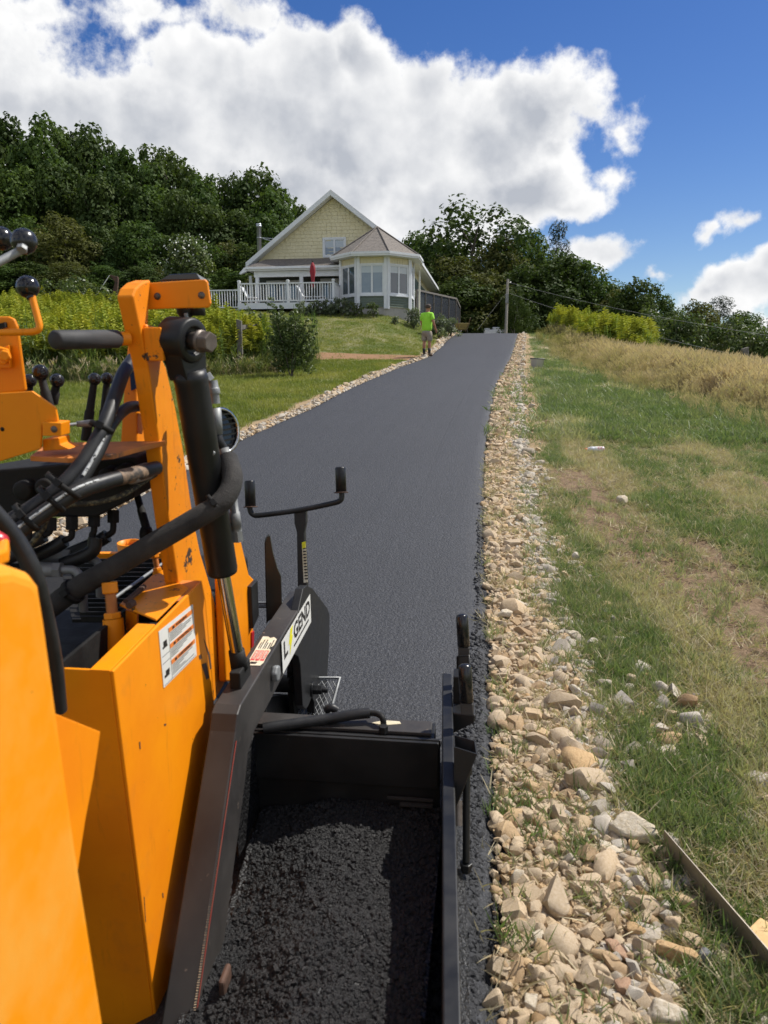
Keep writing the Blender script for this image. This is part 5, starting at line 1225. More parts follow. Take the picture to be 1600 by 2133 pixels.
scatter('tall_dry_grass', np.stack([x, y, terrain(x,y)-0.02], -1), np.stack([RNG.normal(0,.1,n), RNG.normal(0,.1,n), RNG.uniform(-.8,.8,n)], -1), RNG.uniform(0.55, 1.2, n)*np.interp(y,[10,16,26,36],[0.78,0.85,1,1])*(0.45+0.55*sstep(0,1.3,x-bx(y)+(fbm(x*1.3,y*1.3,2,3)-0.5)*1.2)), RNG.integers(0,5,n), TG, np.clip(0.02+0.9*sstep(24,40,y)*RNG.random(n)+0.35*RNG.random(n)*sstep(0.4,0.6,fbm(x*0.9,y*0.9,13,3))+0.6*(1-sstep(0,1.2,x-bx(y)))*RNG.random(n),0,1))
# goldenrod
def goldenrod(name, seed, h, flower=True):
    r = random.Random(seed); v, f, mi = [], [], []
    for s in range(5):
        b = V(r.uniform(-.16,.16), r.uniform(-.16,.16), 0); a0 = r.uniform(0,6.28); ln = V(cos(a0)*0.12, sin(a0)*0.12, 1).normalized(); hh = h*r.uniform(0.75,1.1)
        ribbon(v, f, b, ln*hh, V(1,0,0), 0.012, 2, 0.02, 0.6, 0, mi)
        for k in range(20):
            t = 0.12+0.75*k/20; a = k*2.4+a0
            ribbon(v, f, b+ln*hh*t, V(cos(a), sin(a), 0.5)*0.15*(1.1-0.5*t), V(-sin(a)*0+0, 0, 1), 0.024, 2, 0.8, 0.15, 0, mi)
        if flower:
            for k in range(14):
                t = 0.76+0.25*k/14; a = k*2.1; l = 0.20*(1.15-(k/14))
                ribbon(v, f, b+ln*hh*t, V(cos(a)*0.8, sin(a)*0.8, 0.75)*l, V(0,0,1) if k % 2 else V(sin(a),-cos(a),0), 0.045, 2, 0.9, 0.35, 1, mi)
                ribbon(v, f, b+ln*hh*t, V(cos(a+.4)*0.6, sin(a+.4)*0.6, 0.9)*l*0.8, V(sin(a),-cos(a),0.2), 0.035, 2, 0.9, 0.35, 1, mi)
    me = bpy.data.meshes.new(name); me.from_pydata(v, [], f); me.materials.append(m_golden_leaf); me.materials.append(m_golden)
    me.polygons.foreach_set('material_index', mi); return me
GR = [goldenrod('goldenrod_plant', i, 1.15, True) for i in range(4)] + [goldenrod('green_goldenrod_plant', 10+i, 1.0, False) for i in range(3)]
_mf = np.array([tuple(ground(px_, py_).xy) for px_, py_ in ((-60,792),(60,792),(160,790),(260,792),(360,788),(450,786),(520,782),(590,775))]); _o = np.argsort(_mf[:,0])
def MF(x): return np.interp(x, _mf[_o,0], _mf[_o,1])+(fbm(np.asarray(x)*0.9, np.asarray(x)*0, 3, 3)-0.5)*1.5
def meadow_edge(y): return np.interp(y, [14, 17, 19, 21, 24, 30, 38], [-2.0, -2.1, -2.5, -3.1, -4.3, -6.4, -8.4])
n = 9000; y = RNG.uniform(15.0, 34, n); x = meadow_edge(y) - 0.3 - RNG.random(n)*(0.58*y+1.0+meadow_edge(y)); k = x < meadow_edge(y)+0.0
x, y = x[k], y[k]; front = MF(x); k = y > front; x, y, front = x[k], y[k], front[k]; n = len(x)
fl = RNG.random(n) < np.clip(0.05+0.62*sstep(0.6, 5.0, y-front)*sstep(0.40,0.54,fbm(x*0.6,y*0.5,29,3)), 0, 0.7)
idx = np.where(fl, RNG.integers(0,4,n), RNG.integers(4,7,n))
scatter('goldenrod_meadow', np.stack([x,y,terrain(x,y)-0.03],-1), np.stack([RNG.normal(0,.08,n),RNG.normal(0,.08,n),RNG.uniform(0,6.28,n)],-1), RNG.uniform(0.65,1.35,n)*(0.75+0.5*fbm(x*0.7,y*0.7,19,3))*np.interp(y-front,[0,2.0],[0.85,1.0]), idx, GR, 0.25+0.5*RNG.random(n))
# rough unmown fringe before the meadow
n = 900; x = RNG.uniform(-12, -1.8, n); y = MF(x)-0.8+RNG.random(n)**1.5*3.0; k = (x < meadow_edge(y)+0.35); x, y = x[k], y[k]; n = len(x)
WD = [tallgrass('weed_clump', 70+i, m_weed, 0.5, 12) for i in range(3)]+[tallgrass('seedy_weed_clump', 75, m_tall, 0.5, 10)]
scatter('meadow_fringe', np.stack([x,y,terrain(x,y)-0.02],-1), np.stack([RNG.normal(0,.15,n),RNG.normal(0,.15,n),RNG.uniform(0,6.28,n)],-1), RNG.uniform(0.5,1.1,n), RNG.choice(4,n,p=[.3,.3,.25,.15]), WD, RNG.random(n))
n = 700; x = RNG.uniform(-12, -2.0, n); y = MF(x)-0.3+RNG.random(n)*3.5
TW = [tallgrass('tall_weed', 90+i, m_weed, 1.0, 9) for i in range(3)]+[goldenrod('tall_green_weed', 30+i, 1.35, False) for i in range(2)]
scatter('tall_meadow_weeds', np.stack([x,y,terrain(x,y)-0.02],-1), np.stack([RNG.normal(0,.12,n),RNG.normal(0,.12,n),RNG.uniform(0,6.28,n)],-1), RNG.uniform(0.55,1.2,n), RNG.choice(5,n,p=[.12,.12,.11,.33,.32]), TW, RNG.random(n))
# goldenrod on the right bank
n = 1900; y = RNG.uniform(27, 46, n); x = bx(y) + np.interp(y,[27,34,46],[2.2,1.2,0.6]) + RNG.random(n)*np.interp(y,[27,36,46],[2.0,5.0,5.0]); k = x/y < 0.315+0.03*RNG.random(n); x, y = x[k], y[k]; n = len(x)
scatter('goldenrod_bank', np.stack([x,y,terrain(x,y)-0.03],-1), np.stack([RNG.normal(0,.08,n),RNG.normal(0,.08,n),RNG.uniform(0,6.28,n)],-1), RNG.uniform(0.6,1.45,n)*(0.7+0.6*fbm(x*0.8,y*0.8,23,3)), np.where(RNG.random(n)<0.72, RNG.integers(0,4,n), RNG.integers(4,7,n)), GR, 0.25+0.5*RNG.random(n))

# ------------------------------------------------------------------ trees: tapered trunk with limbs, crown of leaf clumps
def leaf_cloud(name, seed, clumps, leaf, per, mat, up=0.5, aspect=0.6):
    """clumps: (centre, radius) ; leaves lie mostly on the outside of every clump"""
    rg_ = np.random.default_rng(seed); vs, fs, tint = [], [], []
    for (c, R_) in clumps:
        n = int(per*(R_**1.6)); d = rg_.normal(size=(n,3)); d /= np.linalg.norm(d, axis=1)[:,None]
        rad_ = R_*(0.55+0.5*rg_.random(n)**0.6); lump = 1+0.25*np.sin(d@np.array([5.1,2.3,4.0])+seed)
        p = np.array(c)+d*(rad_*lump)[:,None]*np.array([1,1,0.8])
        nrm = d+rg_.normal(size=(n,3))*0.55+np.array([0,0,up]); nrm /= np.linalg.norm(nrm,axis=1)[:,None]
        t = np.cross(nrm, rg_.normal(size=(n,3))); t /= np.linalg.norm(t,axis=1)[:,None]; b = np.cross(nrm, t)
        s = leaf*(0.6+0.8*rg_.random(n))[:,None]; ct = rg_.random()*0.6
        tv = np.clip(ct+0.5*rg_.random(n), 0, 1)
        fold = nrm*s*0.25
        q = np.stack([p-t*s, p-b*s*aspect+fold, p+t*s, p+b*s*aspect+fold], 1)
        vs.append(q.reshape(-1,3)); tint.append(np.repeat(tv,4))
    vs = np.concatenate(vs); tint = np.concatenate(tint); m = len(vs)//4
    me = bpy.data.meshes.new(name)
    me.vertices.add(len(vs)); me.vertices.foreach_set('co', vs.astype(np.float32).ravel())
    me.loops.add(4*m); me.loops.foreach_set('vertex_index', np.arange(4*m, dtype=np.int32))
    me.polygons.add(m); me.polygons.foreach_set('loop_start', np.arange(0,4*m,4,dtype=np.int32))
    me.update(calc_edges=True)
    a = me.attributes.new('tint','FLOAT','POINT'); a.data.foreach_set('value', tint.astype(np.float32)); me.materials.append(mat); return me
def broad_crown(seed, n, mat, leaf=0.17, per=150, low=0.12, gap=1.0):
    """crown of unit height 10, spread about 3.4"""
    r = random.Random(seed); cl = []
    for i in range(n):
        t = low+(0.97-low)*(i+r.random())/n; prof = (sin(pi*min(1,max(0.02,(t-0.02)/1.0))**0.85)**0.6)*3.1
        a = i*2.4+r.uniform(-.5,.5); q = prof*r.uniform(0.35,1.0)*gap
        R_ = r.uniform(0.75,1.5)*(1.0 if t < 0.85 else 0.7); cl.append(((cos(a)*q, sin(a)*q, 10*t-0.4), R_))
    return leaf_cloud('crown', seed, cl, leaf, per, mat)
def trunk_mesh(seed, mat, top=8.5, r0=0.22, limbs=7):
    r = random.Random(seed); mb = MB(); pts = [V(0,0,-0.5)]
    for k in range(1,6): pts.append(V(r.uniform(-.25,.25)*k*0.4, r.uniform(-.25,.25)*k*0.4, top*k/5))
    mb.tube(pts, [r0*1.25,r0,r0*.82,r0*.6,r0*.4,r0*.12], 8)
    for k in range(limbs):
        z = top*r.uniform(0.25,0.85); i = int(z/top*5); p = pts[i].lerp(pts[min(5,i+1)], z/top*5-i); a = k*2.4+r.random()
        e = p+V(cos(a)*r.uniform(1.2,2.4), sin(a)*r.uniform(1.2,2.4), r.uniform(0.8,2.0)); mb.tube([p, p.lerp(e,.5)+V(0,0,.15), e], [r0*.35,r0*.22,r0*.06], 6)
    return mb.mesh('trunk', mat)
CROWNS = {'oak':[broad_crown(100+i, 40, m_oakleaf, 0.150, 300) for i in range(4)],
          'green':[broad_crown(200+i, 38, m_greenleaf, 0.145, 290) for i in range(4)],
          'olive':[broad_crown(300+i, 34, m_oliveleaf, 0.135, 270, 0.1, 1.0) for i in range(3)],
          'airy':[broad_crown(400+i, 24, m_oakleaf, 0.135, 200, 0.30, 1.25) for i in range(2)]}
def pine_crown(seed):
    r = random.Random(seed); cl = []
    for i in range(30):
        t = 0.15+0.83*i/30; q = 2.0*(1-t)**0.7+0.25; a = i*2.4; cl.append(((cos(a)*q*r.uniform(.5,1), sin(a)*q*r.uniform(.5,1), 10*t+r.uniform(-.2,.4)), 0.55+0.5*(1-t)))
    return leaf_cloud('crown', seed, cl, 0.20, 230, m_pineleaf, 0.9, 0.16)
CROWNS['pine'] = [pine_crown(500+i) for i in range(2)]
TRUNKS = [trunk_mesh(i, m_bark) for i in range(3)]; PALE = [trunk_mesh(9, m_bark_pale, 8.5, 0.13, 4)]
tree_rng = random.Random(5)
def tree(kind, px, py, Y, wpx, label, group=None, name='tree', trunk=None, dz=0.0, grow=1.03):
    """a tree at depth Y whose top shows at (px, py) in the photograph and whose crown is about wpx wide there"""
    top = atY(px, py, Y); b = gz(top.x, Y)-0.3+dz; h = (top.z-b)*grow; wid = wpx/1603*Y*1.03
    t = thing(name, (top.x, Y, b), label, 'tree', group)
    s = (wid/6.6, wid/6.6, h/10.0); rz = tree_rng.uniform(0,6.28)
    inst('trunk', (trunk or TRUNKS[tree_rng.randrange(3)]), t.location, t, (0,0,rz), s)
    inst('crown', CROWNS[kind][tree_rng.randrange(len(CROWNS[kind]))], t.location, t, (0,0,rz+1), s)
    return t
# wooded hillside on the left
ORD = 'first second third fourth fifth sixth seventh eighth ninth tenth eleventh twelfth thirteenth fourteenth'.split()
gL = 'trees of the dark wood on the left hillside'
back = [(-70,250),(10,243),(85,240),(150,262),(205,280),(262,305),(318,308),(368,338),(420,360),(468,378),(520,353),(568,385),(606,420),(640,455)]
mid = [(-50,330),(30,338),(110,345),(185,360),(250,372),(310,392),(372,402),(432,432),(488,438),(545,440),(598,468)]
front = [(-30,440),(50,452),(128,448),(205,470),(280,462),(352,490),(415,500),(470,505),(525,505),(575,520),(618,520)]
low = [(-20,540),(60,548),(140,545),(215,552),(290,556),(350,560),(470,560),(520,575),(555,570)]
for i, (x, y) in enumerate(back): tree(('oak','oak','green')[i%3], x, y, 66-(i%3)*2, 150+10*(i%4), 'tall dark leafy tree, '+ORD[i]+' from the left on the skyline of the left wood', gL)
for i, (x, y) in enumerate(mid): tree(('oak','green','oak','oak')[i%4], x+8, y, 57+(i%3), 140+12*(i%3), 'dark leafy tree, '+ORD[i]+' from the left in the middle rank of the left wood', gL)
for i, (x, y) in enumerate(front): tree(('oak','green','olive','oak','green')[i%5], x, y, 50+(i%2)*1.5, 125+12*(i%3), 'dark green tree, '+ORD[i]+' from the left along the near edge of the left wood', gL)
for i, (x, y) in enumerate(low): tree(('green','oak','olive')[i%3], x, y, 46.5+(i%2), 115, 'low leafy tree, '+ORD[i]+' from the left at the foot of the left wood', gL)
# trees behind the crest and along the right bank
gR = 'trees behind the crest of the drive'
TR = [('green',872,500,66,120,'bushy green tree rising just right of the turret roof'),('oak',925,515,68,120,'dark tree between the house and the tall open-crowned tree'),
 ('airy',990,428,64,200,'tall open-crowned dark tree, highest above the crest of the drive'),('olive',950,545,60,130,'olive-brown tree behind the screened enclosure'),
 ('olive',1040,512,62,130,'brownish leafy tree beneath the tall open-crowned tree'),('green',1095,500,66,120,'thin-leaved green tree behind the utility pole wires'),
 ('pine',1165,487,68,105,'dark pine standing above the trees right of the utility pole'),('oak',1150,545,60,150,'broad dark tree right of the utility pole'),
 ('green',1205,552,61,130,'dense green tree on the slope right of the pine'),('oak',1085,570,58,130,'dark tree directly behind the utility pole'),
 ('olive',1010,580,57,130,'shaded brownish tree behind the top of the drive'),('oak',905,575,60,120,'shaded tree behind the far end of the screened enclosure'),('oak',960,590,56,120,'dark low tree above the far left end of the drive'),
 ('green',1255,598,62,120,'olive-green tree sloping down beyond the goldenrod bank'),('olive',1290,620,60,100,'small olive tree between two dark trees on the right'),
 ('oak',1330,600,57,110,'dark round tree left of centre on the right skyline'),('green',1372,628,58,95,'pointed dark tree beside the round dark tree'),('oak',1402,662,56,90,'low dark tree at the dip of the right skyline'),
 ('olive',1458,640,52,105,'yellow-green topped tree on the right skyline'),('pine',1500,634,53,130,'bushy dark conifer at the right of the skyline'),('green',1545,662,54,100,'leafy tree at the right end of the skyline'),
 ('oak',1600,705,50,90,'dark tree cut off by the right edge'),('pine',1608,668,60,50,'distant dark spiky tree at the right edge')]
for (k, x, y, Y_, w, lb) in TR: tree(k, x, y, Y_, w*1.22, lb, gR, grow=1.10 if k != 'airy' else 1.03)
for (x, y, Y_) in ((1076,602,54.0),(1130,600,57)): tree('airy', x, y, Y_, 60, 'slender pale-stemmed tree right of the pole' if x < 1100 else 'slender pale-stemmed tree behind the goldenrod bank', gR, trunk=PALE[0])
# shrubs
SHR = {}
def shrub(px, py, Y, wpx, hpx, label, mat, name='shrub', leaf=0.05, n=16, per=900, group=None, cat='shrub', seed=None, squash=1.0, dz=0, loose=0.0):
    """shrub whose foot is at the ground under (px, Y), hpx tall"""
    g = atY(px, py, Y); x = g.x; z = gz(x, Y)+dz; w = wpx/1603*Y*1.03; h = hpx/1603*Y*1.03; s = seed or int(px*7+py)
    r = random.Random(s); t = thing(name, (x, Y, z), label, cat, group); cl = []
    for i in range(n):
        a = i*2.4; f = (i+0.5)/n; q = w/2*sqrt(r.random())*(0.85 if f > .7 else 1)*0.72
        cl.append(((cos(a)*q, sin(a)*q*0.8, h*(0.14+0.78*f*r.uniform(.75,1.1))), min(w,h)*r.uniform(0.13,0.22)*(1-0.45*loose)))
        if loose:
            e = r.uniform(0.25,0.6)*h
            for j in range(4): cl.append(((cos(a)*(q+w*0.05*j), sin(a)*(q*0.8+w*0.04*j), cl[-1-j][0][2]*0+h*(0.2+0.6*f)+e*(j+1)/4*loose), min(w,h)*0.055*(1.1-0.15*j)))
    me = leaf_cloud('foliage', s, cl, leaf, per, mat); inst('foliage', me, t.location, t)
    mb = MB()
    for k in range(5):
        a = k*1.3; mb.tube([V(0,0,-0.1), V(cos(a)*w*.12, sin(a)*w*.12, h*.4), V(cos(a)*w*.3, sin(a)*w*.3, h*.85)], [0.02,0.014,0.004], 5)
    inst('stem', mb.mesh('stem', m_bark), t.location, t); return t
shrub(603,640,18.6,105,125,'tall twiggy shrub at the right edge of the goldenrod meadow', m_shrubleaf, leaf=0.028, n=34, per=2600, loose=0.8)
shrub(552,645,21.5,90,112,'grey-leaved shrub behind the old fence post', m_greyleaf, leaf=0.03, n=18, per=2600, loose=0.7)
ap = shrub(392,535,42,110,150,'white-blossomed bush showing above the machine mast', m_shrubleaf, name='blossoming_bush', leaf=0.10, n=24, per=420)
r = random.Random(8); mb = MB()
for i in range(130):
    a = r.uniform(0,6.28); q = r.uniform(0.2,1.4); c = Vector(ap.location)+V(cos(a)*q, sin(a)*q*0.7-0.3, r.uniform(2.2,4.0)-0.5*q)
    n_ = V(r.gauss(0,1), r.gauss(0,1)-1, r.gauss(0,1)).normalized(); u_ = n_.orthogonal().normalized()*r.uniform(.04,.09); w_ = n_.cross(u_)
    mb.add([c-u_, c-w_*.6+n_*.02, c+u_, c+w_*.6+n_*.02], [(0,1,2,3)])
b_ = obj('blossom', mb, m_blossom, ap); b_['kind'] = 'stuff'
shrub(120,600,34,170,90,'scrubby green bush rising out of the meadow', m_shrubleaf, leaf=0.07, n=22, per=600)
shrub(225,605,34,120,75,'darker scrub beside the rusty machine boom', m_shrubleaf, leaf=0.07, n=18, per=600)
for i, (x, y, w, lb) in enumerate(((640,648,42,'small shrub under the deck, leftmost of its row'),(665,650,42,'small pale-edged shrub under the deck, second in its row'),(688,648,44,'rounded shrub under the deck, third in its row'),(712,645,52,'largest shrub of the row, at the deck corner post'))):
    shrub(x, y, 38.3, w, 26+3*i, lb, m_greyleaf, leaf=0.055, n=14, per=1100, group='shrubs planted below the deck')
shrub(742,650,38.2,34,30,'dark low bush against the left foundation facet', m_shrubleaf, leaf=0.05, n=10, per=1100)
shrub(778,645,38.0,30,34,'young leafy plant before the middle foundation facet', m_shrubleaf, leaf=0.06, n=8, per=900)
for (x, w, h, Y_, lb) in ((822,20,16,37.6,'little pale plant before the right foundation facet'),(862,50,44,38.5,'white-flowering bush at the right corner of the turret'),(915,46,46,37.5,'tall flowering weeds beside the screened enclosure'),(938,50,36,38.5,'grey-green weeds at the far end of the enclosure'),(895,44,38,37.6,'leafy flowering plant behind the standing man')):
    t = shrub(x, 650, Y_, w, h, lb, m_greyleaf, leaf=0.05, n=12, per=1000); 
# low bushes along the foot of the right trees
for i, (x, w, h, Y_, lb) in enumerate(((1420,120,66,41,'greyish bush behind the tall dry grass, left of the post'),(1490,130,70,39,'dull green bush beside the leaning post'),(1575,120,80,37,'olive bush at the right edge behind the dry grass'),(1345,110,56,44,'low dark bush below the goldenrod bank'))):
    shrub(x, 700, Y_, w, h+30, lb, m_shrubleaf, leaf=0.08, n=20, per=500)
# ------------------------------------------------------------------ the yellow house
TH_ = rad(8.0)
HX = V(cos(TH_), -sin(TH_), 0); HY = V(sin(TH_), cos(TH_), 0); HZ = V(0,0,1)
HO = atY(695, 655, 43.0); HO.z = 0.0                      # below the ridge, on the gable plane
def hp(px, py, yl):
    """local (x, z) of a photograph point on the plane y = yl of the house"""
    p = _pl(px, py, HY, HO.dot(HY)+yl); return (p-HO).dot(HX), p.z
def Hw(x, y, z): return HO + HX*x + HY*y + HZ*z
def hbox(mb, x0, x1, y0, y1, z0, z1): return mb.box(Hw((x0+x1)/2,(y0+y1)/2,(z0+z1)/2), HX*((x1-x0)/2), HY*((y1-y0)/2), HZ*((z1-z0)/2))
HS = thing('yellow_house', Hw(0,0,gz(*Hw(0,0,0).xy)), 'yellow shingled gable house with a turret bay and white-railed porch deck', 'house')
zg = 4.35
ax_, az_ = hp(693, 404, 0); exL, _ = hp(530, 548, 0); exR, ezR = hp(868, 540, 0)
SL = (az_-ezR)/(exR-ax_); LEN = 13.5; hwid = exR-ax_-0.35
def roofz(x): return az_ - SL*abs(x-ax_)
# body
mb = MB(); mb.prism([Hw(ax_-hwid,0.02,zg-0.4), Hw(ax_+hwid,0.02,zg-0.4), Hw(ax_+hwid,0.02,roofz(ax_+hwid)-0.15), Hw(ax_,0.02,az_-0.2), Hw(ax_-hwid,0.02,roofz(ax_-hwid)-0.15)], HY*LEN)
obj('wall', mb, m_yellow, HS)
# gable shingles course by course
mb = MB(); r = random.Random(2); z = hp(600,545,0)[1]-0.1; ch = 0.185
while z < az_-0.55:
    half = (az_-0.22-z-ch)/SL; x = ax_-half
    while x < ax_+half:
        w = r.uniform(0.16,0.34); x1 = min(x+w-0.012, ax_+half); d = r.uniform(-0.004,0.004)
        if x1-x > 0.03: mb.add([Hw(x,-0.030+d,z), Hw(x1,-0.030+d,z), Hw(x1,-0.012+d,z+ch), Hw(x,-0.012+d,z+ch), Hw(x,0.01,z), Hw(x1,0.01,z)], [(0,1,2,3),(0,4,5,1)])
        x += w
    z += ch
o = obj('wall_shingles', mb, m_yellow, HS); o['kind'] = 'stuff'
# main roof: two slabs, rake boards, soffit
for s in (-1, 1):
    n_ = V(0,0,0); x1 = ax_+s*(hwid+0.55); ov = 0.55
    mb = MB(); mb.prism([Hw(ax_, -ov, az_+0.10), Hw(x1, -ov, roofz(x1)+0.10), Hw(x1, -ov, roofz(x1)-0.02), Hw(ax_, -ov, az_-0.02)], HY*(LEN+2*ov))
    rf = obj('roof', mb, m_roof, HS)
    mb = MB(); mb.prism([Hw(ax_, -ov-0.03, az_+0.085), Hw(x1+s*0.01, -ov-0.03, roofz(x1)+0.085), Hw(x1+s*0.01, -ov-0.03, roofz(x1)-0.17), Hw(ax_, -ov-0.03, az_-0.17)], HY*0.03)
    obj('rake_board', mb, m_white, rf)
    mb = MB(); mb.prism([Hw(ax_, -ov+0.003, az_-0.165), Hw(x1, -ov+0.003, roofz(x1)-0.165), Hw(x1, -ov+0.003, roofz(x1)-0.19), Hw(ax_, -ov+0.003, az_-0.19)], HY*(ov-0.03)); obj('soffit', mb, m_white, rf)
    mb = MB(); hbox(mb, x1-0.02, x1+0.09, -ov, LEN+ov, roofz(x1)-0.10, roofz(x1)+0.04); obj('gutter', mb, m_white, rf)
    mb = MB(); hbox(mb, min(ax_+s*hwid, x1), max(ax_+s*hwid, x1), -ov+0.02, LEN+ov, roofz(x1)-0.16, roofz(x1)-0.13); obj('eave_soffit', mb, m_white, rf)
# right wall lower part: green clapboard
mb = MB()
for k in range(13): z = 4.9+k*0.17; hbox(mb, ax_+hwid, ax_+hwid+0.03, 1.7, LEN, z, z+0.15)
o = obj('side_clapboards', mb, m_greens, HS); o['kind'] = 'stuff'
mb = MB(); hbox(mb, ax_+hwid-0.02, ax_+hwid+0.045, 1.75, 2.1, 4.9, 7.6); obj('corner_board', mb, m_white, HS)
mb = MB(); hbox(mb, ax_+hwid+0.31, ax_+hwid+0.40, 1.62, 1.70, 4.9, 7.45); mb.tube([Hw(ax_+hwid+0.36,1.66,7.4), Hw(ax_+hwid+0.42,1.66,7.6), Hw(ax_+hwid+0.6,1.66,7.75)], 0.045, 8); obj('downspout', mb, m_white, HS)
def window(parent, fr, x0, x1, z0, z1, tr=0.09, pan=2, shade=0.0, glass=None, name='window', shade_part=0.28):
    """fr(x, out, z) -> world; trim proud, sashes recessed a little"""
    def bx_(mb, a, b, c, d, o0, o1):
        vs = [fr(a,o0,c), fr(b,o0,c), fr(b,o0,d), fr(a,o0,d)]; ex_ = fr(a,o1,c)-fr(a,o0,c); return mb.prism(vs, ex_)
    mb = MB(); bx_(mb, x0, x1, z0, z0+tr, 0, 0.06); bx_(mb, x0, x1, z1-tr, z1, 0, 0.06); bx_(mb, x0, x0+tr, z0+tr, z1-tr, 0, 0.06); bx_(mb, x1-tr, x1, z0+tr, z1-tr, 0, 0.06)
    w = obj(name, mb, m_white, parent); n = pan; iw = (x1-x0-2*tr)/n
    for k in range(n):
        a, b = x0+tr+iw*k, x0+tr+iw*(k+1)
        mb = MB(); s = 0.045
        bx_(mb, a, b, z0+tr, z0+tr+s, 0, 0.04); bx_(mb, a, b, z1-tr-s, z1-tr, 0, 0.04); bx_(mb, a, a+s, z0+tr+s, z1-tr-s, 0, 0.04); bx_(mb, b-s, b, z0+tr+s, z1-tr-s, 0, 0.04)
        obj('sash', mb, m_white, w)
        zs = z1-tr-s-(z1-z0-2*tr-2*s)*shade
        mb = MB(); bx_(mb, a+s, b-s, z0+tr+s, zs, -0.01, 0.008); obj('pane', mb, glass or m_glass, w)
        if shade: mb = MB(); bx_(mb, a+s, b-s, zs, z1-tr-s, -0.01, 0.010); obj('shade', mb, m_blind, w)
    return w
wx0, wz0 = hp(673,537,0); wx1, wz1 = hp(721,494,0)
window(HS, lambda x, o, z: Hw(x,-0.02-o,z), wx0, wx1, wz0, wz1, 0.09, 2, 0.5, m_glass_blind)
# porch roof (shed) and its beam, ceiling, posts
yf = -2.3
xl, zl = hp(512,559,yf); xr_, zr_ = hp(712,556,yf); xt, zt = hp(556,541,0); zt -= 0.02
mb = MB(); rows_ = 9
for k in range(rows_):
    a, b = k/rows_, (k+1)/rows_
    y0, y1 = yf*(1-a), yf*(1-b); z0, z1 = zl+(zt-zl)*a, zl+(zt-zl)*b; x0a = xl+(xt-xl)*a*1.0; x0b = xl+(xt-xl)*b
    mb.add([Hw(x0a,y0,z0+0.07), Hw(xr_+0.2,y0,z0+0.07), Hw(xr_+0.2,y1,z1+0.045), Hw(x0b,y1,z1+0.045), Hw(x0a,y0,z0+0.03), Hw(xr_+0.2,y0,z0+0.03)], [(0,1,2,3),(4,5,1,0)])
pr_ = obj('porch_roof', mb, m_roof, HS)
mb = MB(); hbox(mb, xl+0.05, xr_+0.2, yf+0.02, yf+0.05, zl-0.13, zl+0.06); hbox(mb, xl-0.02, xr_+0.2, yf-0.10, yf+0.01, zl-0.05, zl+0.06); obj('fascia', mb, m_white, pr_)
mb = MB(); hbox(mb, xl+0.35, xr_+0.2, yf+0.25, yf+0.40, zl-0.42, zl-0.13); obj('porch_beam', mb, m_white, pr_)
mb = MB(); hbox(mb, xl+0.05, xr_+0.3, yf+0.05, 0.0, zl-0.12, zl-0.09); obj('porch_ceiling', mb, m_white, pr_)
mb = MB(); mb.prism([Hw(xl-0.1,yf,zl+0.03), Hw(xl-0.35,yf-0.05,zl-0.25), Hw(xl-0.30,yf-0.05,zl-0.30), Hw(xl+0.1,yf,zl-0.12)], HY*0.2); obj('eave_return', mb, m_white, pr_)
zd = hp(600,632,-3.4)[1]                     # deck floor level
for px in (536, 628): x = hp(px,580,yf+0.3)[0]; mb = MB(); hbox(mb, x-0.09, x+0.09, yf+0.24, yf+0.42, zd, zl-0.42); obj('porch_post', mb, m_white, HS)
x = hp(534,580,-0.1)[0]; mb = MB(); hbox(mb, x-0.35, x-0.2, -0.3, -0.15, zd, zl-0.12); obj('porch_post', mb, m_white, HS)
mb = MB(); hbox(mb, ax_-hwid-0.02, hp(720,580,0)[0], -0.05, 0.015, zd-0.2, zl-0.10); obj('porch_wall', mb, m_darkwall, HS)
a0, b0 = hp(556,615,-0.06); a1, b1 = hp(625,584,-0.06)
window(HS, lambda x, o, z: Hw(x,-0.055-o,z), a0, a1, zd+0.05, b1, 0.14, 2, 0, None, 'patio_door')
a0, _ = hp(668,600,-0.06); a1, b1 = hp(706,580,-0.06)
window(HS, lambda x, o, z: Hw(x,-0.055-o,z), a0, a1, zd+0.05, b1, 0.12, 2, 0, None, 'patio_door')
for px in (596, 693):
    x = hp(px,570,yf+0.9)[0]; mb = MB().lathe(Hw(x,yf+0.9,zl-0.12), -HZ, [(0,0.05),(0.03,0.05),(0.03,0.01),(0.16,0.01),(0.18,0.05),(0.26,0.06),(0.26,0)], 10); obj('hanging_lamp', mb, m_dark, HS)
mb = MB().lathe(Hw(hp(709,575,yf+0.5)[0],yf+0.5,zl-0.13), -HZ, [(0,0.02),(0.25,0.02),(0.27,0.06),(0.42,0.08),(0.42,0.0)], 12).ball(Hw(hp(709,575,yf+0.5)[0],yf+0.5,zl-0.58), 0.07, 10); obj('porch_lantern', mb, m_white, HS)
# deck
yD = -3.9; dxl = hp(496,630,yD)[0]; dxr = hp(697,630,yD)[0]
DK = bpy.data.objects.new('deck', None); COL.objects.link(DK); DK.parent = HS; DK.location = Hw((dxl+dxr)/2,yD,zd)-HS.location
mb = MB(); nb = 14
for k in range(nb): y0 = yD+0.02+(0-yD)*k/nb; hbox(mb, dxl, dxr, y0, y0+(0-yD)/nb-0.012, zd-0.03, zd)
o = obj('deck_boards', mb, m_timber, DK); o['kind'] = 'stuff'
mb = MB(); hbox(mb, dxl-0.02, dxr+0.02, yD-0.02, yD+0.02, zd-0.30, zd-0.005); obj('rim_board', mb, m_white, DK)
mb = MB(); hbox(mb, dxr-0.02, dxr+0.02, yD+0.02, -1.2, zd-0.302, zd-0.007); obj('rim_board', mb, m_white, DK)
mb = MB(); hbox(mb, dxl+2.6, dxr-0.15, yD+0.3, yD+0.36, zd-0.52, zd-0.31); obj('deck_beam', mb, m_timber, DK)
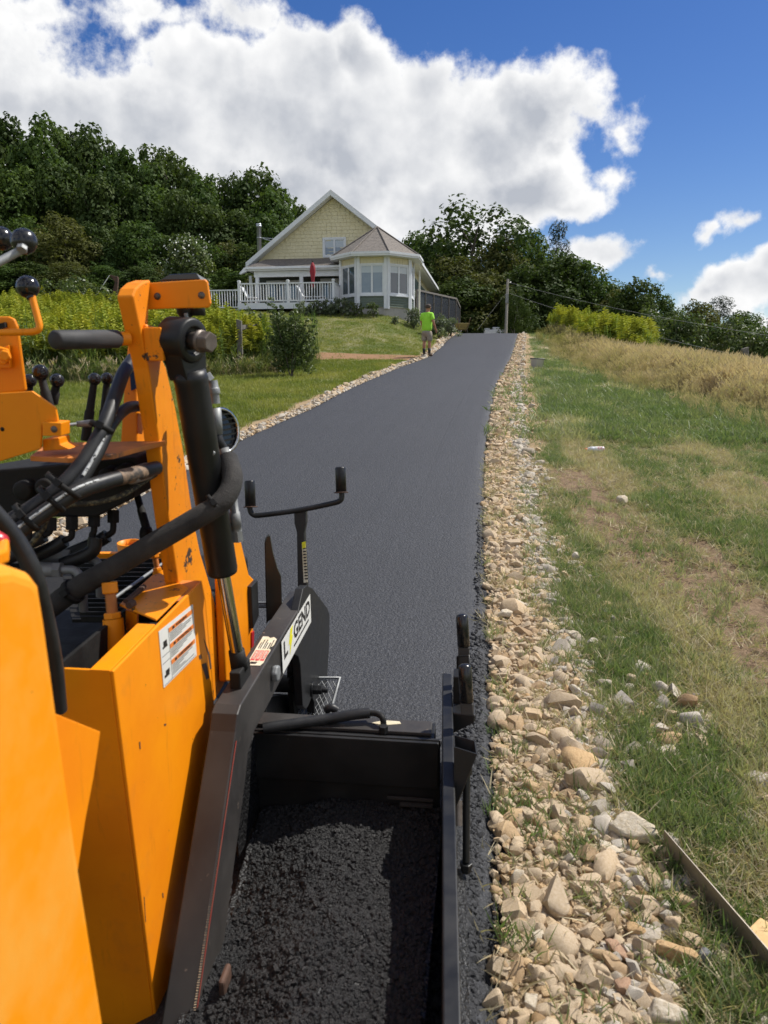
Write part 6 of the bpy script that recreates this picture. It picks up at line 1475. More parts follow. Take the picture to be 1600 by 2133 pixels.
for px in (560, 688): x = hp(px,640,yD+0.33)[0]; mb = MB(); hbox(mb, x-0.06, x+0.06, yD+0.27, yD+0.39, zd-1.6, zd-0.52); obj('deck_post', mb, m_oldwood, DK)
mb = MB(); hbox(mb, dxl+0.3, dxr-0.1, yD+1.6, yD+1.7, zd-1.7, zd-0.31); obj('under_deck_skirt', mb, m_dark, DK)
bal = MB().abox(-0.019, 0.019, -0.019, 0.019, 0, 0.80).mesh('baluster', m_white)
def rail_run(p0, p1, posts=True):
    p0, p1 = Vector(p0), Vector(p1); d = p1-p0; L_ = d.length; dn = d.normalized(); sd_ = dn.cross(HZ).normalized()
    mb = MB(); mb.box((p0+p1)/2+HZ*0.93, d/2, sd_*0.045, HZ*0.03); rl_ = obj('railing', mb, m_white, HS)
    mb = MB(); mb.box((p0+p1)/2+HZ*0.10, d/2, sd_*0.028, HZ*0.03); obj('bottom_rail', mb, m_white, rl_)
    n = int(L_/0.135); ang = atan2(dn.y, dn.x)
    for k in range(1, n): inst('baluster', bal, p0+d*k/n+HZ*0.125, rl_, (0,0,ang))
    return rl_
def newel(p):
    mb = MB(); mb.box(Vector(p)+HZ*0.50, HX*0.058, HY*0.058, HZ*0.52); mb.box(Vector(p)+HZ*1.04, HX*0.075, HY*0.075, HZ*0.025); mb.box(Vector(p)+HZ*1.08, HX*0.05, HY*0.05, HZ*0.02); return obj('newel_post', mb, m_white, HS)
q0 = Hw(dxl+0.06,yD+0.05,zd); q1 = Hw((dxl+dxr)/2+0.1,yD+0.05,zd); q2 = Hw(dxr-0.06,yD+0.05,zd); q3 = Hw(dxr-0.06,-1.55,zd)
for q in (q0,q1,q2): newel(q)
rail_run(q0,q1); rail_run(q1,q2); rail_run(q2,q3)
q4 = Hw(hp(440,606,yD+0.6)[0],yD+0.4,zd-0.26); q4b = Hw(dxl+0.02,yD+0.4,zd-0.26); q5 = Hw(q4.dot(HX)-HO.dot(HX)-1.6,yD+0.4,zd-0.26)
rail_run(q5,q4b); mb = MB(); mb.box((q5+q4b)/2-HZ*0.14, (q4b-q5)/2, HY*0.03, HZ*0.14); obj('rim_board', mb, m_white, HS)
mb = MB(); mb.box((q5+q4b)/2+HY*0.9-HZ*0.02, (q4b-q5)/2, HY*0.85, HZ*0.02); obj('lower_deck', mb, m_timber, HS)
# turret: octagon at the front right corner
ctx = hp(786,600,-1.7)[0]; cty = -1.70; RO = 1.93
def oc(k, R_, z): a = rad(-90+22.5+45*k); return Hw(ctx+R_*cos(a), cty+R_*sin(a), z)
zb, zs0, zw0, zw1, ze = 4.35, hp(780,640,-3.4)[1], hp(780,613,-3.4)[1], hp(780,550,-3.4)[1], hp(780,531,-3.4)[1]
mb = MB(); mb.prism([oc(k,RO-0.05,zb-0.6) for k in range(8)], HZ*(zs0-zb+0.6)); obj('foundation', mb, m_concrete, HS)
mb = MB(); mb.prism([oc(k,RO-0.03,zs0) for k in range(8)], HZ*(ze-zs0)); obj('turret_wall', mb, m_yellow, HS)
ap = RO*cos(pi/8); fl_ = 2*RO*sin(pi/8)
def facet(k):
    """frame of facet k (0 faces front): fr(x, out, z) with x from the facet's middle"""
    a = rad(-90+45*k); n_ = HX*cos(a)+HY*sin(a); t_ = HX*(-sin(a))+HY*cos(a); c = HO+HX*ctx+HY*cty+n_*(ap-0.025)
    return lambda x, o, z: Vector((c.x,c.y,0))+t_*x+n_*o+HZ*z
for k in (-1, 0, 1, 2):
    fr = facet(k); hw_ = fl_/2-0.02
    nb = 5
    for j in range(nb):
        z0 = zs0+(zw0-0.05-zs0)*j/nb; z1 = zs0+(zw0-0.05-zs0)*(j+1)/nb
        mb = MB(); vs = [fr(-hw_,0.045,z0+0.006), fr(hw_,0.045,z0+0.006), fr(hw_,0.018,z1), fr(-hw_,0.018,z1), fr(-hw_,0.0,z0+0.006), fr(hw_,0.0,z0+0.006)]
        mb.add(vs, [(0,1,2,3),(0,4,5,1)]); obj('clapboard', mb, m_greens, HS)
    mb = MB(); n_s = 9
    for j in range(n_s):
        a, b = -hw_+2*hw_*j/n_s, -hw_+2*hw_*(j+1)/n_s-0.012
        mb.prism([fr(a,0,zw1+0.02), fr(b,0,zw1+0.02), fr(b,0,ze-0.12), fr(a,0,ze-0.12)], fr(0,0.02,0)-fr(0,0,0))
    o = obj('frieze_shingles', mb, m_yellow, HS); o['kind'] = 'stuff'
    window(HS, fr, -fl_/2+0.10, fl_/2-0.10, zw0-0.04, zw1+0.03, 0.075, 2, {0:0.25, 1:0.25, -1:0.0, 2:0.2}[k], m_glass if k != 0 else m_glass_blind)
    mb = MB(); mb.prism([fr(-fl_/2+0.05,0,zw0-0.09), fr(fl_/2-0.05,0,zw0-0.09), fr(fl_/2-0.05,0,zw0-0.04), fr(-fl_/2+0.05,0,zw0-0.04)], fr(0,0.085,0)-fr(0,0,0)); obj('sill', mb, m_white, HS)
for k in range(-2, 3):
    a = rad(-90+22.5+45*k); n_ = HX*cos(a)+HY*sin(a); t_ = HX*(-sin(a))+HY*cos(a); c = oc(k, RO+0.015, 0); c.z = 0
    mb = MB()
    for s in (-1, 1):
        b_ = rad(-90+45*(k+(1 if s > 0 else 0))); e_ = HX*(-sin(b_))+HY*cos(b_); m_ = HX*cos(b_)+HY*sin(b_)
        mb.box(c+e_*(s*0.07)+HZ*((zs0-0.08+ze-0.1)/2)+m_*0.02, e_*0.075, m_*0.03, HZ*((ze-0.1-zs0+0.08)/2))
    obj('corner_board', mb, m_white, HS)
zap = hp(785,473,-1.7)[1]; ER = RO+0.50; NR = 17
TR_ = None
for k in range(8):
    mb = MB()
    for j in range(NR):
        f0, f1 = j/NR, (j+1)/NR; R0, R1 = ER*(1-f0), max(ER*(1-f1), 0.004); z0 = ze+0.03+(zap-ze-0.03)*f0; z1 = ze+0.03+(zap-ze-0.03)*f1
        a, b, c, d = oc(k-1,R0+0.012,z0), oc(k,R0+0.012,z0), oc(k,R1,z1), oc(k-1,R1,z1)
        mb.add([a,b,c,d,a-HZ*0.02,b-HZ*0.02], [(0,1,2,3),(4,5,1,0)])
    o = obj('turret_roof_face', mb, m_roof, HS)
    mb = MB(); mb.tube([oc(k,ER*(1-j/8)+0.02,ze+0.05+(zap-ze-0.03)*j/8) for j in range(9)], 0.035, 6); obj('hip_cap', mb, m_roof, o)
mb = MB(); mb.prism([oc(k,ER,ze-0.10) for k in range(8)], HZ*0.10); obj('turret_soffit', mb, m_white, HS)
mb = MB()
for k in range(8):
    a, b = oc(k-1,ER+0.04,ze-0.02), oc(k,ER+0.04,ze-0.02); mb.prism([a, b, b+HZ*0.11, a+HZ*0.11], (oc(k,ER-0.05,ze)-oc(k,ER+0.04,ze))*0.9)
obj('turret_gutter', mb, m_white, HS)
# stove flue with its stays
fx, fz = hp(541,545,2.6); _, fz1 = hp(541,466,2.6)
mb = MB().lathe(Hw(fx,2.6,fz-0.8), HZ, [(0,0.13),(fz1-fz+0.62,0.13),(fz1-fz+0.62,0.16),(fz1-fz+0.70,0.16),(fz1-fz+0.70,0.12),(fz1-fz+0.74,0.17),(fz1-fz+0.80,0.15),(fz1-fz+0.82,0)], 16)
for j in range(3): mb.lathe(Hw(fx,2.6,fz-0.4+j*0.85), HZ, [(0,0.131),(0,0.14),(0.03,0.14),(0.03,0.131)], 16)
fl = obj('flue', mb, m_flue, HS)
mb = MB().tube([Hw(fx,2.6,hp(541,495,2.6)[1]), Hw(fx+1.25,2.4,hp(583,506,2.4)[1])], 0.02, 6).tube([Hw(fx,2.6,hp(541,495,2.6)[1]), Hw(fx+1.1,2.0,hp(580,500,2.4)[1])], 0.02, 6); obj('flue_stay', mb, m_flue, fl)
# things on the deck
UB = thing('patio_umbrella', Hw(hp(651,600,yD+0.45)[0],yD+0.45,zd), 'closed red patio umbrella standing on the deck', 'umbrella'); ux, uz = hp(651,543,yD+0.45)
ub = Hw(ux,yD+0.45,zd); mb = MB().cyl(ub, Hw(ux,yD+0.45,uz), 0.022, 8); obj('pole', mb, m_dark, UB)
mb = MB(); hh_ = uz-zd-0.05; mb.lathe(ub+HZ*0.75, HZ, [(0,0.07),(0.10,0.12),(0.3,0.08),(0.42,0.09),(0.75,0.15),(1.0,0.13),(hh_-0.80,0.05),(hh_-0.75,0)], 11); obj('folded_canopy', mb, m_redcloth, UB)
def lounge(px, w, label, name='deck_chair'):
    x, _ = hp(px,625,yD+0.9); t = thing(name, Hw(x,yD+0.9,zd), label, 'chair', 'white chairs on the deck')
    mb = MB(); hbox(mb, x-w/2, x+w/2, yD+0.6, yD+1.2, zd+0.30, zd+0.35); obj('seat', mb, m_white, t)
    for j in range(4):
        mb = MB(); xx = x-w/2+0.03+j*0.15; mb.prism([Hw(x-w/2,yD+0.62+j*0.15,zd+0.33), Hw(x-w/2+0.04,yD+0.62+j*0.15,zd+0.33), Hw(x-w/2-0.28,yD+0.62+j*0.15,zd+0.88), Hw(x-w/2-0.32,yD+0.62+j*0.15,zd+0.88)], HY*0.12); obj('back_slat', mb, m_white, t)
    for a in (-1,1):
        for b in (0.62,1.14): mb = MB(); hbox(mb, x+a*(w/2-0.04)-0.025, x+a*(w/2-0.04)+0.025, yD+b, yD+b+0.05, zd, zd+0.30); obj('leg', mb, m_white, t)
lounge(527,0.5,'white garden chair on the deck behind the left rail'); lounge(655,1.1,'white lounger on the deck below the red umbrella')
# screened enclosure to the right of the house
s0 = atY(868,604,44.6); s1 = atY(950,622,50.5); s2 = atY(958,640,52.5)
EN = thing('screened_enclosure', (s0.x, s0.y, gz(s0.x, s0.y)), 'dark screened enclosure with brown posts running back beside the house', 'enclosure')
pp = [(s0.lerp(s1, k/5)) for k in range(6)]+[s2]
for k, p in enumerate(pp):
    b = V(p.x, p.y, gz(p.x,p.y)-0.4); mb = MB(); mb.box((p+b)/2, HX*0.045, HY*0.045, HZ*((p.z-b.z)/2)); obj('post', mb, m_oldwood, EN)
for a, b in zip(pp[:-1], pp[1:]):
    za, zb_ = gz(a.x,a.y)-0.3, gz(b.x,b.y)-0.3; mb = MB(); mb.prism([a-HZ*0.05, b-HZ*0.05, V(b.x,b.y,zb_), V(a.x,a.y,za)], HY*0.02+HX*-0.01); obj('screen_panel', mb, m_screen, EN)
    mb = MB(); d = b-a; mb.box((a+b)/2, d/2, HX*0.05, HZ*0.05); obj('top_rail', mb, m_oldwood, EN)
bk = [s1-HX*2.2+HY*0.5, s0-HX*1.2+HY*0.3]
mb = MB(); mb.prism([bk[0], bk[1], V(bk[1].x,bk[1].y,4.2), V(bk[0].x,bk[0].y,4.2)], HY*0.03); obj('back_panel', mb, m_screen, EN)
# ------------------------------------------------------------------ stones
def rock_mesh(name, seed, mat, el=(1,.8,.55), npts=16, bev=0.10, fine=0):
    r = random.Random(seed); bm = bmesh.new()
    for i in range(npts):
        a = V(r.gauss(0,1), r.gauss(0,1), r.gauss(0,1)).normalized(); q = r.uniform(0.86,1.0)
        a = V(math.copysign(abs(a.x)**.75,a.x), math.copysign(abs(a.y)**.75,a.y), math.copysign(abs(a.z)**.7,a.z))
        bm.verts.new((a.x*el[0]*q, a.y*el[1]*q, a.z*el[2]*q))
    h = bmesh.ops.convex_hull(bm, input=bm.verts); bmesh.ops.delete(bm, geom=[g for g in h['geom_interior'] if isinstance(g, bmesh.types.BMVert)], context='VERTS')
    bmesh.ops.dissolve_limit(bm, angle_limit=rad(14), verts=bm.verts, edges=bm.edges)
    bmesh.ops.triangulate(bm, faces=bm.faces)
    bmesh.ops.subdivide_edges(bm, edges=bm.edges, cuts=1, use_grid_fill=True)
    for k in range(1+int(bev*5)): bmesh.ops.smooth_vert(bm, verts=bm.verts, factor=0.20, use_axis_x=True, use_axis_y=True, use_axis_z=True)
    for v in bm.verts: v.co *= 1.08+0.25*bev
    if fine:
        bmesh.ops.subdivide_edges(bm, edges=bm.edges, cuts=fine-1, use_grid_fill=True)
        bm.normal_update()
        for v in bm.verts: v.co += v.normal*(mnoise.fractal(v.co*2.6+Vector((seed,0,0)), 0.6, 2.1, 4)*0.055)
    for f in bm.faces: f.smooth = bool(fine)
    me = bpy.data.meshes.new(name); bm.to_mesh(me); bm.free(); me.materials.append(mat)
    if not fine:
        for p in me.polygons: p.use_smooth = True
        try: me.set_sharp_from_angle(angle=rad(38))
        except Exception: pass
    return me
def RK(mat, n, s0, **k): return [rock_mesh('stone', s0+i, mat, (1, random.Random(s0+i).uniform(.6,.95), random.Random(s0+i+99).uniform(.42,.75)), random.Random(i).randint(10,20), random.Random(i+5).choice((.06,.10,.18,.26)), **k) for i in range(n)]
R_TAN = RK(m_stone_tan, 9, 10); R_GREY = RK(m_stone_grey, 7, 40); R_MIX = RK(m_stone, 9, 70)
SHO = thing('gravel_shoulder', (1.0, 4.0, zr(4.0)), None, None); SHO['kind'] = 'structure'; SHO['label'] = 'strip of tan and grey stones along the right edge of the drive'
SHL = thing('gravel_edging', (-3.0, 10.0, zr(10.0)), None, None); SHL['kind'] = 'structure'; SHL['label'] = 'thin band of pale stones along the left edge of the drive'
def stones(y0, y1, n, side, size, seed):
    g = np.random.default_rng(seed); y = y0+(y1-y0)*g.random(n)
    u = np.abs(g.normal(0, 1, n))
    if side > 0:
        w = np.interp(y, [1, 2.6, 4, 6, 9, 16, 30, 42], [0.42, 0.40, 0.40, 0.40, 0.45, 0.48, 0.42, 0.36]); u = w*np.minimum(g.random(n)**0.85*1.1, 1.1); x = xR(y)+0.03+u
    else:
        w = np.interp(y, [5, 10, 25, 42], [0.30, 0.22, 0.26, 0.36]); u = w*g.random(n); x = xL(y)-0.03-u
    s = size*np.exp(g.normal(-0.05, 0.48, n)); return x, y, u/w, s, g
ALL = []
for (y0, y1, n, size) in ((1.1,2.2,1900,0.0150),(2.2,3.4,2700,0.0145),(3.4,5.5,4000,0.0140),(5.5,9,5400,0.0150),(9,16,5200,0.019),(16,42,6000,0.027)):
    x, y, u, s, g = stones(y0, y1, n, 1, size, int(y0*10)); ALL.append((x,y,u,s))
# grey and white spill beyond the tan strip, thinning into the grass
gS = np.random.default_rng(77); n = 5200
y = np.concatenate([gS.uniform(1.2,3.2,2000), gS.uniform(3.2,9,2400), gS.uniform(9,20,800)]); w0 = np.interp(y,[1,2,2.8,3.6,5,9,20],[0.85,0.80,0.62,0.50,0.30,0.25,0.3])
u = np.interp(y,[1,4,9,20],[0.36,0.32,0.42,0.5])+w0*np.abs(gS.random(n))**1.25; x = xR(y)+u
k = gS.random(n) < 0.16+0.84*sstep(0.47,0.60,fbm(x*2.3,y*1.7,44,3)); SX, SY = x[k], y[k]; SS = 0.0150*np.exp(gS.normal(0.05,0.58,len(SX)))
X1 = np.concatenate([a[0] for a in ALL]); Y1 = np.concatenate([a[1] for a in ALL]); U1 = np.concatenate([a[2] for a in ALL]); S1 = np.concatenate([a[3] for a in ALL])
grey = RNG.random(len(X1)) < sstep(0.45, 1.0, U1)*np.interp(Y1,[1,3,5,10,30],[0.35,0.4,0.85,0.85,0.5])
TXT = [(X1,Y1,S1,grey)]
# larger cobbles among them, each its own piece
gB = np.random.default_rng(5); nB = 330
yb = 1.15+2.6*gB.random(nB)**0.8; ub = np.concatenate([gB.random(190)*0.42, 0.30+0.75*gB.random(140)**1.1]); xb = xR(yb)+0.05+ub
kk = (xb < 0.50*yb+0.25) & clear_of_rocks(xb, yb, 1.1); xb, yb = xb[kk], yb[kk]; sb = np.clip(0.0190*np.exp(gB.normal(0,0.36,len(xb))), 0.013, np.where(yb<2.4,0.042,0.027))*np.where(yb<2.3,1.1,0.92)
# relax so that the cobbles do not run into each other
for it in range(40):
    dx = xb[:,None]-xb[None]; dy = yb[:,None]-yb[None]; d = np.sqrt(dx*dx+dy*dy)+1e-9; m_ = (sb[:,None]+sb[None])*0.88-d; np.fill_diagonal(m_, 0); m_ = np.maximum(m_, 0)
    xb = xb+(dx/d*m_).sum(1)*0.25; yb = yb+(dy/d*m_).sum(1)*0.25; xb = np.maximum(xb, xR(yb)+0.035)
pool = R_TAN[:5]+R_MIX
for i in range(min(300, len(xb))):
    me = pool[i % len(pool)] if xb[i]-xR(yb[i]) < 0.36 else (R_GREY+R_MIX)[i % 16]
    s = sb[i]; inst('stone', me, (xb[i], yb[i], gz(xb[i],yb[i])+s*0.20), SHO, (gB.normal(0,.3), gB.normal(0,.3), gB.uniform(0,6.28)), (s, s, s))
def gscat(name, x, y, s, meshes, parent, lift=0.12):
    n = len(x); p = np.stack([x, y, terrain(x,y)+s*lift], -1)
    o = scatter(name, p, np.stack([RNG.normal(0,.45,n), RNG.normal(0,.45,n), RNG.uniform(0,6.28,n)], -1), s, RNG.integers(0,len(meshes),n), meshes)
    return o
ck = clear_of_rocks(SX, SY, 0.8); SX, SY, SS = SX[ck], SY[ck], SS[ck]
gscat('tan_gravel', X1[~grey], Y1[~grey], S1[~grey]*1.05, R_TAN, SHO); gscat('grey_gravel', X1[grey], Y1[grey], S1[grey], R_GREY, SHO); gscat('stray_gravel', SX, SY, SS, R_GREY+R_MIX[:4], SHO)
xl_ = [stones(5,14,2600,-1,0.020,501), stones(14,43,4200,-1,0.034,502)]
gscat('left_gravel', np.concatenate([a[0] for a in xl_]), np.concatenate([a[1] for a in xl_]), np.concatenate([a[3] for a in xl_]), R_GREY[:4]+R_TAN[:4], SHL)
# larger blocks of the left edging that can be told apart
for i in range(60):
    y_ = 19+9*(i/60)+RNG.random()*0.3; x_ = float(xL(y_))-0.06-0.30*RNG.random(); s = RNG.uniform(0.05,0.10); inst('stone', (R_GREY+R_TAN)[i%16], (x_, y_, gz(x_,y_)+s*0.2), SHL, (0,0,RNG.uniform(0,6.28)), (s, s*0.8, s*0.6))
ECR = []
for me_ in CRUMB: q_ = me_.copy(); q_.materials.clear(); q_.materials.append(m_edge_crumb); ECR.append(q_)
# loose asphalt crumbs along the ragged edge
n = 15000; y = 1.2+5.2*RNG.random(n)**1.7; x = xR(y)+np.interp(y,[1,2.8,3.6],[-0.03,-0.03,0.004])+RNG.normal(0,1,n)*np.interp(y,[1,2.8,3.8,6],[0.045,0.04,0.016,0.010])+0.03*RNG.random(n)**3*3; 
scatter('edge_crumbs', np.stack([x,y,zr(y)-0.015+0.052*sstep(0.02,-0.05,x-xR(y))+0.006*RNG.random(n)], -1), RNG.uniform(0,6.28,(n,3)), RNG.gamma(4,0.0016,n)+0.0025, RNG.integers(0,5,n), ECR)
def rock(px, py, wpx, hpx, rz, label, mat, seed, el=(1,.7,.5), npts=14, bev=0.12, name='rock', tilt=(0,0), sink=0.25):
    g = ground(px, py); d = (g-CAM).dot(Vector((0,cos(PITCH),-sin(PITCH)))); w = wpx/1603*d/2; mat = globals()[mat]; el = (el[0], el[1], el[2]*1.25); sink = sink*0.6
    me = rock_mesh('rock', seed, mat, el, npts, bev, 3 if wpx > 40 else 2)
    s = w/el[0]; o = inst(name, me, (g.x, g.y, g.z+s*el[2]*(1-2*sink)), None, (tilt[0], tilt[1], rad(rz)), s); return tag(o, label, 'rock', 'loose rocks on the right verge')
for a_, k_ in ROCKS: rock(*a_, **k_)

# ------------------------------------------------------------------ asphalt lute lying in the grass
LT = thing('asphalt_lute', ground(1480,1880), 'long aluminium asphalt lute blade lying on edge in the grass', 'rake')
def edge3(px, py, up): g = ground(px, py); return V(g.x, g.y, g.z+up)
b0 = ground(1383,1775); b1 = ground(1625,2065); dv = (b1-b0); dn = V(dv.x,dv.y,dv.z).normalized(); nn_ = dn.cross(V(0,0,1)).normalized()
bl0 = b0+V(0,0,-0.01); hgt = 0.098; lean = V(0,0,1)*0.97+nn_*0.10
L2 = dv.length*1.25
mb = MB().prism([bl0, bl0+dn*L2, bl0+dn*L2+lean*hgt, bl0+dn*0.012+lean*hgt], nn_*0.0035); blade = obj('blade', mb, m_alu, LT, bevel=0.0006)
back = nn_ if nn_.x > 0 else -nn_
pc0 = bl0+dn*(L2*0.60)+lean*0.055+back*0.006
mb = MB().prism([pc0, pc0+dn*0.34, pc0+dn*0.32+back*0.26-V(0,0,0.02), pc0+back*0.06+dn*-0.03+V(0,0,0)], V(0,0,1)*0.019); obj('handle_board', mb, m_ply, LT, bevel=0.002)
for k in (0.10, 0.22):
    c = pc0+dn*k+back*0.03+V(0,0,0.019); mb = MB(); hexbolt(mb, c, V(0,0,1), 0.009, 0.008); mb.lathe(c+V(0,0,0.008), V(0,0,1), [(0,0.005),(0.014,0.005),(0.014,0)], 10); obj('bolt', mb, m_dark, LT)
# ------------------------------------------------------------------ sports-drink bottle
g = ground(1238,943); BT = thing('plastic_bottle', g, 'clear plastic drink bottle with an orange cap lying on the grass', 'bottle')
bd = V(1,-0.12,0.02).normalized(); c0 = g+V(0,0,0.036)-bd*0.11
m_pet = pm('cloudy_plastic', (0.62,0.64,0.66), (0.52,0.54,0.57), 20, 0.2); m_cap = pm('orange_cap', (0.75,0.12,0.03), None, 5, 0.4)
mb = MB().lathe(c0, bd, [(0.028,0.018),(0.04,0.024),(0.065,0.035),(0.10,0.036),(0.105,0.033),(0.115,0.036),(0.205,0.036),(0.22,0.030),(0.22,0)], 18); obj('body', mb, m_pet, BT)
obj('cap', MB().lathe(c0, bd, [(0,0),(0,0.018),(0.028,0.019),(0.028,0.01)], 16), m_cap, BT)
mb = MB().lathe(c0, bd, [(0.118,0.0364),(0.198,0.0364)], 18); lb_ = obj('wrapper', mb, m_label, BT)
cy = V(0,-0.8,0.6).normalized(); cz = bd.cross(cy)
mb = MB().lathe(c0+bd*0, bd, [(0.20,0.0366),(0.214,0.0335)], 18); obj('red_band', mb, m_ink_r, BT)
vs, fs = text_mesh('ICE'); P_ = []
for x_, y_ in vs:
    a = (y_-0.5)*0.95; rad_v = (cy*cos(a)+ (bd.cross(cy)).normalized()*sin(a)*(-1)); rad_v = rad_v if True else rad_v; P_.append(c0+bd*(0.128+0.058*x_)+rad_v*0.0372)
mb = MB().add(P_, fs); obj('lettering', mb, m_ink_r, lb_)
# small grey pail on the grass
g = ground(1118,768); BK = thing('grey_pail', g, 'small grey plastic pail on the grass near the gravel', 'pail'); mb = MB().lathe(g-V(0,0,.01), V(0.05,0,1), [(0,0),(0,0.15),(0.27,0.19),(0.275,0.205),(0.29,0.205),(0.29,0.18),(0.03,0.14),(0.03,0)], 18)
obj('body', mb, pm('grey_plastic', (0.46,0.49,0.53), None, 4, 0.5), BK); obj('rim', MB().lathe(g+V(0.012,0,.255), V(0.05,0,1), [(0,0.205),(0.0,0.213),(0.02,0.213),(0.02,0.205)], 18), m_dark, BK)
# ------------------------------------------------------------------ old fence in the meadow
f0 = atY(501,790,19.3); fz_ = atY(501,666,19.3).z; FN = thing('wooden_fence', (f0.x,19.3,gz(f0.x,19.3)), 'weathered grey wooden fence post with a short rail in the meadow', 'fence')
pz = gz(f0.x,19.3); mb = MB().prism([V(f0.x-0.07,19.3,pz-0.3), V(f0.x+0.07,19.3,pz-0.3), V(f0.x+0.062,19.3,fz_-0.02), V(f0.x-0.062,19.3,fz_+0.02)], V(0,0.13,0)); obj('post', mb, m_oldwood, FN, bevel=0.01)
p = atY(541,672,20.4); pz2 = gz(p.x,20.4); mb = MB().prism([V(p.x-0.05,20.4,pz2-0.3), V(p.x+0.05,20.4,pz2-0.3), V(p.x+0.045,20.4,p.z-0.05), V(p.x-0.05,20.4,p.z)], V(0,0.10,0)); obj('post', mb, m_oldwood, FN, bevel=0.008)
a, b = atY(503,682,19.38), atY(552,677,20.5); mb = MB().box((a+b)/2, (b-a)/2, V(0,0.02,0), V(0,0,0.055)); obj('rail', mb, m_oldwood, FN, bevel=0.006)
# ------------------------------------------------------------------ rusty boom beyond the meadow
a, b, c, d = atY(203,612,38), atY(228,574,38), atY(243,578,38), atY(238,614,38); RB_ = thing('rusty_machine_boom', V(d.x,38,gz(d.x,38)), 'rusty folded boom with a white strut above the meadow', 'machine boom')
mb = MB().prism([b+V(-.02,0,.03), c+V(.04,0,.05), c+V(.05,0,-.1), d+V(.12,0,0), V(d.x+.12,38,gz(d.x,38)-.2), V(d.x-.14,38,gz(d.x,38)-.2), d+V(-.12,0,0), c+V(-.1,0,-.2)], V(0,0.18,0)); obj('boom_arm', mb, m_rust, RB_, bevel=0.02)
obj('strut', MB().cyl(a, b, 0.022, 8), m_whitemetal, RB_)
# ------------------------------------------------------------------ utility pole and its lines
pt = atY(1058,581,52); pz = gz(pt.x,52); UP = thing('utility_pole', (pt.x,52,pz), 'weathered wooden utility pole behind the crest of the drive', 'utility pole')
obj('shaft', MB().tube([V(pt.x-0.05,52,pz-0.4), V(pt.x-0.03,52,(pz+pt.z)/2), pt], [0.11,0.095,0.08], 12), m_pole, UP)
mb = MB().box(atY(1056,622,51.85), V(0.10,0,0), V(0,0.06,0), V(0,0,0.30)); obj('meter_box', mb, m_zinc, UP, bevel=0.02)
mb = MB().tube([atY(1055,632,51.85), V(pt.x-0.10,51.85,pz)], 0.03, 6); obj('conduit', mb, m_zinc, UP)
obj('insulator', MB().lathe(pt+V(0.10,0,-0.22), V(1,0,0), [(0,0.03),(0.12,0.05),(0.12,0)], 8), m_whitemetal, UP)
def line(p0, p1, sag, label, r=0.008):
    pts = [Vector(p0).lerp(Vector(p1), k/24) - V(0,0,sag*4*(k/24)*(1-k/24)) for k in range(25)]
    tag(obj('overhead_line', MB().tube(pts, r, 5), m_wire), label, 'wire')
line(pt+V(0.12,0,-0.22), atY(1690,712,30), 0.25, 'upper overhead wire running right from the utility pole'); line(atY(1062,611,52), atY(1690,771,30), 0.3, 'lower overhead wire running right from the utility pole')
tag(obj('guy_wire', MB().tube([atY(1053,612,52), atY(994,688,50)], 0.006, 5), m_wire), 'thin guy wire slanting left from the utility pole', 'wire')
# post with a weathered board at the right
p = atY(1556,770,34); pz = gz(p.x,34); tp = atY(1556,730,34); BX_ = thing('leaning_post', (p.x,34,pz), 'dark wooden post with a nest box among the right-hand bushes', 'post')
obj('shaft', MB().tube([V(p.x,34,pz-0.3), tp], 0.09, 8), m_oldwood, BX_); mb = MB().prism([atY(1543,727,33.95), atY(1556,723,33.95), atY(1554,742,33.95), atY(1545,743,33.95)], V(0,-0.2,0)); obj('nest_box', mb, m_oldwood, BX_)
# white pickup whose roof and load just show over the crest
q = atY(1034,685.5,53.5); vz = q.z; VH = thing('parked_pickup', (q.x,53.5,gz(q.x,53.5)), 'white parked truck with a boxed load, its top just showing over the crest', 'truck')
gzv = gz(q.x,53.5); mb = MB(); mb.abox(q.x-0.95,q.x+0.85,52.6,57.1,gzv+0.35,gzv+0.9); obj('body', mb, m_whitemetal, VH, bevel=0.08)
mb = MB(); mb.prism([V(q.x-0.85,53.7,gzv+0.9), V(q.x-0.85,55.9,gzv+0.9), V(q.x-0.75,55.5,vz+0.02), V(q.x-0.75,54.1,vz+0.02)], V(1.5,0,0)); obj('cab', mb, m_whitemetal, VH, bevel=0.06)
mb = MB(); mb.abox(q.x-0.15,q.x+0.35,54.2,54.7,vz+0.021,vz+0.18); obj('roof_box', mb, m_white, VH, bevel=0.02); mb = MB(); mb.abox(q.x-0.72,q.x-0.35,54.2,54.6,vz+0.021,vz+0.10); obj('roof_box', mb, m_white, VH, bevel=0.02)
for sx in (-0.95, 0.75):
    for yy in (53.5, 56.2): obj('wheel', MB().lathe(V(q.x+sx,yy,gzv+0.32), V(1,0,0), [(0,0),(0,0.32),(0.2,0.32),(0.2,0)], 16), m_rubber, VH)
# barrow at the end of the enclosure
p = atY(962,690,46); pz = gz(p.x,46); WB = thing('wheelbarrow', (p.x,46,pz), 'yellowish wheelbarrow standing by the end of the enclosure', 'wheelbarrow'); m_bar = pm('faded_yellow_steel', (0.30,0.24,0.07), (0.2,0.16,0.06), 8, 0.6)
mb = MB().prism([V(p.x-.3,45.7,pz+.35), V(p.x+.3,45.7,pz+.35), V(p.x+.42,45.6,pz+.72), V(p.x-.42,45.6,pz+.72)], V(0,0.8,0)); obj('tray', mb, m_bar, WB, bevel=0.03)
for s in (-.28,.28): obj('handle', MB().tube([V(p.x+s,46.6,pz+.3), V(p.x+s,45.2,pz+.55), V(p.x+s*1.3,44.8,pz+.95)], 0.025, 6), m_timber, WB); obj('leg', MB().cyl(V(p.x+s,45.5,pz), V(p.x+s,45.7,pz+.4), 0.02, 6), m_dark, WB)
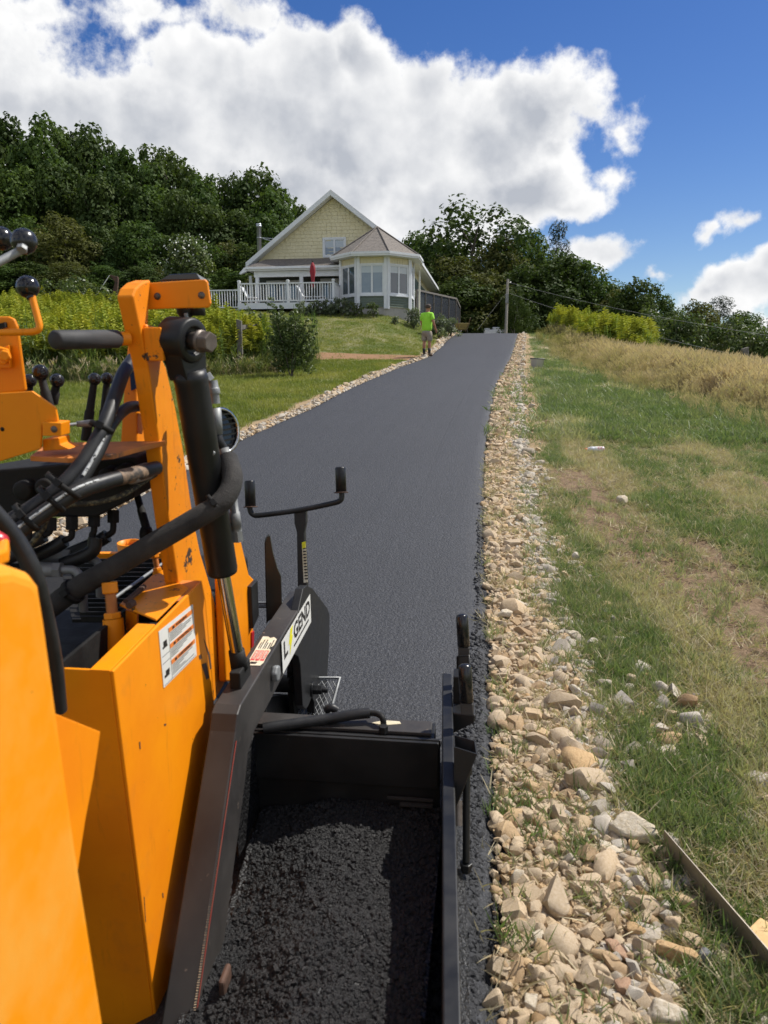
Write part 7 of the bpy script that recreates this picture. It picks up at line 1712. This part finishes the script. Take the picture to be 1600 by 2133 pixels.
obj('wheel', MB().lathe(V(p.x-.04,46.7,pz+.2), V(1,0,0), [(0,0),(0,0.2),(0.08,0.2),(0.08,0)], 14), m_rubber, WB)
# ------------------------------------------------------------------ the man on the drive, seen from behind, turned to the right
PG = ground(889,744); px0, py0 = PG.x, PG.y; PZ = float(zr(py0))+0.03
FACE = rad(38)          # turned right of straight uphill
pf_ = V(sin(FACE), cos(FACE), 0); pr2 = V(cos(FACE), -sin(FACE), 0)
def B(r, f, h): return V(px0, py0, PZ) + pr2*r + pf_*f + V(0,0,h)
MAN = thing('person', (px0, py0, PZ), 'man in lime T-shirt and khaki shorts standing at the left edge of the drive, seen from behind', 'person')
MAN['label'] = 'person in lime T-shirt and khaki shorts standing at the edge of the drive'
def skin(name, joints, edges, mat, parent, sub=2, root=0):
    me = bpy.data.meshes.new(name); base = worldloc(parent)
    me.from_pydata([tuple(Vector(j[0])-base) for j in joints], edges, [])
    o = bpy.data.objects.new(name, me); COL.objects.link(o); o.parent = parent
    md = o.modifiers.new('skin', 'SKIN'); md.use_smooth_shade = True
    for i, j in enumerate(joints):
        r = j[1]; me.skin_vertices[0].data[i].radius = r if isinstance(r, tuple) else (r, r); me.skin_vertices[0].data[i].use_root = (i == root)
    s = o.modifiers.new('sub', 'SUBSURF'); s.levels = sub; s.render_levels = sub; me.materials.append(mat); return o
J = [(B(0,0,0.95),0.11),(B(0,0.0,1.12),0.10),(B(0,0.0,1.30),0.12),(B(0,0.01,1.42),0.10),(B(0.0,0.03,1.53),0.056),(B(0.01,0.055,1.60),0.070),(B(0.012,0.065,1.68),0.092),(B(0.012,0.06,1.755),0.078),
 (B(0.10,0,0.88),0.085),(B(0.105,0.02,0.50),0.058),(B(0.11,0.0,0.34),0.062),(B(0.11,-0.01,0.09),0.040),(B(0.12,0.14,0.04),0.036),
 (B(-0.10,0,0.88),0.085),(B(-0.09,-0.02,0.50),0.058),(B(-0.085,-0.05,0.34),0.062),(B(-0.08,-0.05,0.09),0.040),(B(-0.08,0.10,0.04),0.036),
 (B(0.19,0.0,1.42),0.068),(B(0.27,0.0,1.16),0.047),(B(0.29,0.10,0.95),0.034),(B(0.29,0.14,0.89),0.036),
 (B(-0.19,0.0,1.42),0.068),(B(-0.27,0.03,1.16),0.047),(B(-0.24,0.16,0.96),0.034),(B(-0.23,0.20,0.90),0.036)]
E_ = [(0,1),(1,2),(2,3),(3,4),(4,5),(5,6),(6,7),(0,8),(8,9),(9,10),(10,11),(11,12),(0,13),(13,14),(14,15),(15,16),(16,17),(3,18),(18,19),(19,20),(20,21),(3,22),(22,23),(23,24),(24,25)]
n0 = len(J)
for side, w in ((1,21),(-1,25)):      # five fingers to a hand
    c = J[w][0]; dirn = (J[w][0]-J[w-1][0]).normalized()
    for k, l in enumerate((0.07,0.082,0.086,0.078,0.06)):
        off = pf_*(0.026-0.016*k) if k else pf_*0.035
        d1 = dirn if k else (dirn+pf_*0.9).normalized(); J += [(c+off+d1*0.035,0.010),(c+off+d1*(0.035+l*.5)-pr2*side*0.008,0.009),(c+off+d1*(0.03+l)-pr2*side*0.03,0.007)]
        b = len(J)-3; E_ += [(w,b),(b,b+1),(b+1,b+2)]
skin('body', J, E_, m_skin, MAN)
# face: nose and ears (turned away), hair cap
mb = MB().ball(B(0.012,0.155,1.665), 0.018, 8); 
for s in (-1,1): mb.ball(B(0.012+s*0.083,0.06,1.67), 0.026, 8)
obj('ears_and_nose', mb, m_skin, MAN)
hc = B(0.012,0.050,1.715); mb = MB(); n = 16; prof = [(-0.045,0.094),(-0.02,0.100),(0.02,0.098),(0.055,0.078),(0.078,0.045),(0.085,0.0)]; mb.lathe(hc, V(0,0,1)-pf_*0.25, prof, n); obj('hair', mb, m_hair, MAN)
# shirt, shorts, socks, boots
S_ = [(B(0,0.0,0.80),(0.215,0.165)),(B(0,-0.005,1.05),(0.21,0.16)),(B(0,0.0,1.28),(0.205,0.155)),(B(0,0.0,1.43),(0.17,0.12)),(B(0,0.02,1.505),0.072),(B(0.185,0,1.425),0.092),(B(0.25,0.0,1.22),0.082),(B(-0.185,0,1.425),0.092),(B(-0.25,0.015,1.22),0.082)]
skin('shirt', S_, [(0,1),(1,2),(2,3),(3,4),(3,5),(5,6),(3,7),(7,8)], m_neon, MAN)
H_ = [(B(0,0,0.93),(0.185,0.14)),(B(0,0,0.86),(0.18,0.14)),(B(0.105,0.005,0.72),0.115),(B(0.112,0.015,0.50),0.098),(B(-0.105,-0.01,0.72),0.115),(B(-0.10,-0.02,0.50),0.098)]
skin('shorts', H_, [(0,1),(1,2),(2,3),(1,4),(4,5)], m_khaki, MAN)
for s, f, nm in ((0.11,0.0,0),(-0.08,-0.05,1)):
    mb = MB().lathe(B(s,f-0.005,0.10), V(0,0,1), [(0,0.05),(0.10,0.053),(0.17,0.060),(0.172,0.05)], 12); obj('sock', mb, m_sock, MAN)
    skin('boot', [(B(s,f-0.07,0.045),0.046),(B(s,f,0.055),0.056),(B(s+0.01,f+0.10,0.045),0.050),(B(s+0.012,f+0.18,0.035),0.040),(B(s,f-0.01,0.13),0.056)], [(0,1),(1,2),(2,3),(1,4)], m_boot, MAN, 1, 1)
